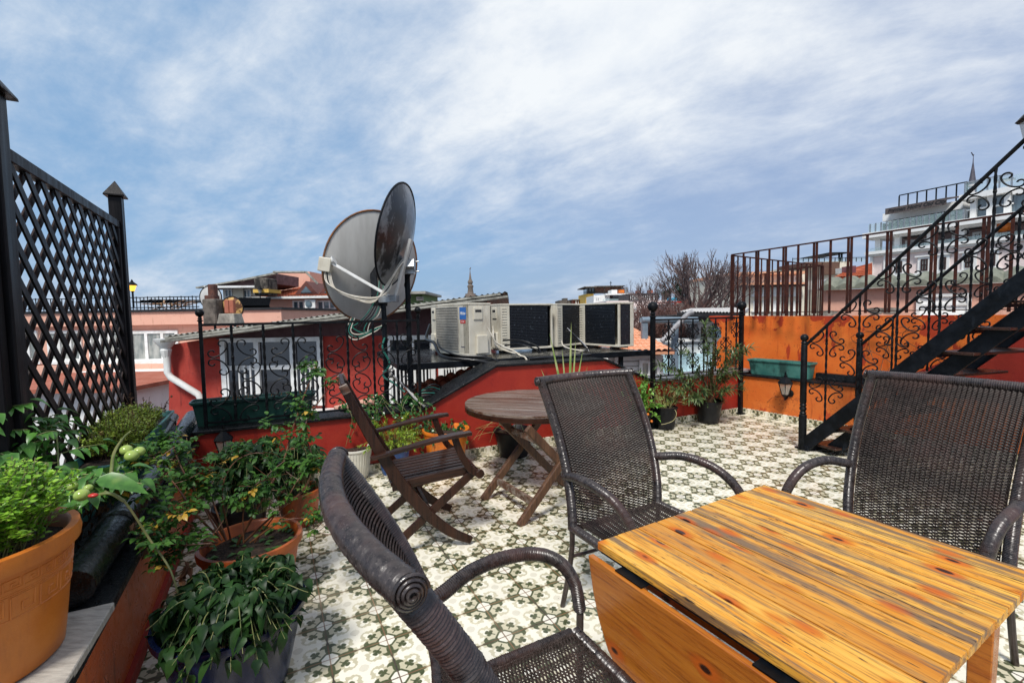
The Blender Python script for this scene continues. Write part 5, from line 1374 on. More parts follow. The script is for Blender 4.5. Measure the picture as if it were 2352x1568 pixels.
# --- tall striped leaves behind the round table
c_ = V((.62, 5.08, .003)); t = pot('plant_pot', 'dark pot with tall upright striped leaves rising above the nearest table and chair', c_, .15, .12, .3, M_BLACKP, .01, .03, soil=.85)
ml = MB()
for (bx, ex, ez, ey) in ((0, -.20, 1.30, 0), (.0, -.06, 1.12, .0), (.01, .045, 1.42, 0), (.02, .10, 1.20, .05), (.02, .17, 1.10, 0), (.03, .22, .92, -.02), (-.03, -.3, .9, 0)):
    P = spline([(bx, 0, .22), (lerp(bx, ex, .35), 0, ez * .5), (ex, ey, ez)], 7)
    ml.sweep(P, [[(-w - .0005, 0), (0, -.003), (w + .0005, 0), (0, .002)] for w in [.017 * (1 - (i / (len(P) - 1)) ** 3) for i in range(len(P))]], up=(0, -1, 0))
ml.build('leaves', M_YUCCA, t, 60)
# --- leafy green plant behind the centre chair
rnd = random.Random(52)
c_ = V((1.62, 5.72, .003)); t = pot('plant_pot', 'black pot with soft bright green foliage, partly behind the tall chair back', c_, .13, .10, .24, M_BLACKP, .008, .03, soil=.85)
ms, ml = MB(), MB()
for i in range(44):
    a = rnd.uniform(0, 2 * pi); rr = rnd.uniform(.05, .28); b = V((0, 0, .2)); e = V((rr * cos(a), rr * sin(a), rnd.uniform(.15, .78))); P = spline([b, b.lerp(e, .5) + V((0, 0, .06)), e], 5); ms.tube(P, .0022, 4)
    for k in range(11): leaf(ml, P[rnd.randrange(3, len(P))], rv(rnd), V((0, 0, 1)) + rv(rnd, .5), rnd.uniform(.03, .075), rnd.uniform(.03, .05), .15, .5, 4, (.3, 1, .7, .9, .3, 0))
ms.build('stems', M_STEMG, t); ml.build('leaves', M_BUSHL, t, 60)
mb = MB()
for p in ((.05, -.14, .25), (.10, -.13, .16)): mb.ball(p, .017, 8, 6)
mb.build('orange_flowers', M_TERRA3, t)
# --- small black pot with pale spurge
c_ = V((1.975, 5.86, .003)); t = pot('plant_pot', 'small black pot with a pale yellow-green branching succulent', c_, .150, .115, .285, M_BLACKP, .008, .02, soil=.95)
ms, ml = MB(), MB()
for i in range(42):
    a = rnd.uniform(0, 2 * pi); rr = rnd.uniform(.08, .25); b = V((.06 * cos(a), .06 * sin(a), .26)); e = V((rr * cos(a), rr * sin(a), .30 + rnd.uniform(.0, .22))); P = spline([b, b.lerp(e, .5) + V((0, 0, .05)), e], 5); ms.tube(P, .0022, 4)
    for k in range(26):
        p = P[-1] + rv(rnd, .030); leaf(ml, p, rv(rnd) + V((0, 0, .5)), V((0, 0, 1)) + rv(rnd, .6), .020, .010, .2, .2, 2, (.5, 1, .8, 0))
P = spline([(.08, -.12, .28), (.09, -.17, .22), (.05, -.17, .14), (-.04, -.165, .10), (-.10, -.16, .09)], 5); ms.tube(P, .003, 5)
ms.build('stems', simple('pale_succulent_stem', (.42, .36, .16), (.5, .45, .2), 10, .5, bump=0), t); ml.build('leaves', M_SUCC, t, 60)
# --- oleander
rnd = random.Random(61)
c_ = V((2.665, 6.13, .003)); t = pot('plant_pot', 'black pot with a tall sprawling oleander in the far corner', c_, .165, .125, .30, M_BLACKP, .010, .035, soil=.92)
ms, ml = MB(), MB()
tips = [(1470, 850), (1490, 868), (1515, 830), (1545, 885), (1560, 850), (1575, 800), (1600, 850), (1612, 885), (1630, 830), (1648, 800), (1660, 860), (1672, 885), (1690, 850), (1640, 745), (1619, 738), (1692, 790), (1700, 800), (1722, 790), (1655, 905), (1585, 905), (1625, 790), (1680, 830), (1536, 905), (1702, 880), (1600, 905), (1640, 880), (1570, 870), (1668, 840)]
for i, (x, y) in enumerate(tips):
    Y = 5.95 + rnd.uniform(-.3, .18); e = AY(x, y + 8, Y) - c_
    if e.length > 1.6: continue
    b = V((rnd.uniform(-.05, .05), rnd.uniform(-.05, .05), .25)); md = V((lerp(b.x, e.x, .35), lerp(b.y, e.y, .35), lerp(b.z, e.z, .6))); P = spline([b, md, e], 7); ms.tube(P, lambda q: lerp(.008, .003, q), 6)
    n0 = len(P)
    dirn = (P[-1] - P[-3]).normalized()
    for k in range(60):
        q = n0 - 1 - int(abs(rnd.gauss(0, 1)) * n0 * .26); q = max(3, min(n0 - 1, q)); a = rnd.uniform(0, 2 * pi); s0 = dirn.orthogonal().normalized(); s1_ = dirn.cross(s0)
        d = dirn * rnd.uniform(.2, 1.1) + (s0 * cos(a) + s1_ * sin(a)) * .8 + V((0, 0, .15)); leaf(ml, P[q], d, V((0, 0, 1)) + rv(rnd, .3), rnd.uniform(.07, .135), .0165, .2, .45, 4, (.25, .9, 1, .8, 0))
mb_ = MB(); stemtube(mb_, [(.0, .0, .25), (.05, .02, .7), (.06, .0, .98), (.055, 0, 1.1)], .02, .014, 8); mb_.build('bare_stub', simple('orange_brown_bark', (.30, .14, .03), (.16, .06, .02), 8, .6, bump=.4, stretch=(1, 1, .3)), t, 60)
P = spline([(-.05, -.05, .26), (-.22, -.12, .30), (-.45, -.2, .30), (-.62, -.2, .40)], 5); ms.tube(P, .005, 5)
for k in range(30): leaf(ml, P[-1 - rnd.randrange(5)], V((-1, 0, .3)) + rv(rnd, .6), V((0, 0, 1)), .10, .015, .2, .4, 4, (.25, .9, 1, .8, 0))
ms.build('stems', M_BARK, t, 60); ml.build('leaves', M_OLEAN, t, 60)
# --- dark green trough behind the left railing, faded teal trough on the right ledge
s = (sx_(583)); t = trough('long dark green planter trough on the red parapet behind the left railing', B(s, .235, .592), atan2(BWD.y, BWD.x), 1.0, .20, .22, M_DGREEN)
ml = MB(); rnd = random.Random(71)
for k in range(30): p = V((rnd.uniform(-.4, .4), rnd.uniform(-.06, .06), .19)); leaf(ml, p, V((rnd.uniform(-1, 1), 0, 1)), V((0, -1, 0)), .06, .008, .1, .2, 2)
ml.build('dry_sprigs', M_DEAD, t)
k_ = ray(1780, 843); k_ = k_.x / k_.y; s_ = (k_ * CR.y - CR.x) / (RWD.x - k_ * RWD.y)
trough('faded teal planter trough on the orange ledge beside the stairs', R(s_ + .0, .15, .592), atan2(RWD.y, RWD.x), .86, .22, .215, M_TEALP)
# bare thorny creeper on the orange wall behind the stairs, and a dry twig under the lantern
tb = thing('bare_creeper', 'thin leafless creeper stems on the orange wall behind the stair railing', 'plant', R(1.9, .2, .6), world=True); ms = MB(); rnd = random.Random(77)
for k in range(7):
    s0 = rnd.uniform(1.5, 2.6); ms.tube(spline([R(s0, .12, .62), R(s0 + rnd.uniform(-.2, .2), .25, .85), R(s0 + rnd.uniform(-.4, .4), .3, 1.15), R(s0 + rnd.uniform(-.5, .5), .2, 1.3)], 6), .003, 5)
ms.build('stems', M_BARK, tb)
mb = MB(); mb.tube([R(s_ - .1, -.004, .22), R(s_ - .02, -.03, .30), R(s_ + .08, -.01, .33)], .0025, 5); tag(mb.build('dry_twig', M_BARK), 'thin dry twig hanging on the orange parapet under the lantern', 'twig')
# ------------------------------------------------------------------ the neighbourhood
GZ = -9.0
def r3(x, y): return (275.6 + .2734 * x, 551.2 + .2734 * y)
def z4(x, y): return (1806.8 + .23435 * x, 398.1 + .23435 * y)
def z5(x, y): return (1255.6 + .22134 * x, 612.5 + .22134 * y)
def c6(x, y): return (1408.7 + .3125 * x, 520.6 + .3125 * y)
class FC:
    def __init__(s, x, Y, ang=0.0, conv=None):
        s.conv = conv or (lambda a, b: (a, b))
        p = AY(*( (x, 700)), Y); s.o = V((p.x, Y, 0)); s.ang = radians(ang)
        s.u = V((cos(s.ang), sin(s.ang), 0)); s.n = V((s.u.y, -s.u.x, 0))
    def uz(s, x, y, d=0.0):
        X_, Y_ = s.conv(x, y); r = ray(X_, Y_); o = s.o + s.n * d - V((0, 0, EYE))
        t = o.dot(s.n) / r.dot(s.n); p = r * t
        return (p - s.o).dot(s.u), p.z + EYE
    def P(s, u, d, z): return s.o + s.u * u + s.n * d + V((0, 0, z))
    def rect(s, x0, y0, x1, y1, d=0):
        ym, xm = (y0 + y1) / 2, (x0 + x1) / 2
        return s.uz(x0, ym, d)[0], s.uz(x1, ym, d)[0], s.uz(xm, y1, d)[1], s.uz(xm, y0, d)[1]
    def bx(s, mb, u0, u1, z0, z1, d0, d1):
        mb.poly3([s.P(u0, d0, z0), s.P(u1, d0, z0), s.P(u1, d0, z1), s.P(u0, d0, z1)], s.n * (d1 - d0)); return mb
    def px(s, mb, x0, y0, x1, y1, d0, d1, at=None): 
        u0, u1, z0, z1 = s.rect(x0, y0, x1, y1, max(d0, d1)); return s.bx(mb, u0, u1, z0, z1, d0, d1)
def root(name, label, cat, p, group=None): return thing(name, label, cat, (p[0], p[1], 0), world=True, group=group)
def window(F, t, x0, y0, x1, y1, mf=None, mp=None, cols=2, rows=1, fw=.06, d=0.0, sill=True, rect=None):
    u0, u1, z0, z1 = rect or F.rect(x0, y0, x1, y1, d)
    mb = MB(); b = fw
    F.bx(mb, u0, u1, z1 - b, z1, d + .002, d + .06); F.bx(mb, u0, u1, z0, z0 + b, d + .002, d + .06)
    F.bx(mb, u0, u0 + b, z0 + b, z1 - b, d + .002, d + .06); F.bx(mb, u1 - b, u1, z0 + b, z1 - b, d + .002, d + .06)
    for i in range(1, cols):
        u = lerp(u0, u1, i / cols); F.bx(mb, u - b * .5, u + b * .5, z0 + b, z1 - b, d + .003, d + .055)
    for i in range(1, rows):
        z = lerp(z0, z1, i / rows); F.bx(mb, u0 + b, u1 - b, z - b * .4, z + b * .4, d + .004, d + .05)
    if sill: F.bx(mb, u0 - b, u1 + b, z0 - b * .9, z0 - .002, d + .002, d + .12)
    o = mb.build('window', mf or M_WHITE, t)
    o['_w'] = t['_w']; mb = MB(); F.bx(mb, u0 + b * .5, u1 - b * .5, z0 + b * .5, z1 - b * .5, d + .004, d + .02); mb.build('pane', mp or M_GLASS, o)
    del o['_w']
    return o
def tileroof(A, Bq, C, D, nu, nv, amp=.04, step=.03):
    """eave A->Bq, ridge D->C"""
    A, Bq, C, D = V(A), V(Bq), V(C), V(D); nrm = (Bq - A).cross(D - A).normalized()
    if nrm.z < 0: nrm = -nrm
    mb = MB(); cols = nu * 6; rows = []
    for j in range(nv):
        for q, st in ((0, step), (1, 0.0)):
            v = (j + q) / nv
            rows.append([A.lerp(Bq, i / cols).lerp(D.lerp(C, i / cols), v) + nrm * (amp * abs(sin(pi * i / 6)) ** .7 + st) for i in range(cols + 1)])
    mb.loft(rows, False, False)
    mb.poly3([A - nrm * .06, Bq - nrm * .06, C - nrm * .06, D - nrm * .06], nrm * .05)
    return mb

# --- red neighbour with the barred windows
F = FC(388, 8.0)
t = root('red_building', 'red rendered neighbour with barred white windows under a sloping sheet roof', 'building', F.o)
pts = [F.uz(388, 1300), F.uz(388, 792), F.uz(765, 730), F.uz(1120, 690), F.uz(1120, 1300)]
mb = MB(); mb.poly3([F.P(u, 0, max(z, -4)) for u, z in pts], F.n * -4.2); mb.build('wall', M_REDB, t)
pts = [F.uz(497, 779), F.uz(497, 776), F.uz(765, 732), F.uz(1118, 692), F.uz(1118, 768), F.uz(742, 772), F.uz(742, 779)]
mb = MB(); mb.poly3([F.P(u, .002, z) for u, z in pts], F.n * .012); mb.build('upper_band', M_PLUM, t)
mb = MB(); a, b_ = AY(368, 787, 7.4), AY(1166, 683, 7.4)
for k, (dz, dy) in enumerate(((0, 0), (.045, .10))):
    mb.poly3([a + V((0, dy, dz)), b_ + V((0 - k * .12, dy, dz)), b_ + V((-k * .12, 5, dz)), a + V((0, 5, dz))], (0, 0, .035))
n_ = 60
rr = []
for i in range(n_ * 2 + 1):
    q = i / (n_ * 2); p = a.lerp(b_, q) + V((0, .16, .085 + (.03 if i % 2 else 0))); rr.append(p)
mb.loft([rr, [p + V((0, 4.8, 0)) for p in rr]], False, False)
mb.build('roof', M_DROOF, t)
def barwin(x0, y0, x1, y1, xs, ysplit, lbl=None):
    u0, u1, z0, z1 = F.rect(x0, y0, x1, y1, .05); zs = F.uz((x0 + x1) / 2, ysplit, .05)[1]
    mb = MB(); b = .075
    F.bx(mb, u0, u1, z1 - b, z1, .015, .09); F.bx(mb, u0, u1, z0, z0 + b, .015, .09); F.bx(mb, u0, u1, zs - b * .5, zs + b * .5, .015, .085)
    us = [u0 + b / 2] + [F.uz(x, y0, .05)[0] for x in xs] + [u1 - b / 2]
    for u in us: F.bx(mb, u - b * .55, u + b * .55, z0 + b, z1 - b, .014, .087)
    o = mb.build('window', M_WHITE, t); o['_w'] = t['_w']
    for i in range(len(us) - 1):
        for za, zb_ in ((zs + b * .5, z1 - b), (z0 + b, zs - b * .5)):
            m2 = MB(); F.bx(m2, us[i], us[i + 1], za - .01, zb_ + .01, .013, .03); m2.build('pane', M_GLASS, o)
    m2 = MB()
    for i in range(len(us) - 1):
        if i == 1 and len(us) > 3: continue
        k = 5
        for j in range(k): u = lerp(us[i], us[i + 1], (j + 1) / (k + 1)); F.bx(m2, u - .012, u + .012, z0 + b * .5, zs + .05, .10, .125)
    m2.build('window_bars', M_WHITE, o); del o['_w']
barwin(511, 775, 742, 932, (589, 671), 843)
barwin(888, 770, 1000, 930, (945,), 843); barwin(1008, 770, 1100, 930, (1050,), 843)
mb = MB(); F.px(mb, 690, 946, 800, 958, .0, .35); F.px(mb, 500, 952, 720, 960, .0, .25); mb.build('sill', M_WHITE, t)
td = root('downpipe', 'white downpipe with a hopper on the corner of the red building', 'pipe', F.o)
mb = MB(); q = lambda x, y: AY(x, y, 7.86)
mb.tube([q(383, 812), q(385, 855), q(392, 866), q(455, 905), q(461, 915), q(463, 990)], .055, 12); mb.build('pipe', M_WPLAST, td, 40)
mb = MB(); c = q(381, 800); mb.lathe([(.06, -.15), (.08, -.06), (.085, -.03), (.07, 0), (.16, .12), (.17, .17)], c, 10); mb.build('hopper', M_WPLAST, td, 30)
# chimneys and small dishes on that roof
t = root('chimney', 'sooty dark chimney stack on the sloping roof', 'chimney', AY(493, 700, 9.2))
mb = MB(); c = AY(493, 744, 9.2); mb.box(c + V((0, 0, .24)), (.27, .30, .52)); mb.build('stack', M_STONEW, t, bevel=.02)
mb = MB(); mb.box(AY(489, 668, 9.2), (.13, .13, .26)); mb.box(AY(487, 683, 9.2), (.20, .18, .08)); mb.build('flue', simple('sooty_clay', (.05, .02, .015), (.14, .05, .03), 9, .8, bump=.5), t, bevel=.01)
t = root('chimney', 'grey concrete chimney stub with reddish flues beside the sooty stack', 'chimney', AY(530, 730, 9.0))
mb = MB(); mb.box(AY(530, 733, 9.0), (.36, .35, .22), taper=.8); mb.build('stack', M_CONC, t, bevel=.01)
mb = MB()
for x in (523, 534): mb.box(AY(x, 704, 9.0), (.085, .09, .26))
mb.build('flue', MATS['sooty_clay'] if False else M_BRICKRED, t, bevel=.008)
def smalldish(label, x, y, Y, r, m):
    t = root('satellite_dish', label, 'satellite dish', AY(x, y, Y)); C = AY(x, y, Y); mb = MB()
    rings = [[V((r * k / 6 * cos(a), -.10 * (1 - (k / 6) ** 2) * r * 2, r * k / 6 * sin(a) * 1.06)) + C for a in [2 * pi * j / 32 for j in range(32)]] for k in range(1, 7)]
    mb.loft(rings + [[p + V((0, .012, 0)) for p in rg] for rg in reversed(rings)], True, True); mb.build('reflector', m, t, 50)
    mb = MB(); mb.tube([C + V((r * cos(a), 0, r * 1.06 * sin(a))) for a in [2 * pi * j / 32 for j in range(33)]], .012, 6); mb.build('rim', M_IRONB, t, 50)
    mb = MB(); mb.tube([C + V((0, .05, -r * .3)), C + V((0, .1, -r - .6))], .025, 8); mb.build('pole', M_IRONB, t)
smalldish('small grey satellite dish behind the sooty chimney', 484, 683, 9.6, .23, M_DISHB)
smalldish('rusty orange-spotted satellite dish behind the concrete chimney stub', 533, 708, 9.3, .225, M_DISHR)

# --- long pink block with a roof terrace (left)
F = FC(300, 16.0)
t = root('apartment_building', 'long low salmon-pink block with white windows, left behind the lattice', 'building', F.o)
u0, z1 = F.uz(-140, 745); u1, _ = F.uz(648, 745)
mb = MB(); F.bx(mb, u0, u1, GZ, z1, -8, 0); mb.build('wall', M_PINK, t)
_, za = F.uz(400, 745); _, zb_ = F.uz(400, 716)
mb = MB(); F.bx(mb, u0 - .1, u1 + .1, za, zb_, -8, .22); F.bx(mb, u0 - .1, F.uz(412, 800)[0], F.uz(350, 878)[1], F.uz(350, 834)[1], .003, .16); mb.build('parapet_band', M_PINK, t)
mb = MB(); F.bx(mb, u0 - .15, u1 + .15, zb_ + .002, zb_ + .09, -8, .28); mb.build('coping', M_DARK, t)
for x0, x1 in ((300, 412), (205, 280), (110, 190), (20, 90), (-70, 0)): window(F, t, x0 + 2, 759, x1, 830, cols=3, mp=M_CURT, fw=.10)
for x0, x1 in ((308, 330), (374, 396), (200, 250), (80, 140)): window(F, t, x0, 888, x1, 950, cols=1, mp=M_CURT, fw=.08)
t = root('roof_fence', 'black iron fence round the cluttered roof terrace of the pink block', 'fence', F.o)
mb = MB(); zz0 = zb_ + .09; zz1 = zb_ + .50
F.bx(mb, u0, F.uz(460, 700)[0], zz1, zz1 + .03, .05, .08); F.bx(mb, u0, F.uz(460, 700)[0], zz0 + .06, zz0 + .09, .05, .08); mb.build('rails', M_IRON, t)
mb = MB(); i = 0; u = u0
while u < F.uz(460, 700)[0]: F.bx(mb, u, u + .022, zz0, zz1 + (.05 if i % 3 == 0 else 0), .055, .075); u += .13; i += 1
mb.build('pickets', M_IRON, t)
mb = MB(); rnd = random.Random(3)
pp = [AY(lerp(300, 452, i / 24), 687 + 9 * abs(sin(i * .9)) * .4 + (0 if 3 < i < 20 else 5), 17.5) for i in range(25)]
mb.loft([pp, [p + V((0, 2.5, .05)) for p in pp]], False, False)
tag(mb.build('awning_sheet', M_DARK), 'dark sagging awning sheet on the pink block roof terrace', 'awning')
t = root('timber_pile', 'pile of brown planks and junk on the pink block roof terrace', 'timber', AY(385, 705, 17))
mb = MB()
for i in range(26):
    a = AY(rnd.uniform(350, 430), rnd.uniform(696, 709), 17 + rnd.uniform(-.4, .4)); mb.bar(a, a + V((rnd.uniform(-.7, .7), rnd.uniform(-.3, .3), rnd.uniform(-.12, .14))), .07, .03)
mb.build('planks', simple('pale_scrap_timber', (.36, .22, .12), (.16, .08, .05), 4, .8, bump=.4), t)
def lamp_post(label, x, ybase, ytop, Y, m=M_LIT, k=1.0):
    t = root('lamp_post', label, 'lamp post', AY(x, ybase, Y)); a = AY(x, ybase, Y); b = AY(x, ytop, Y); h = b.z - a.z
    mb = MB(); mb.tube([a, V((a.x, a.y, a.z + h * .74))], .03 * k, 8); mb.build('pole', M_IRON, t, 40)
    c = V((a.x, a.y, a.z + h * .74)); mb = MB(); mb.lathe([(.06 * k, 0), (.13 * k, .2 * k)], c, 6); mb.build('glass', m, t)
    mb = MB(); mb.lathe([(.17 * k, .2 * k), (.15 * k, .25 * k), (.05 * k, .33 * k), (.01, .42 * k)], c, 6); mb.lathe([(.03 * k, -.04), (.07 * k, .0)], c, 6); mb.build('cap', M_IRON, t)
lamp_post('lit yellow lamp post on the roof of the pink block, next to the lattice post', 307, 707, 655, 16.3)

# --- pink house with dormers
F = FC(713, 24.0)
t = root('house', 'pink house with red tiled roof, two dormers and a wide attic, left of the dishes', 'house', F.o)
W_ = lambda mb, x0, y0, x1, y1, d0, d1: F.px(mb, x0, y0, x1, y1, d0, d1)
ua, ub = F.uz(598, 700)[0], F.uz(800, 700)[0]
mb = MB(); F.bx(mb, ua, ub, GZ, F.uz(700, 684)[1], -6, 0); F.px(mb, 638, 624, 712, 668, -7, -3.0); mb.build('wall', M_PINK, t)
tr = tileroof(F.P(ua - .3, .5, F.uz(700, 683)[1]), F.P(ub + .3, .5, F.uz(700, 683)[1]), F.P(ub + .3, -3.2, F.uz(770, 652)[1]), F.P(F.uz(632, 650)[0], -3.2, F.uz(640, 652)[1]), 34, 9, .05, .03); tr.build('roof', M_RTILE, t)
mb = MB(); F.bx(mb, ua - .4, ub + .3, F.uz(700, 686)[1], F.uz(700, 681)[1], .35, .6); mb.build('gutter', M_WHITE, t)
for x in (702, 757):
    u, z = F.uz(x, 680, 0); h = F.uz(x, 645, 0)[1] - z; mb = MB()
    mb.poly3([F.P(u - .62, -.1, z + .1), F.P(u + .62, -.1, z + .1), F.P(u, -.1, z + h)], F.n * -2.2)
    o = mb.build('dormer', simple('dark_red_fascia', (.10, .03, .025), (.15, .05, .035), 8, .7, bump=.3) if 'dark_red_fascia' not in MATS else MATS['dark_red_fascia'], t); o['_w'] = t['_w']
    mb = MB(); mb.poly3([F.P(u - .30, -.095, z + .18), F.P(u + .30, -.095, z + .18), F.P(u, -.095, z + h * .66)], F.n * .03); mb.build('pane', M_GLASSB, o); del o['_w']
for x0, x1, c_n in ((673, 700, 2), (729, 772, 3)): window(F, t, x0, 690, x1, 711, cols=c_n, mp=M_GLASSB, fw=.07)
tr = tileroof(F.P(F.uz(622, 720)[0], 2.6, F.uz(690, 733, 2.6)[1]), F.P(ub + 1.5, 2.6, F.uz(690, 733, 2.6)[1]), F.P(ub + 1.5, .05, F.uz(690, 713)[1]), F.P(F.uz(622, 720)[0], .05, F.uz(690, 713)[1]), 30, 5, .05, .03); tr.build('lower_roof', M_RTILE, t)
mb = MB()   # attic roofs: brown slope falling to the left, ridge strip
mb.poly3([AY(453, 661, 22.8), AY(634, 628, 23.5), AY(634, 652, 23.5), AY(595, 660, 23.2), AY(470, 662, 22.8)], (0, 2.5, 0)); mb.build('attic_roof', simple('brown_roof_sheet', (.12, .06, .055), (.20, .11, .10), 4, .7, bump=.4), t)
mb = MB(); mb.bar(AY(453, 661, 22.7), AY(560, 643, 23), .3, .07); mb.bar(AY(560, 643, 23), AY(636, 627, 23.3), .3, .09); mb.bar(AY(630, 625, 23), AY(702, 625, 23.2), .4, .08); mb.bar(AY(702, 624, 23.2), AY(730, 652, 23.4), .3, .10); mb.build('ridge_tiles', M_DROOF, t)
mb = MB(); mb.bar(AY(470, 659, 22.5), AY(598, 658, 22.6), .12, .10); mb.build('attic_gutter', M_WHITE, t)
mb = MB(); F.px(mb, 513, 661, 600, 712, -1.5, .3); mb.build('left_wing', M_CREAM, t)
for x0, x1 in ((517, 535), (560, 578)): window(F, t, x0, 664, x1, 683 if x0 < 540 else 706, cols=2, mp=M_GLASSB, d=.31, fw=.06, sill=False)
mb = MB(); F.px(mb, 536, 660, 559, 712, .31, .45); mb.build('pilaster', M_CREAM, t)
mb = MB(); W_(mb, 583, 638, 614, 678, .6, 1.6); mb.build('stone_chimney', M_STONEW, t, bevel=.05)
mb = MB(); W_(mb, 581, 664, 617, 672, .5, 1.7); mb.build('yellow_band', M_YELLOW, t)
tb_ = root('balcony_railing', 'black bulging balcony railing below the stone chimney of the pink house', 'railing', F.P(0, 2, 0)); mb = MB()
for i in range(40):
    x = lerp(549, 622, i / 39); a = AY(x, 711, 22); b = AY(x, 684, 22); mb.tube([a, a.lerp(b, .35) + V((0, -.18, 0)), b], .02, 4)
for y in (684, 710): mb.bar(AY(549, y, 22), AY(622, y, 22), .04, .03)
mb.build('railing', M_IRON, tb_)
lamp_post('unlit black lamp post on the balcony of the pink house', 599, 710, 660, 22.2, M_LGLASS, .9)
t = root('air_conditioner', 'white air conditioner between the windows of the pink house with dormers', 'air conditioner', F.o)
mb = MB(); F.px(mb, 699, 688, 724, 708, .01, .45); mb.build('casing', M_WHITE, t, bevel=.02)
u, z = F.uz(709, 698, .46); mb = MB(); mb.tube([F.P(u, .46, z), F.P(u, .48, z)], .17, 20); mb.build('fan', M_GLASSB, t)

# --- minaret / stone tower behind the sheet roof
def tower(name, label, x, ytip, ybase, Y, prof, m, mt):
    a, b = AY(x, ybase, Y), AY(x, ytip, Y); t = root(name, label, 'minaret', a); h = b.z - a.z; k = Y / 1045
    mb = MB(); mb.lathe([(r * k, q * h) for q, r in prof[0]], a, 12); mb.lathe([(prof[0][0][1] * k, GZ - a.z), (prof[0][0][1] * k, -.01)], a, 12); mb.build('shaft', m, t, 40)
    mb = MB(); mb.lathe([(r * k, q * h) for q, r in prof[1]], a, 12); mb.build('spire', mt, t, 40)
    mb = MB(); mb.tube([a + V((0, 0, h * .93)), b], .25 * k * 4, 5); mb.ball(a + V((0, 0, h * .95)), 1.4 * k, 8, 6); mb.build('finial', mt, t)
M_STONET = simple('old_tower_stone', (.22, .17, .14), (.13, .11, .09), 1.2, .9, bump=.4)
tower('minaret', 'small old stone minaret with an onion cap, in front of the open sky', 1081, 614, 686, 45, ([(0, 13.5), (.11, 13.5), (.12, 12), (.16, 12), (.17, 7.2), (.21, 6.8), (.33, 5.6), (.38, 7.0), (.42, 7.0)], [(.42, 6), (.46, 4.2), (.50, 5.6), (.54, 6.0), (.58, 4.6), (.62, 3.0), (.70, 2.3), (.80, 1.3), (.94, .3)]), M_STONET, M_STONET)
tower('minaret', 'slim minaret with a dark pointed cone above the pale hotel', 2231, 350, 470, 80, ([(0, 5.5), (.34, 5.5), (.35, 7.4), (.38, 7.4)], [(.38, 7.4), (.39, 7.0), (.80, 1.0), (.93, .5)]), M_PINK2, simple('lead_cone', (.05, .045, .06), (.08, .07, .09), 2, .6, bump=.1))
# green building edge
F = FC(945, 20); t = root('green_building', 'green building corner peeping out right of the dishes', 'building', F.o)
mb = MB(); F.px(mb, 900, 676, 972, 740, -4, 0); mb.build('wall', M_GREENW, t); mb = MB(); F.px(mb, 895, 669, 977, 675, -4, .5); mb.build('roof', M_DROOF, t)
mb = MB(); F.px(mb, 956, 681, 970, 690, .01, .3); mb.build('balcony', M_CONC, t)

# --- far centre skyline
def block(name, label, x0, x1, ytop, Y, m, depth=6, ang=0, zb=GZ, conv=None):
    F = FC(*( (conv(x0, ytop)[0],) if conv else (x0,)), Y, ang, conv); t = root(name, label, 'building', F.o)
    u0, z1 = F.uz(x0, ytop); u1, _ = F.uz(x1, ytop); mb = MB(); F.bx(mb, u0, u1, zb, z1, -depth, 0); mb.build('wall', m, t); return F, t
F, t = block('ruined_building', 'crumbling grey stone building left of the yellow one on the skyline', 132, 276, 348, 62, M_STONEW, conv=z5)
mb = MB(); F.px(mb, 176, 326, 218, 347, -3, -.5); mb.build('chimney', M_STONEW, t)
F, t = block('brick_building', 'low brick-red building beside the yellow one on the skyline', 276, 392, 345, 60, M_BRICKRED, conv=z5)
mb = MB(); F.px(mb, 270, 336, 345, 344, -5, .4); mb.build('roof', M_DROOF, t); mb = MB(); F.px(mb, 300, 350, 312, 398, .01, .2); F.px(mb, 325, 350, 332, 398, .01, .2); mb.build('pilaster', M_WHITE, t)
F, t = block('yellow_building', 'narrow yellow building with a glazed roof terrace on the skyline', 405, 488, 282, 55, M_YELLOW, conv=z5)
for x0, x1 in ((417, 437), (452, 480)):
    for y0 in (320, 372): window(F, t, x0, y0, x1, y0 + 40, mf=M_YELLOW, mp=M_GLASS, cols=2, fw=.15, sill=False)
mb = MB(); F.px(mb, 418, 216, 500, 280, -3, -.2); mb.build('glass_pavilion', M_GLASSB, t)
mb = MB(); F.px(mb, 392, 204, 520, 214, -5, .8); F.px(mb, 500, 196, 812, 206, -5, .3)
for x in (418, 440, 468, 498, 600, 690, 790): F.px(mb, x, 206, x + 4, 282, -.2, .1)
mb.build('roof', M_STONEW, t)
mb = MB(); F.px(mb, 500, 214, 800, 268, -3, -1); mb.build('brown_store', M_TARP, t)
mb = MB()
for y in (255, 268): F.px(mb, 385, y, 640, y + 3, .3, .4)
for x in range(385, 640, 12): F.px(mb, x, 255, x + 2, 284, .3, .4)
mb.build('railing', M_IRON, t)
mb = MB(); F.px(mb, 665, 150, 669, 235, -.5, -.3); F.px(mb, 655, 165, 680, 168, -.5, -.3); mb.build('aerial', M_IRON, t)
F, t = block('white_building', 'white building with glass terrace, right of the yellow one', 488, 882, 300, 50, M_WHITEW, conv=z5)
window(F, t, 495, 312, 560, 365, cols=4, mp=M_GLASSB, fw=.12)
mb = MB(); F.px(mb, 612, 278, 880, 292, -4, .6); mb.build('canopy', M_WHITE, t)
mb = MB(); F.px(mb, 655, 292, 850, 345, -1, .02); mb.build('dark_glazing', M_GLASS, t)
mb = MB(); F.px(mb, 585, 330, 880, 358, .8, .9); mb.build('terrace_glass', M_BALG, t)
mb = MB(); F.px(mb, 675, 240, 732, 282, -3, -1); mb.build('chimney', M_WHITE, t); mb = MB(); F.px(mb, 808, 212, 846, 278, -3, -1.5); mb.build('vent', M_GALV, t)
mb = MB(); F.px(mb, 748, 240, 806, 272, -2.5, -1.2); mb.build('yellow_box', M_TERRA3, t)
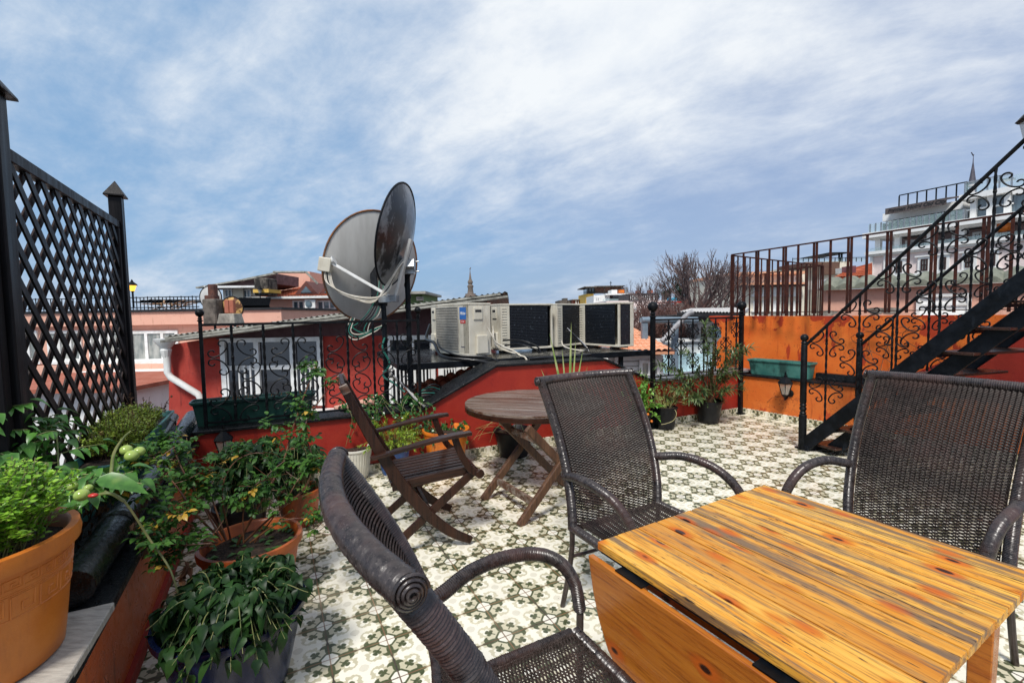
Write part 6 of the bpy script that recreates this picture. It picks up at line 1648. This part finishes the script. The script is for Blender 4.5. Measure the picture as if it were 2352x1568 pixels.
F, t = block('pinkish_building', 'pale pink building with a black roof level, left behind the bare tree', 620, 1258, 355, 42, M_PINK2, conv=z5)
mb = MB(); F.px(mb, 852, 276, 1160, 345, -4, .1); mb.build('black_roof_level', M_DARK, t)
mb = MB()
for x in range(870, 1150, 22): F.px(mb, x, 300, x + 5, 345, .11, .2)
mb.build('mullions', M_WHITE, t)
for x in range(905, 1250, 58):
    for y in (415, 490): window(F, t, x, y, x + 26, y + 48, cols=1, mp=M_GLASS, fw=.10, sill=True)
for x, y in ((962, 245), (1090, 240)):
    mb = MB(); F.px(mb, x - 14, y, x + 14, y + 32, -2.5, -1.5); mb.build('chimney', M_BRICKRED, t)
F, t = block('shop_row', 'white shop row with red trim behind the bare tree', 1258, 1700, 385, 36, M_WHITEW, conv=z5)
mb = MB(); F.px(mb, 1250, 360, 1520, 372, -2, .6); F.px(mb, 1330, 372, 1345, 400, .2, .4); F.px(mb, 1630, 350, 1660, 400, .2, .4); mb.build('red_trim', M_LABR, t)
mb = MB(); F.px(mb, 1300, 322, 1350, 348, -1, .1); mb.build('blue_sign', simple('turquoise_panel', (.02, .40, .62), None, 3, .4, bump=0), t)
mb = MB(); F.px(mb, 1540, 388, 1680, 440, .01, .05); mb.build('pink_panel', M_PINK, t)
F, t = block('dark_roof_building', 'building with a long dark roof behind the bare tree', 1640, 1915, 342, 34, M_CREAM, conv=z5)
mb = MB(); F.px(mb, 1630, 288, 1915, 342, -5, .4); mb.build('roof', M_DARK, t)
F, t = block('cream_building', 'tall cream building with orange tiled eaves behind the rusty fence', 1900, 2700, 60, 26, M_CREAM, conv=z5)
mb = MB(); F.px(mb, 1930, 50, 2700, 78, -5, .5); F.px(mb, 1960, 165, 2700, 185, .01, .8); mb.build('tiled_eaves', M_OTILE, t)
mb = MB(); F.px(mb, 1960, 186, 2700, 206, .01, .5); mb.build('dark_eave', M_DARK, t)
for x in (2140, 2235, 2330, 2425, 2520):
    window(F, t, x, 205, x + 58, 290, cols=2, mp=M_CURT, fw=.12); window(F, t, x, 355, x + 52, 455, cols=2, mp=M_CURT, fw=.10)
for x in (2020, 2400, 2480, 2560): window(F, t, x, 95, x + 40, 150, cols=1, mp=M_CURT, fw=.06)
F, t = block('timber_clad_building', 'dark timber-clad top storey with a glass-railed roof terrace', 355, 640, 866, 30, M_CREAM, conv=z4)
mb = MB(); F.px(mb, 358, 868, 520, 990, .01, .25); F.px(mb, 180, 868, 356, 905, -3, .1); mb.build('timber_cladding', wood('dark_cladding_boards', (.10, .05, .035), (.16, .085, .055), (.03, .02, .015), axis=0, rough=.7), t)
mb = MB(); F.px(mb, 60, 830, 800, 866, .0, .04); mb.build('terrace_glass', M_BALG, t)
mb = MB(); F.px(mb, 425, 772, 628, 780, -3, .1)
for x in (440, 520, 545, 615): F.px(mb, x, 780, x + 5, 866, -.1, .05)
F.px(mb, 60, 826, 800, 830, .05, .1)
for x in range(60, 800, 52): F.px(mb, x, 828, x + 3, 866, .05, .1)
mb.build('steel_frame', M_IRON, t)
mb = MB(); F.px(mb, 548, 925, 590, 978, .26, .9); mb.build('white_unit', M_WHITE, t)
F = FC(z4(700, 0)[0], 24, 0, z4); t = root('tiled_house', 'low house with a dark red tiled roof in front of the timber-clad storey', 'house', F.o)
mb = MB(); F.px(mb, 460, 1024, 830, 1120, -3, 0); mb.build('wall', M_WHITEW, t)
a = lambda x, y, Y: AY(*z4(x, y), Y)
tileroof(a(455, 1028, 23.5), a(840, 1010, 23.5), a(840, 880, 27), a(640, 935, 27), 22, 7, .05, .03).build('roof', M_RTILE, t)
mb = MB(); F.px(mb, 632, 905, 680, 985, -1.2, -.5); mb.build('chimney', simple('maroon_chimney', (.13, .04, .05), (.18, .07, .07), 3, .8, bump=.3), t)
mb = MB(); F.px(mb, 650, 1035, 800, 1090, .01, .06); mb.build('shutters', M_STONEW, t)

# --- pink wall with wavy tile coping
F = FC(1886, 9.2, -49, z4); t = root('boundary_wall', 'pink boundary wall with mossy wavy roof-tile coping behind the orange wall', 'wall', F.o)
uE = 3.6; zt = F.uz(350, 1148)[1]
mb = MB(); F.bx(mb, 0, uE, -3, zt, -.3, 0); mb.build('wall', M_PINK, t)
mb = MB(); rings = []
n_ = 120
for d, dz in ((.16, .0), (.16, .03), (-.1, .17), (-.45, .20)):
    rings.append([F.P(uE * i / n_, d, zt + dz + (.085 * abs(sin(pi * i / n_ * 13)) if dz > 0 else 0)) for i in range(n_ + 1)])
mb.loft(rings, False, False); mb.build('tile_coping', M_GTILE, t, 60)
window(F, t, 1275, 1180, 1815, 1392, cols=1, rows=2, mf=M_WHITE, mp=M_WHITEW, fw=.05, d=.01)
mb = MB(); 
for x, y in ((880, 1345), (1010, 1345), (400, 1370)): 
    u, z = F.uz(x, y); mb.poly3([F.P(u + .16 * cos(k) * (1 + .3 * sin(3 * k)), .003, z + .06 * sin(k)) for k in [j * pi / 6 for j in range(12)]], F.n * .004)
mb.build('bare_plaster', M_CONC, t)

# --- pale hotel
F = FC(z4(822, 0)[0], 30.0, -64, z4); t = root('hotel', 'big pale pink hotel with glass balustrades and a long brown awning', 'hotel', F.o)
zz = lambda y, x=830: F.uz(x, y)[1]
U = lambda x, y=700, d=0: F.uz(x, y, d)[0]
uR = U(2326, 800) + 5
mb = MB(); F.bx(mb, 0, uR, GZ, zz(800), -10, 0); mb.build('wall', M_PINK2, t)
mb = MB(); F.bx(mb, -.25, uR, zz(800), zz(772), -10, .35); F.bx(mb, -.15, uR, zz(818), zz(801), .003, .18); F.bx(mb, -.35, uR, zz(640), zz(590), -10, .5); F.bx(mb, -.2, uR, zz(655), zz(641), -.5, .2); mb.build('cornices', M_WHITEW, t)
mb = MB(); F.bx(mb, .6, uR, zz(771), zz(656), -9, -1.3); mb.build('recessed_storey', simple('taupe_render', (.24, .17, .16), (.30, .23, .21), 2, .8, bump=.2), t)
mb = MB()
for x in (885, 1075, 1395, 1700, 2000): u = U(x, 700); F.bx(mb, u - .14, u + .14, zz(771), zz(656), -.35, -.05)
for x0 in (826, 958): F.bx(mb, U(x0, 900), U(x0 + 24, 900), zz(1150), zz(819), .003, .12)
mb.build('columns', M_WHITEW, t)
mb = MB(); F.bx(mb, -.1, uR, zz(771), zz(735), .02, .06); mb.build('balcony_glass', M_BALG, t)
for x0, x1 in ((1010, 1070), (1165, 1262), (1350, 1405), (1620, 1690), (1820, 1925), (2035, 2140)):
    u0_, u1_ = U(x0, 700, -1.3), U(x1, 650, -1.3); window(F, t, 0, 0, 0, 0, cols=2, mp=M_GLASS, fw=.12, d=-1.3, sill=False, rect=(u0_, u1_, zz(768), zz(680)))
for x0, x1, mp in ((1050, 1170, M_CURT), (1290, 1425, M_CURT), (1478, 1600, M_LITW), (1722, 1865, M_CURT), (1965, 2080, M_CURT)):
    u0_, u1_ = U(x0, 920), U(x1, 920); mb = MB(); F.bx(mb, u0_, u1_, zz(1010), zz(870), .003, .10); F.bx(mb, u0_ - .15, u1_ + .15, zz(1030), zz(1011), .003, .2); F.bx(mb, u0_ - .12, u1_ + .12, zz(869), zz(855), .003, .18); mb.build('window_surround', M_WHITEW, t)
    window(F, t, 0, 0, 0, 0, mf=M_TREAD, mp=mp if mp is not M_LITW else M_CURT, cols=2, rows=2, fw=.07, d=.102, sill=False, rect=(lerp(u0_, u1_, .26), lerp(u0_, u1_, .76), zz(995), zz(888)))
mb = MB(); F.bx(mb, U(858, 960), U(950, 960), zz(1150), zz(890), -.0, .02); mb.build('shadowed_bay', M_DARK, t) if False else None
# glass balustrade of the roof terrace, penthouse, awning
mb = MB(); F.bx(mb, -.1, U(1760, 500), zz(588), zz(505), .30, .33); mb.build('terrace_glass', M_BALG, t)
mb = MB()
for k in range(16): u = k * U(1760, 500) / 15; F.bx(mb, u - .03, u + .03, zz(588), zz(503), .28, .35)
mb.build('balustrade_posts', M_GALV, t)
ph0 = U(1050, 480, -1.2); ph1 = U(1760, 430, -1.2)
zA, zB = zz(590), F.uz(1050, 415, -1.2)[1]
mb = MB(); F.bx(mb, ph0, ph1, zA, zB - .35, -6, -1.2); mb.build('penthouse_glazing', M_GLASSB, t)
mb = MB(); F.bx(mb, ph0 - .4, ph1, zB - .34, zB + .15, -6.4, -.7)
for k in range(7): u = lerp(ph0, ph1, k / 6); F.bx(mb, u - .12, u + .12, zA, zB - .36, -1.3, -1.0)
mb.build('penthouse_frame', M_WHITEW, t)
mb = MB()
for k in range(7):
    u = lerp(ph0, ph1, (k + .5) / 7) + .2 * sin(k * 5); F.bx(mb, u - .35, u + .35, zA + .42, zA + .47, -.9, -.3); F.bx(mb, u - .5, u - .45, zA, zA + .6, -.7, -.4)
mb.build('terrace_furniture', M_DARK, t)
aw0, aw1 = U(1003, 400, -.2), U(1600, 300, -.2); zw = zB + .18
mb = MB(); mb.poly3([F.P(aw0, .25, zw + .02), F.P(aw1, .25, zw + .02), F.P(aw1, -1.6, zw + .30), F.P(aw0, -1.6, zw + .30)], (0, 0, .08)); F.bx(mb, aw0, aw1, zw - .28, zw + .10, .20, .26)
aw = mb.build('awning', simple('brown_awning_cloth', (.075, .055, .052), (.10, .08, .075), 3, .7, bump=.2), t)
Mt = Matrix.Translation(F.P(lerp(aw0, aw1, .52), .265, zw - .09) - V(t['_w'])) @ Matrix.Rotation(F.ang, 4, 'Z') @ RX
txt('Ferman Hotel Old City', .30, M_DARK, aw, Mt, shear=.3, bold=.012, ext=.004)
mb = MB(); zr = zB + .95; r0_, r1_ = U(1095, 330, -1.5), U(1760, 230, -1.5)
F.bx(mb, r0_, r1_, zr + .32, zr + .38, -1.6, -1.54); F.bx(mb, r0_, r1_, zB + .16, zB + .20, -1.7, -1.5)
for k in range(8): u = lerp(r0_, r1_, k / 7); F.bx(mb, u - .03, u + .03, zB + .17, zr + .32, -1.6, -1.54)
mb.build('roof_railing', M_IRONB, t)
tw0, tw1 = U(1745, 300, .2), U(2205, 200, .2); zt0 = zz(588); zt1 = F.uz(1750, 262, .2)[1]; zt2 = F.uz(1750, 210, .2)[1]
mb = MB(); F.bx(mb, tw0 + .2, tw1 + 5, zt0, zt1, -7, -.2); mb.build('tower_storey', M_GLASSB, t)
mb = MB(); F.bx(mb, tw0 - .2, tw1, zt1, zt2, -7, .35); F.bx(mb, tw1, tw1 + 5, zt1 - .12, zt2 - .1, -7, .1)
for k in (0, .5, 1): u = lerp(tw0 + .3, tw1 - .2, k); F.bx(mb, u - .12, u + .12, zt0, zt1, -.19, .05)
F.bx(mb, tw0, tw1, lerp(zt0, zt1, .45), lerp(zt0, zt1, .52), -.19, -.05); mb.build('tower_frame', M_WHITEW, t)
mb = MB(); F.bx(mb, tw0, tw1, zt2, zt2 + .62, .22, .25); F.bx(mb, tw1, tw1 + 5, zt2, zt2 + .6, .0, .03); mb.build('top_glass', M_BALG, t)
mb = MB()
for k in range(5): u = lerp(tw0, tw1, k / 4); F.bx(mb, u - .03, u + .03, zt2, zt2 + .66, .2, .27)
F.bx(mb, tw0, tw1, zt2 + .63, zt2 + .68, .2, .27); F.bx(mb, tw1 - .9, tw1 - .2, zt2 + .5, zt2 + .6, -.9, -.4); mb.build('top_rail', M_GALV, t)
mb = MB(); mb.ball(F.P(U(2120, 520, -.6), -.6, F.uz(2120, 520, -.6)[1]), .42, 14, 8, (1, 1, .8)); mb.build('hanging_shade', M_TERRA3, t, 60)

# --- white house with orange tiles (centre right), blue-white house, pergola
F = FC(1395, 10.0); t = root('white_house', 'small white boarded house with a bright orange tiled roof behind the air conditioners', 'house', F.o)
mb = MB(); F.px(mb, 1290, 818, 1523, 1100, -3, 0); mb.build('wall', M_CREAM if False else M_WHITEW, t)
mb = MB()
for k in range(9): F.px(mb, 1290, 830 + k * 11, 1523, 831.5 + k * 11, .003, .018)
mb.build('board_joints', M_CONC, t)
mb = MB(); F.px(mb, 1285, 807, 1550, 816, -3, .35); mb.build('eave', simple('brown_eave', (.09, .035, .025), (.14, .06, .04), 5, .6, bump=.2), t)
tileroof(AY(1300, 812, 9.62), AY(1549, 807, 9.62), AY(1449, 752, 12.4), AY(1380, 752, 12.4), 17, 9, .04, .025).build('roof', M_OTILE, t)
window(F, t, 1467, 826, 1515, 866, cols=2, mp=M_CURT, fw=.07)
mb = MB(); F.px(mb, 1412, 818, 1417, 870, .01, .08); mb.build('downpipe', M_WPLAST, t)
F = FC(1545, 11.5); t = root('blue_white_house', 'white and pale blue house with a balcony door behind the right railing', 'house', F.o)
mb = MB(); F.px(mb, 1592, 736, 1720, 790, -3, -1.2); F.px(mb, 1545, 790, 1720, 862, -3, 0); mb.build('wall', M_WHITEW, t)
mb = MB(); F.px(mb, 1520, 814, 1650, 858, .003, .25); mb.build('blue_boards', M_BLUEW, t)
mb = MB(); F.px(mb, 1640, 748, 1660, 786, -1.19, -1.0); mb.build('blue_panel', M_BLUEW, t)
mb = MB(); F.px(mb, 1508, 778, 1720, 784, -.4, .1); F.px(mb, 1508, 860, 1700, 866, 0, .5); mb.build('ledges', M_WHITE, t)
window(F, t, 1602, 744, 1643, 786, cols=2, mp=M_GLASS, fw=.07, d=-1.19, sill=False)
t = root('pergola', 'blue-grey steel pergola with two posts in front of the brown shrubs', 'pergola', AY(1480, 800, 10.8))
mb = MB(); mb.tube([AY(1474, 735, 10.8), AY(1602, 735, 10.8)], .075, 12)
mb.bar(AY(1474, 735, 10.8), AY(1500, 730, 13.4), .1, .1); mb.bar(AY(1596, 735, 10.8), AY(1606, 730, 13.4), .1, .1); mb.build('beams', M_SLATE, t, 40)
for x in (1480, 1550):
    mb = MB(); mb.bar(AY(x, 742, 10.8), AY(x, 742, 10.8) + V((0, 0, -4)), .13, .13); mb.build('post', M_SLATE, t)
mb = MB(); mb.bar(AY(1500, 728, 12), AY(1590, 724, 12), .5, .05); mb.bar(AY(1515, 731, 11.6), AY(1600, 724, 12.6), .3, .03); mb.build('shade_cloth', M_DARK, t)
t = root('shed_roof', 'low pale grey tiled lean-to roof with dark gutter below the bare tree', 'roof', AY(1620, 720, 12))
tileroof(AY(1558, 719, 11.4), AY(1705, 721, 10.4), AY(1720, 708, 12.6), AY(1588, 710, 13.6), 20, 4, .03, .02).build('roof_tiles', M_LTILE, t)
mb = MB(); mb.bar(AY(1556, 722, 11.35), AY(1706, 724, 10.35), .08, .08); mb.poly3([AY(1560, 726, 11.5), AY(1706, 728, 10.5), AY(1706, 740, 10.5), AY(1600, 738, 11.5)], (0, .1, 0)); mb.build('gutter', M_DARK, t)
t = root('flue_pipe', 'silver-grey lagged pipe slanting down from the lean-to roof past the pergola', 'pipe', AY(1585, 715, 10.6)); mb = MB(); mb.tube(spline([AY(1592, 716, 10.5), AY(1579, 722, 10.5), AY(1560, 742, 10.5), AY(1520, 784, 10.5)], 6), .06, 8); mb.build('pipe', M_GREYP, t, 50)
mb = MB(); F = FC(1400, 9.6)
# daikin-like unit sign kept as plain small white cabinet
F.px(mb, 1378, 823, 1397, 836, -.2, .1); tag(mb.build('wall_cabinet', M_WHITE), 'small white cabinet with a blue corner beside the orange-tiled house', 'cabinet')

# --- vegetation in the distance
def baretree(name, label, base, top, spread, seed, limbs, depth, r0, m=M_TWIG, forward=None):
    rnd = random.Random(seed); t = root(name, label, 'tree', base); tr, br = MB(), MB()
    H = top - base.z
    cnt = [0]
    def grow(p, d, Ln, r, lev):
        cnt[0] += 1
        q = p + d * Ln * .5 + rv(rnd, Ln * .07); e = p + d * Ln + rv(rnd, Ln * .08)
        br.tube([p, q, e], [r, r * .85, r * .68], 5 if lev < 2 else 3, caps=False)
        if lev >= depth: return
        n = 2 if rnd.random() < .72 else 3
        for k in range(n):
            dd = (d + rv(rnd, .50) + V((0, 0, .20))).normalized(); grow(e if k < 2 else q, dd, Ln * rnd.uniform(.66, .86), r * .66, lev + 1)
    tr.tube([V((base.x, base.y, GZ)), base], [r0 * 1.6, r0 * 1.15], 10); tr.build('trunk', m, t, 50)
    for k in range(limbs):
        a = 2 * pi * k / limbs + rnd.uniform(-.3, .3); tilt = rnd.uniform(.25, .8) * spread
        grow(base + V((rnd.uniform(-.2, .2), rnd.uniform(-.2, .2), rnd.uniform(-.2, .1))), V((cos(a) * tilt, sin(a) * tilt, 1)).normalized(), H * .285, r0 * .55, 0)
    br.build('branches', m, t)
baretree('bare_tree', 'large leafless tree with many upswept branches on the skyline', AY(1590, 735, 17), AY(1590, 572, 17).z, 1.35, 5, 16, 5, .11)
baretree('bare_tree', 'smaller leafless tree to the left of the large bare one', AY(1500, 745, 19), AY(1500, 628, 19).z, 1.5, 8, 8, 5, .07, M_TWIG)
baretree('bare_tree', 'leafless tree half behind the left end of the rusty fence', AY(1672, 745, 16), AY(1672, 590, 16).z, 1.0, 9, 8, 5, .08, M_TWIG)
def shrubmass(label, x0, x1, y0, y1, Y, n, seed, m, name='shrub'):
    rnd = random.Random(seed); t = root(name, label, 'shrub', AY((x0 + x1) / 2, y1, Y)); mb = MB()
    for i in range(n):
        a = AY(rnd.uniform(x0, x1), rnd.uniform((y0 + y1) / 2, y1 + 10), Y + rnd.uniform(-.8, .8)); d = (rv(rnd, .7) + V((0, 0, .8))).normalized(); L_ = rnd.uniform(.2, .7) * (y1 - y0) / 50 * Y / 12
        mb.tube([a, a + d * L_ * .5 + rv(rnd, .05), a + d * L_ + rv(rnd, .1)], [.012, .009, .005], 3, caps=False)
    mb.build('twigs', m, t)
shrubmass('tangled red-brown leafless shrub under the pergola', 1450, 1600, 738, 782, 13.5, 1500, 3, M_REDSH)
shrubmass('red-brown leafless hedge rising behind the pergola beam', 1455, 1640, 700, 735, 16, 800, 4, M_REDSH)
def evergreen(label, x, y, Y, rx, rz, seed, n=1500):
    rnd = random.Random(seed); c = AY(x, y, Y); t = root('evergreen_tree', label, 'tree', c, group='far evergreens'); mb = MB(); mb.tube([V((c.x, c.y, GZ)), c], .3, 8); mb.build('trunk', M_BARK, t)
    ml = MB(); cl = [c + V((rnd.gauss(0, .5) * rx, rnd.gauss(0, .4) * rx, rnd.gauss(0, .45) * rz)) for _ in range(22)]
    for i in range(n):
        b = cl[rnd.randrange(len(cl))] + rv(rnd).normalized() * rnd.uniform(.2, 1) * rz * .34; leaf(ml, b, rv(rnd), V((0, 0, 1)) + rv(rnd), rz * rnd.uniform(.10, .2), rz * .09, .2, .3, 2)
    ml.build('crown', M_FIRL, t)
for i, (x, y, w_, h_) in enumerate(((1565, 655, 60, 36), (1600, 664, 45, 34), (1530, 672, 42, 26), (1640, 660, 34, 30), (1585, 676, 60, 30))):
    evergreen(('dark evergreen crown, highest on the skyline behind the bare tree', 'dark evergreen right of the highest one', 'low dark evergreen at the left of the group', 'dark evergreen near the rusty fence end', 'broad dark evergreen at the foot of the group')[i], x, y, 55, w_ * 55 / 1045 * .55, h_ * 55 / 1045 * .75, 30 + i)
# things low behind the lattice: a plain white wall and rooftops down the slope
F, t = block('low_building', 'low brown-roofed building down the slope, seen through the lattice', -200, 300, 905, 11, M_WHITEW)
mb = MB(); F.px(mb, -210, 895, 292, 905, -3, .4); mb.build('roof', M_BRICKRED, t)
# hollow behind the ramp: low tiled roof
t = root('tiled_roof', 'rusty brown tiled roof in the hollow between the ramp and the red building', 'roof', B(1, 1)); tileroof(B(.62, .40, .42), B(1.9, .40, .55), B(1.9, 1.5, .80), B(.72, 1.5, .55), 8, 5, .04, .02).build('roof_tiles', M_RTILE, t)
mb = MB(); mb.tube([B(-.2, .5, .55), B(.35, .55, .62)], .05, 12); tag(mb.build('clay_pipe', M_PINK, smooth=50), 'short pale pink clay pipe lying behind the railing at the ramp foot', 'pipe')
# final pass: lettering -> real meshes
dg = bpy.context.evaluated_depsgraph_get(); dg.update()
for o in [o for o in col.objects if o.type == 'FONT']:
    me = bpy.data.meshes.new_from_object(o.evaluated_get(dg)); nm = o.name; par, mx = o.parent, o.matrix_local.copy(); old = o.data
    bpy.data.objects.remove(o); n = bpy.data.objects.new('lettering', me); col.objects.link(n); n.parent = par; n.matrix_local = mx
for o in WROOTS:
    if '_w' in o: del o['_w']
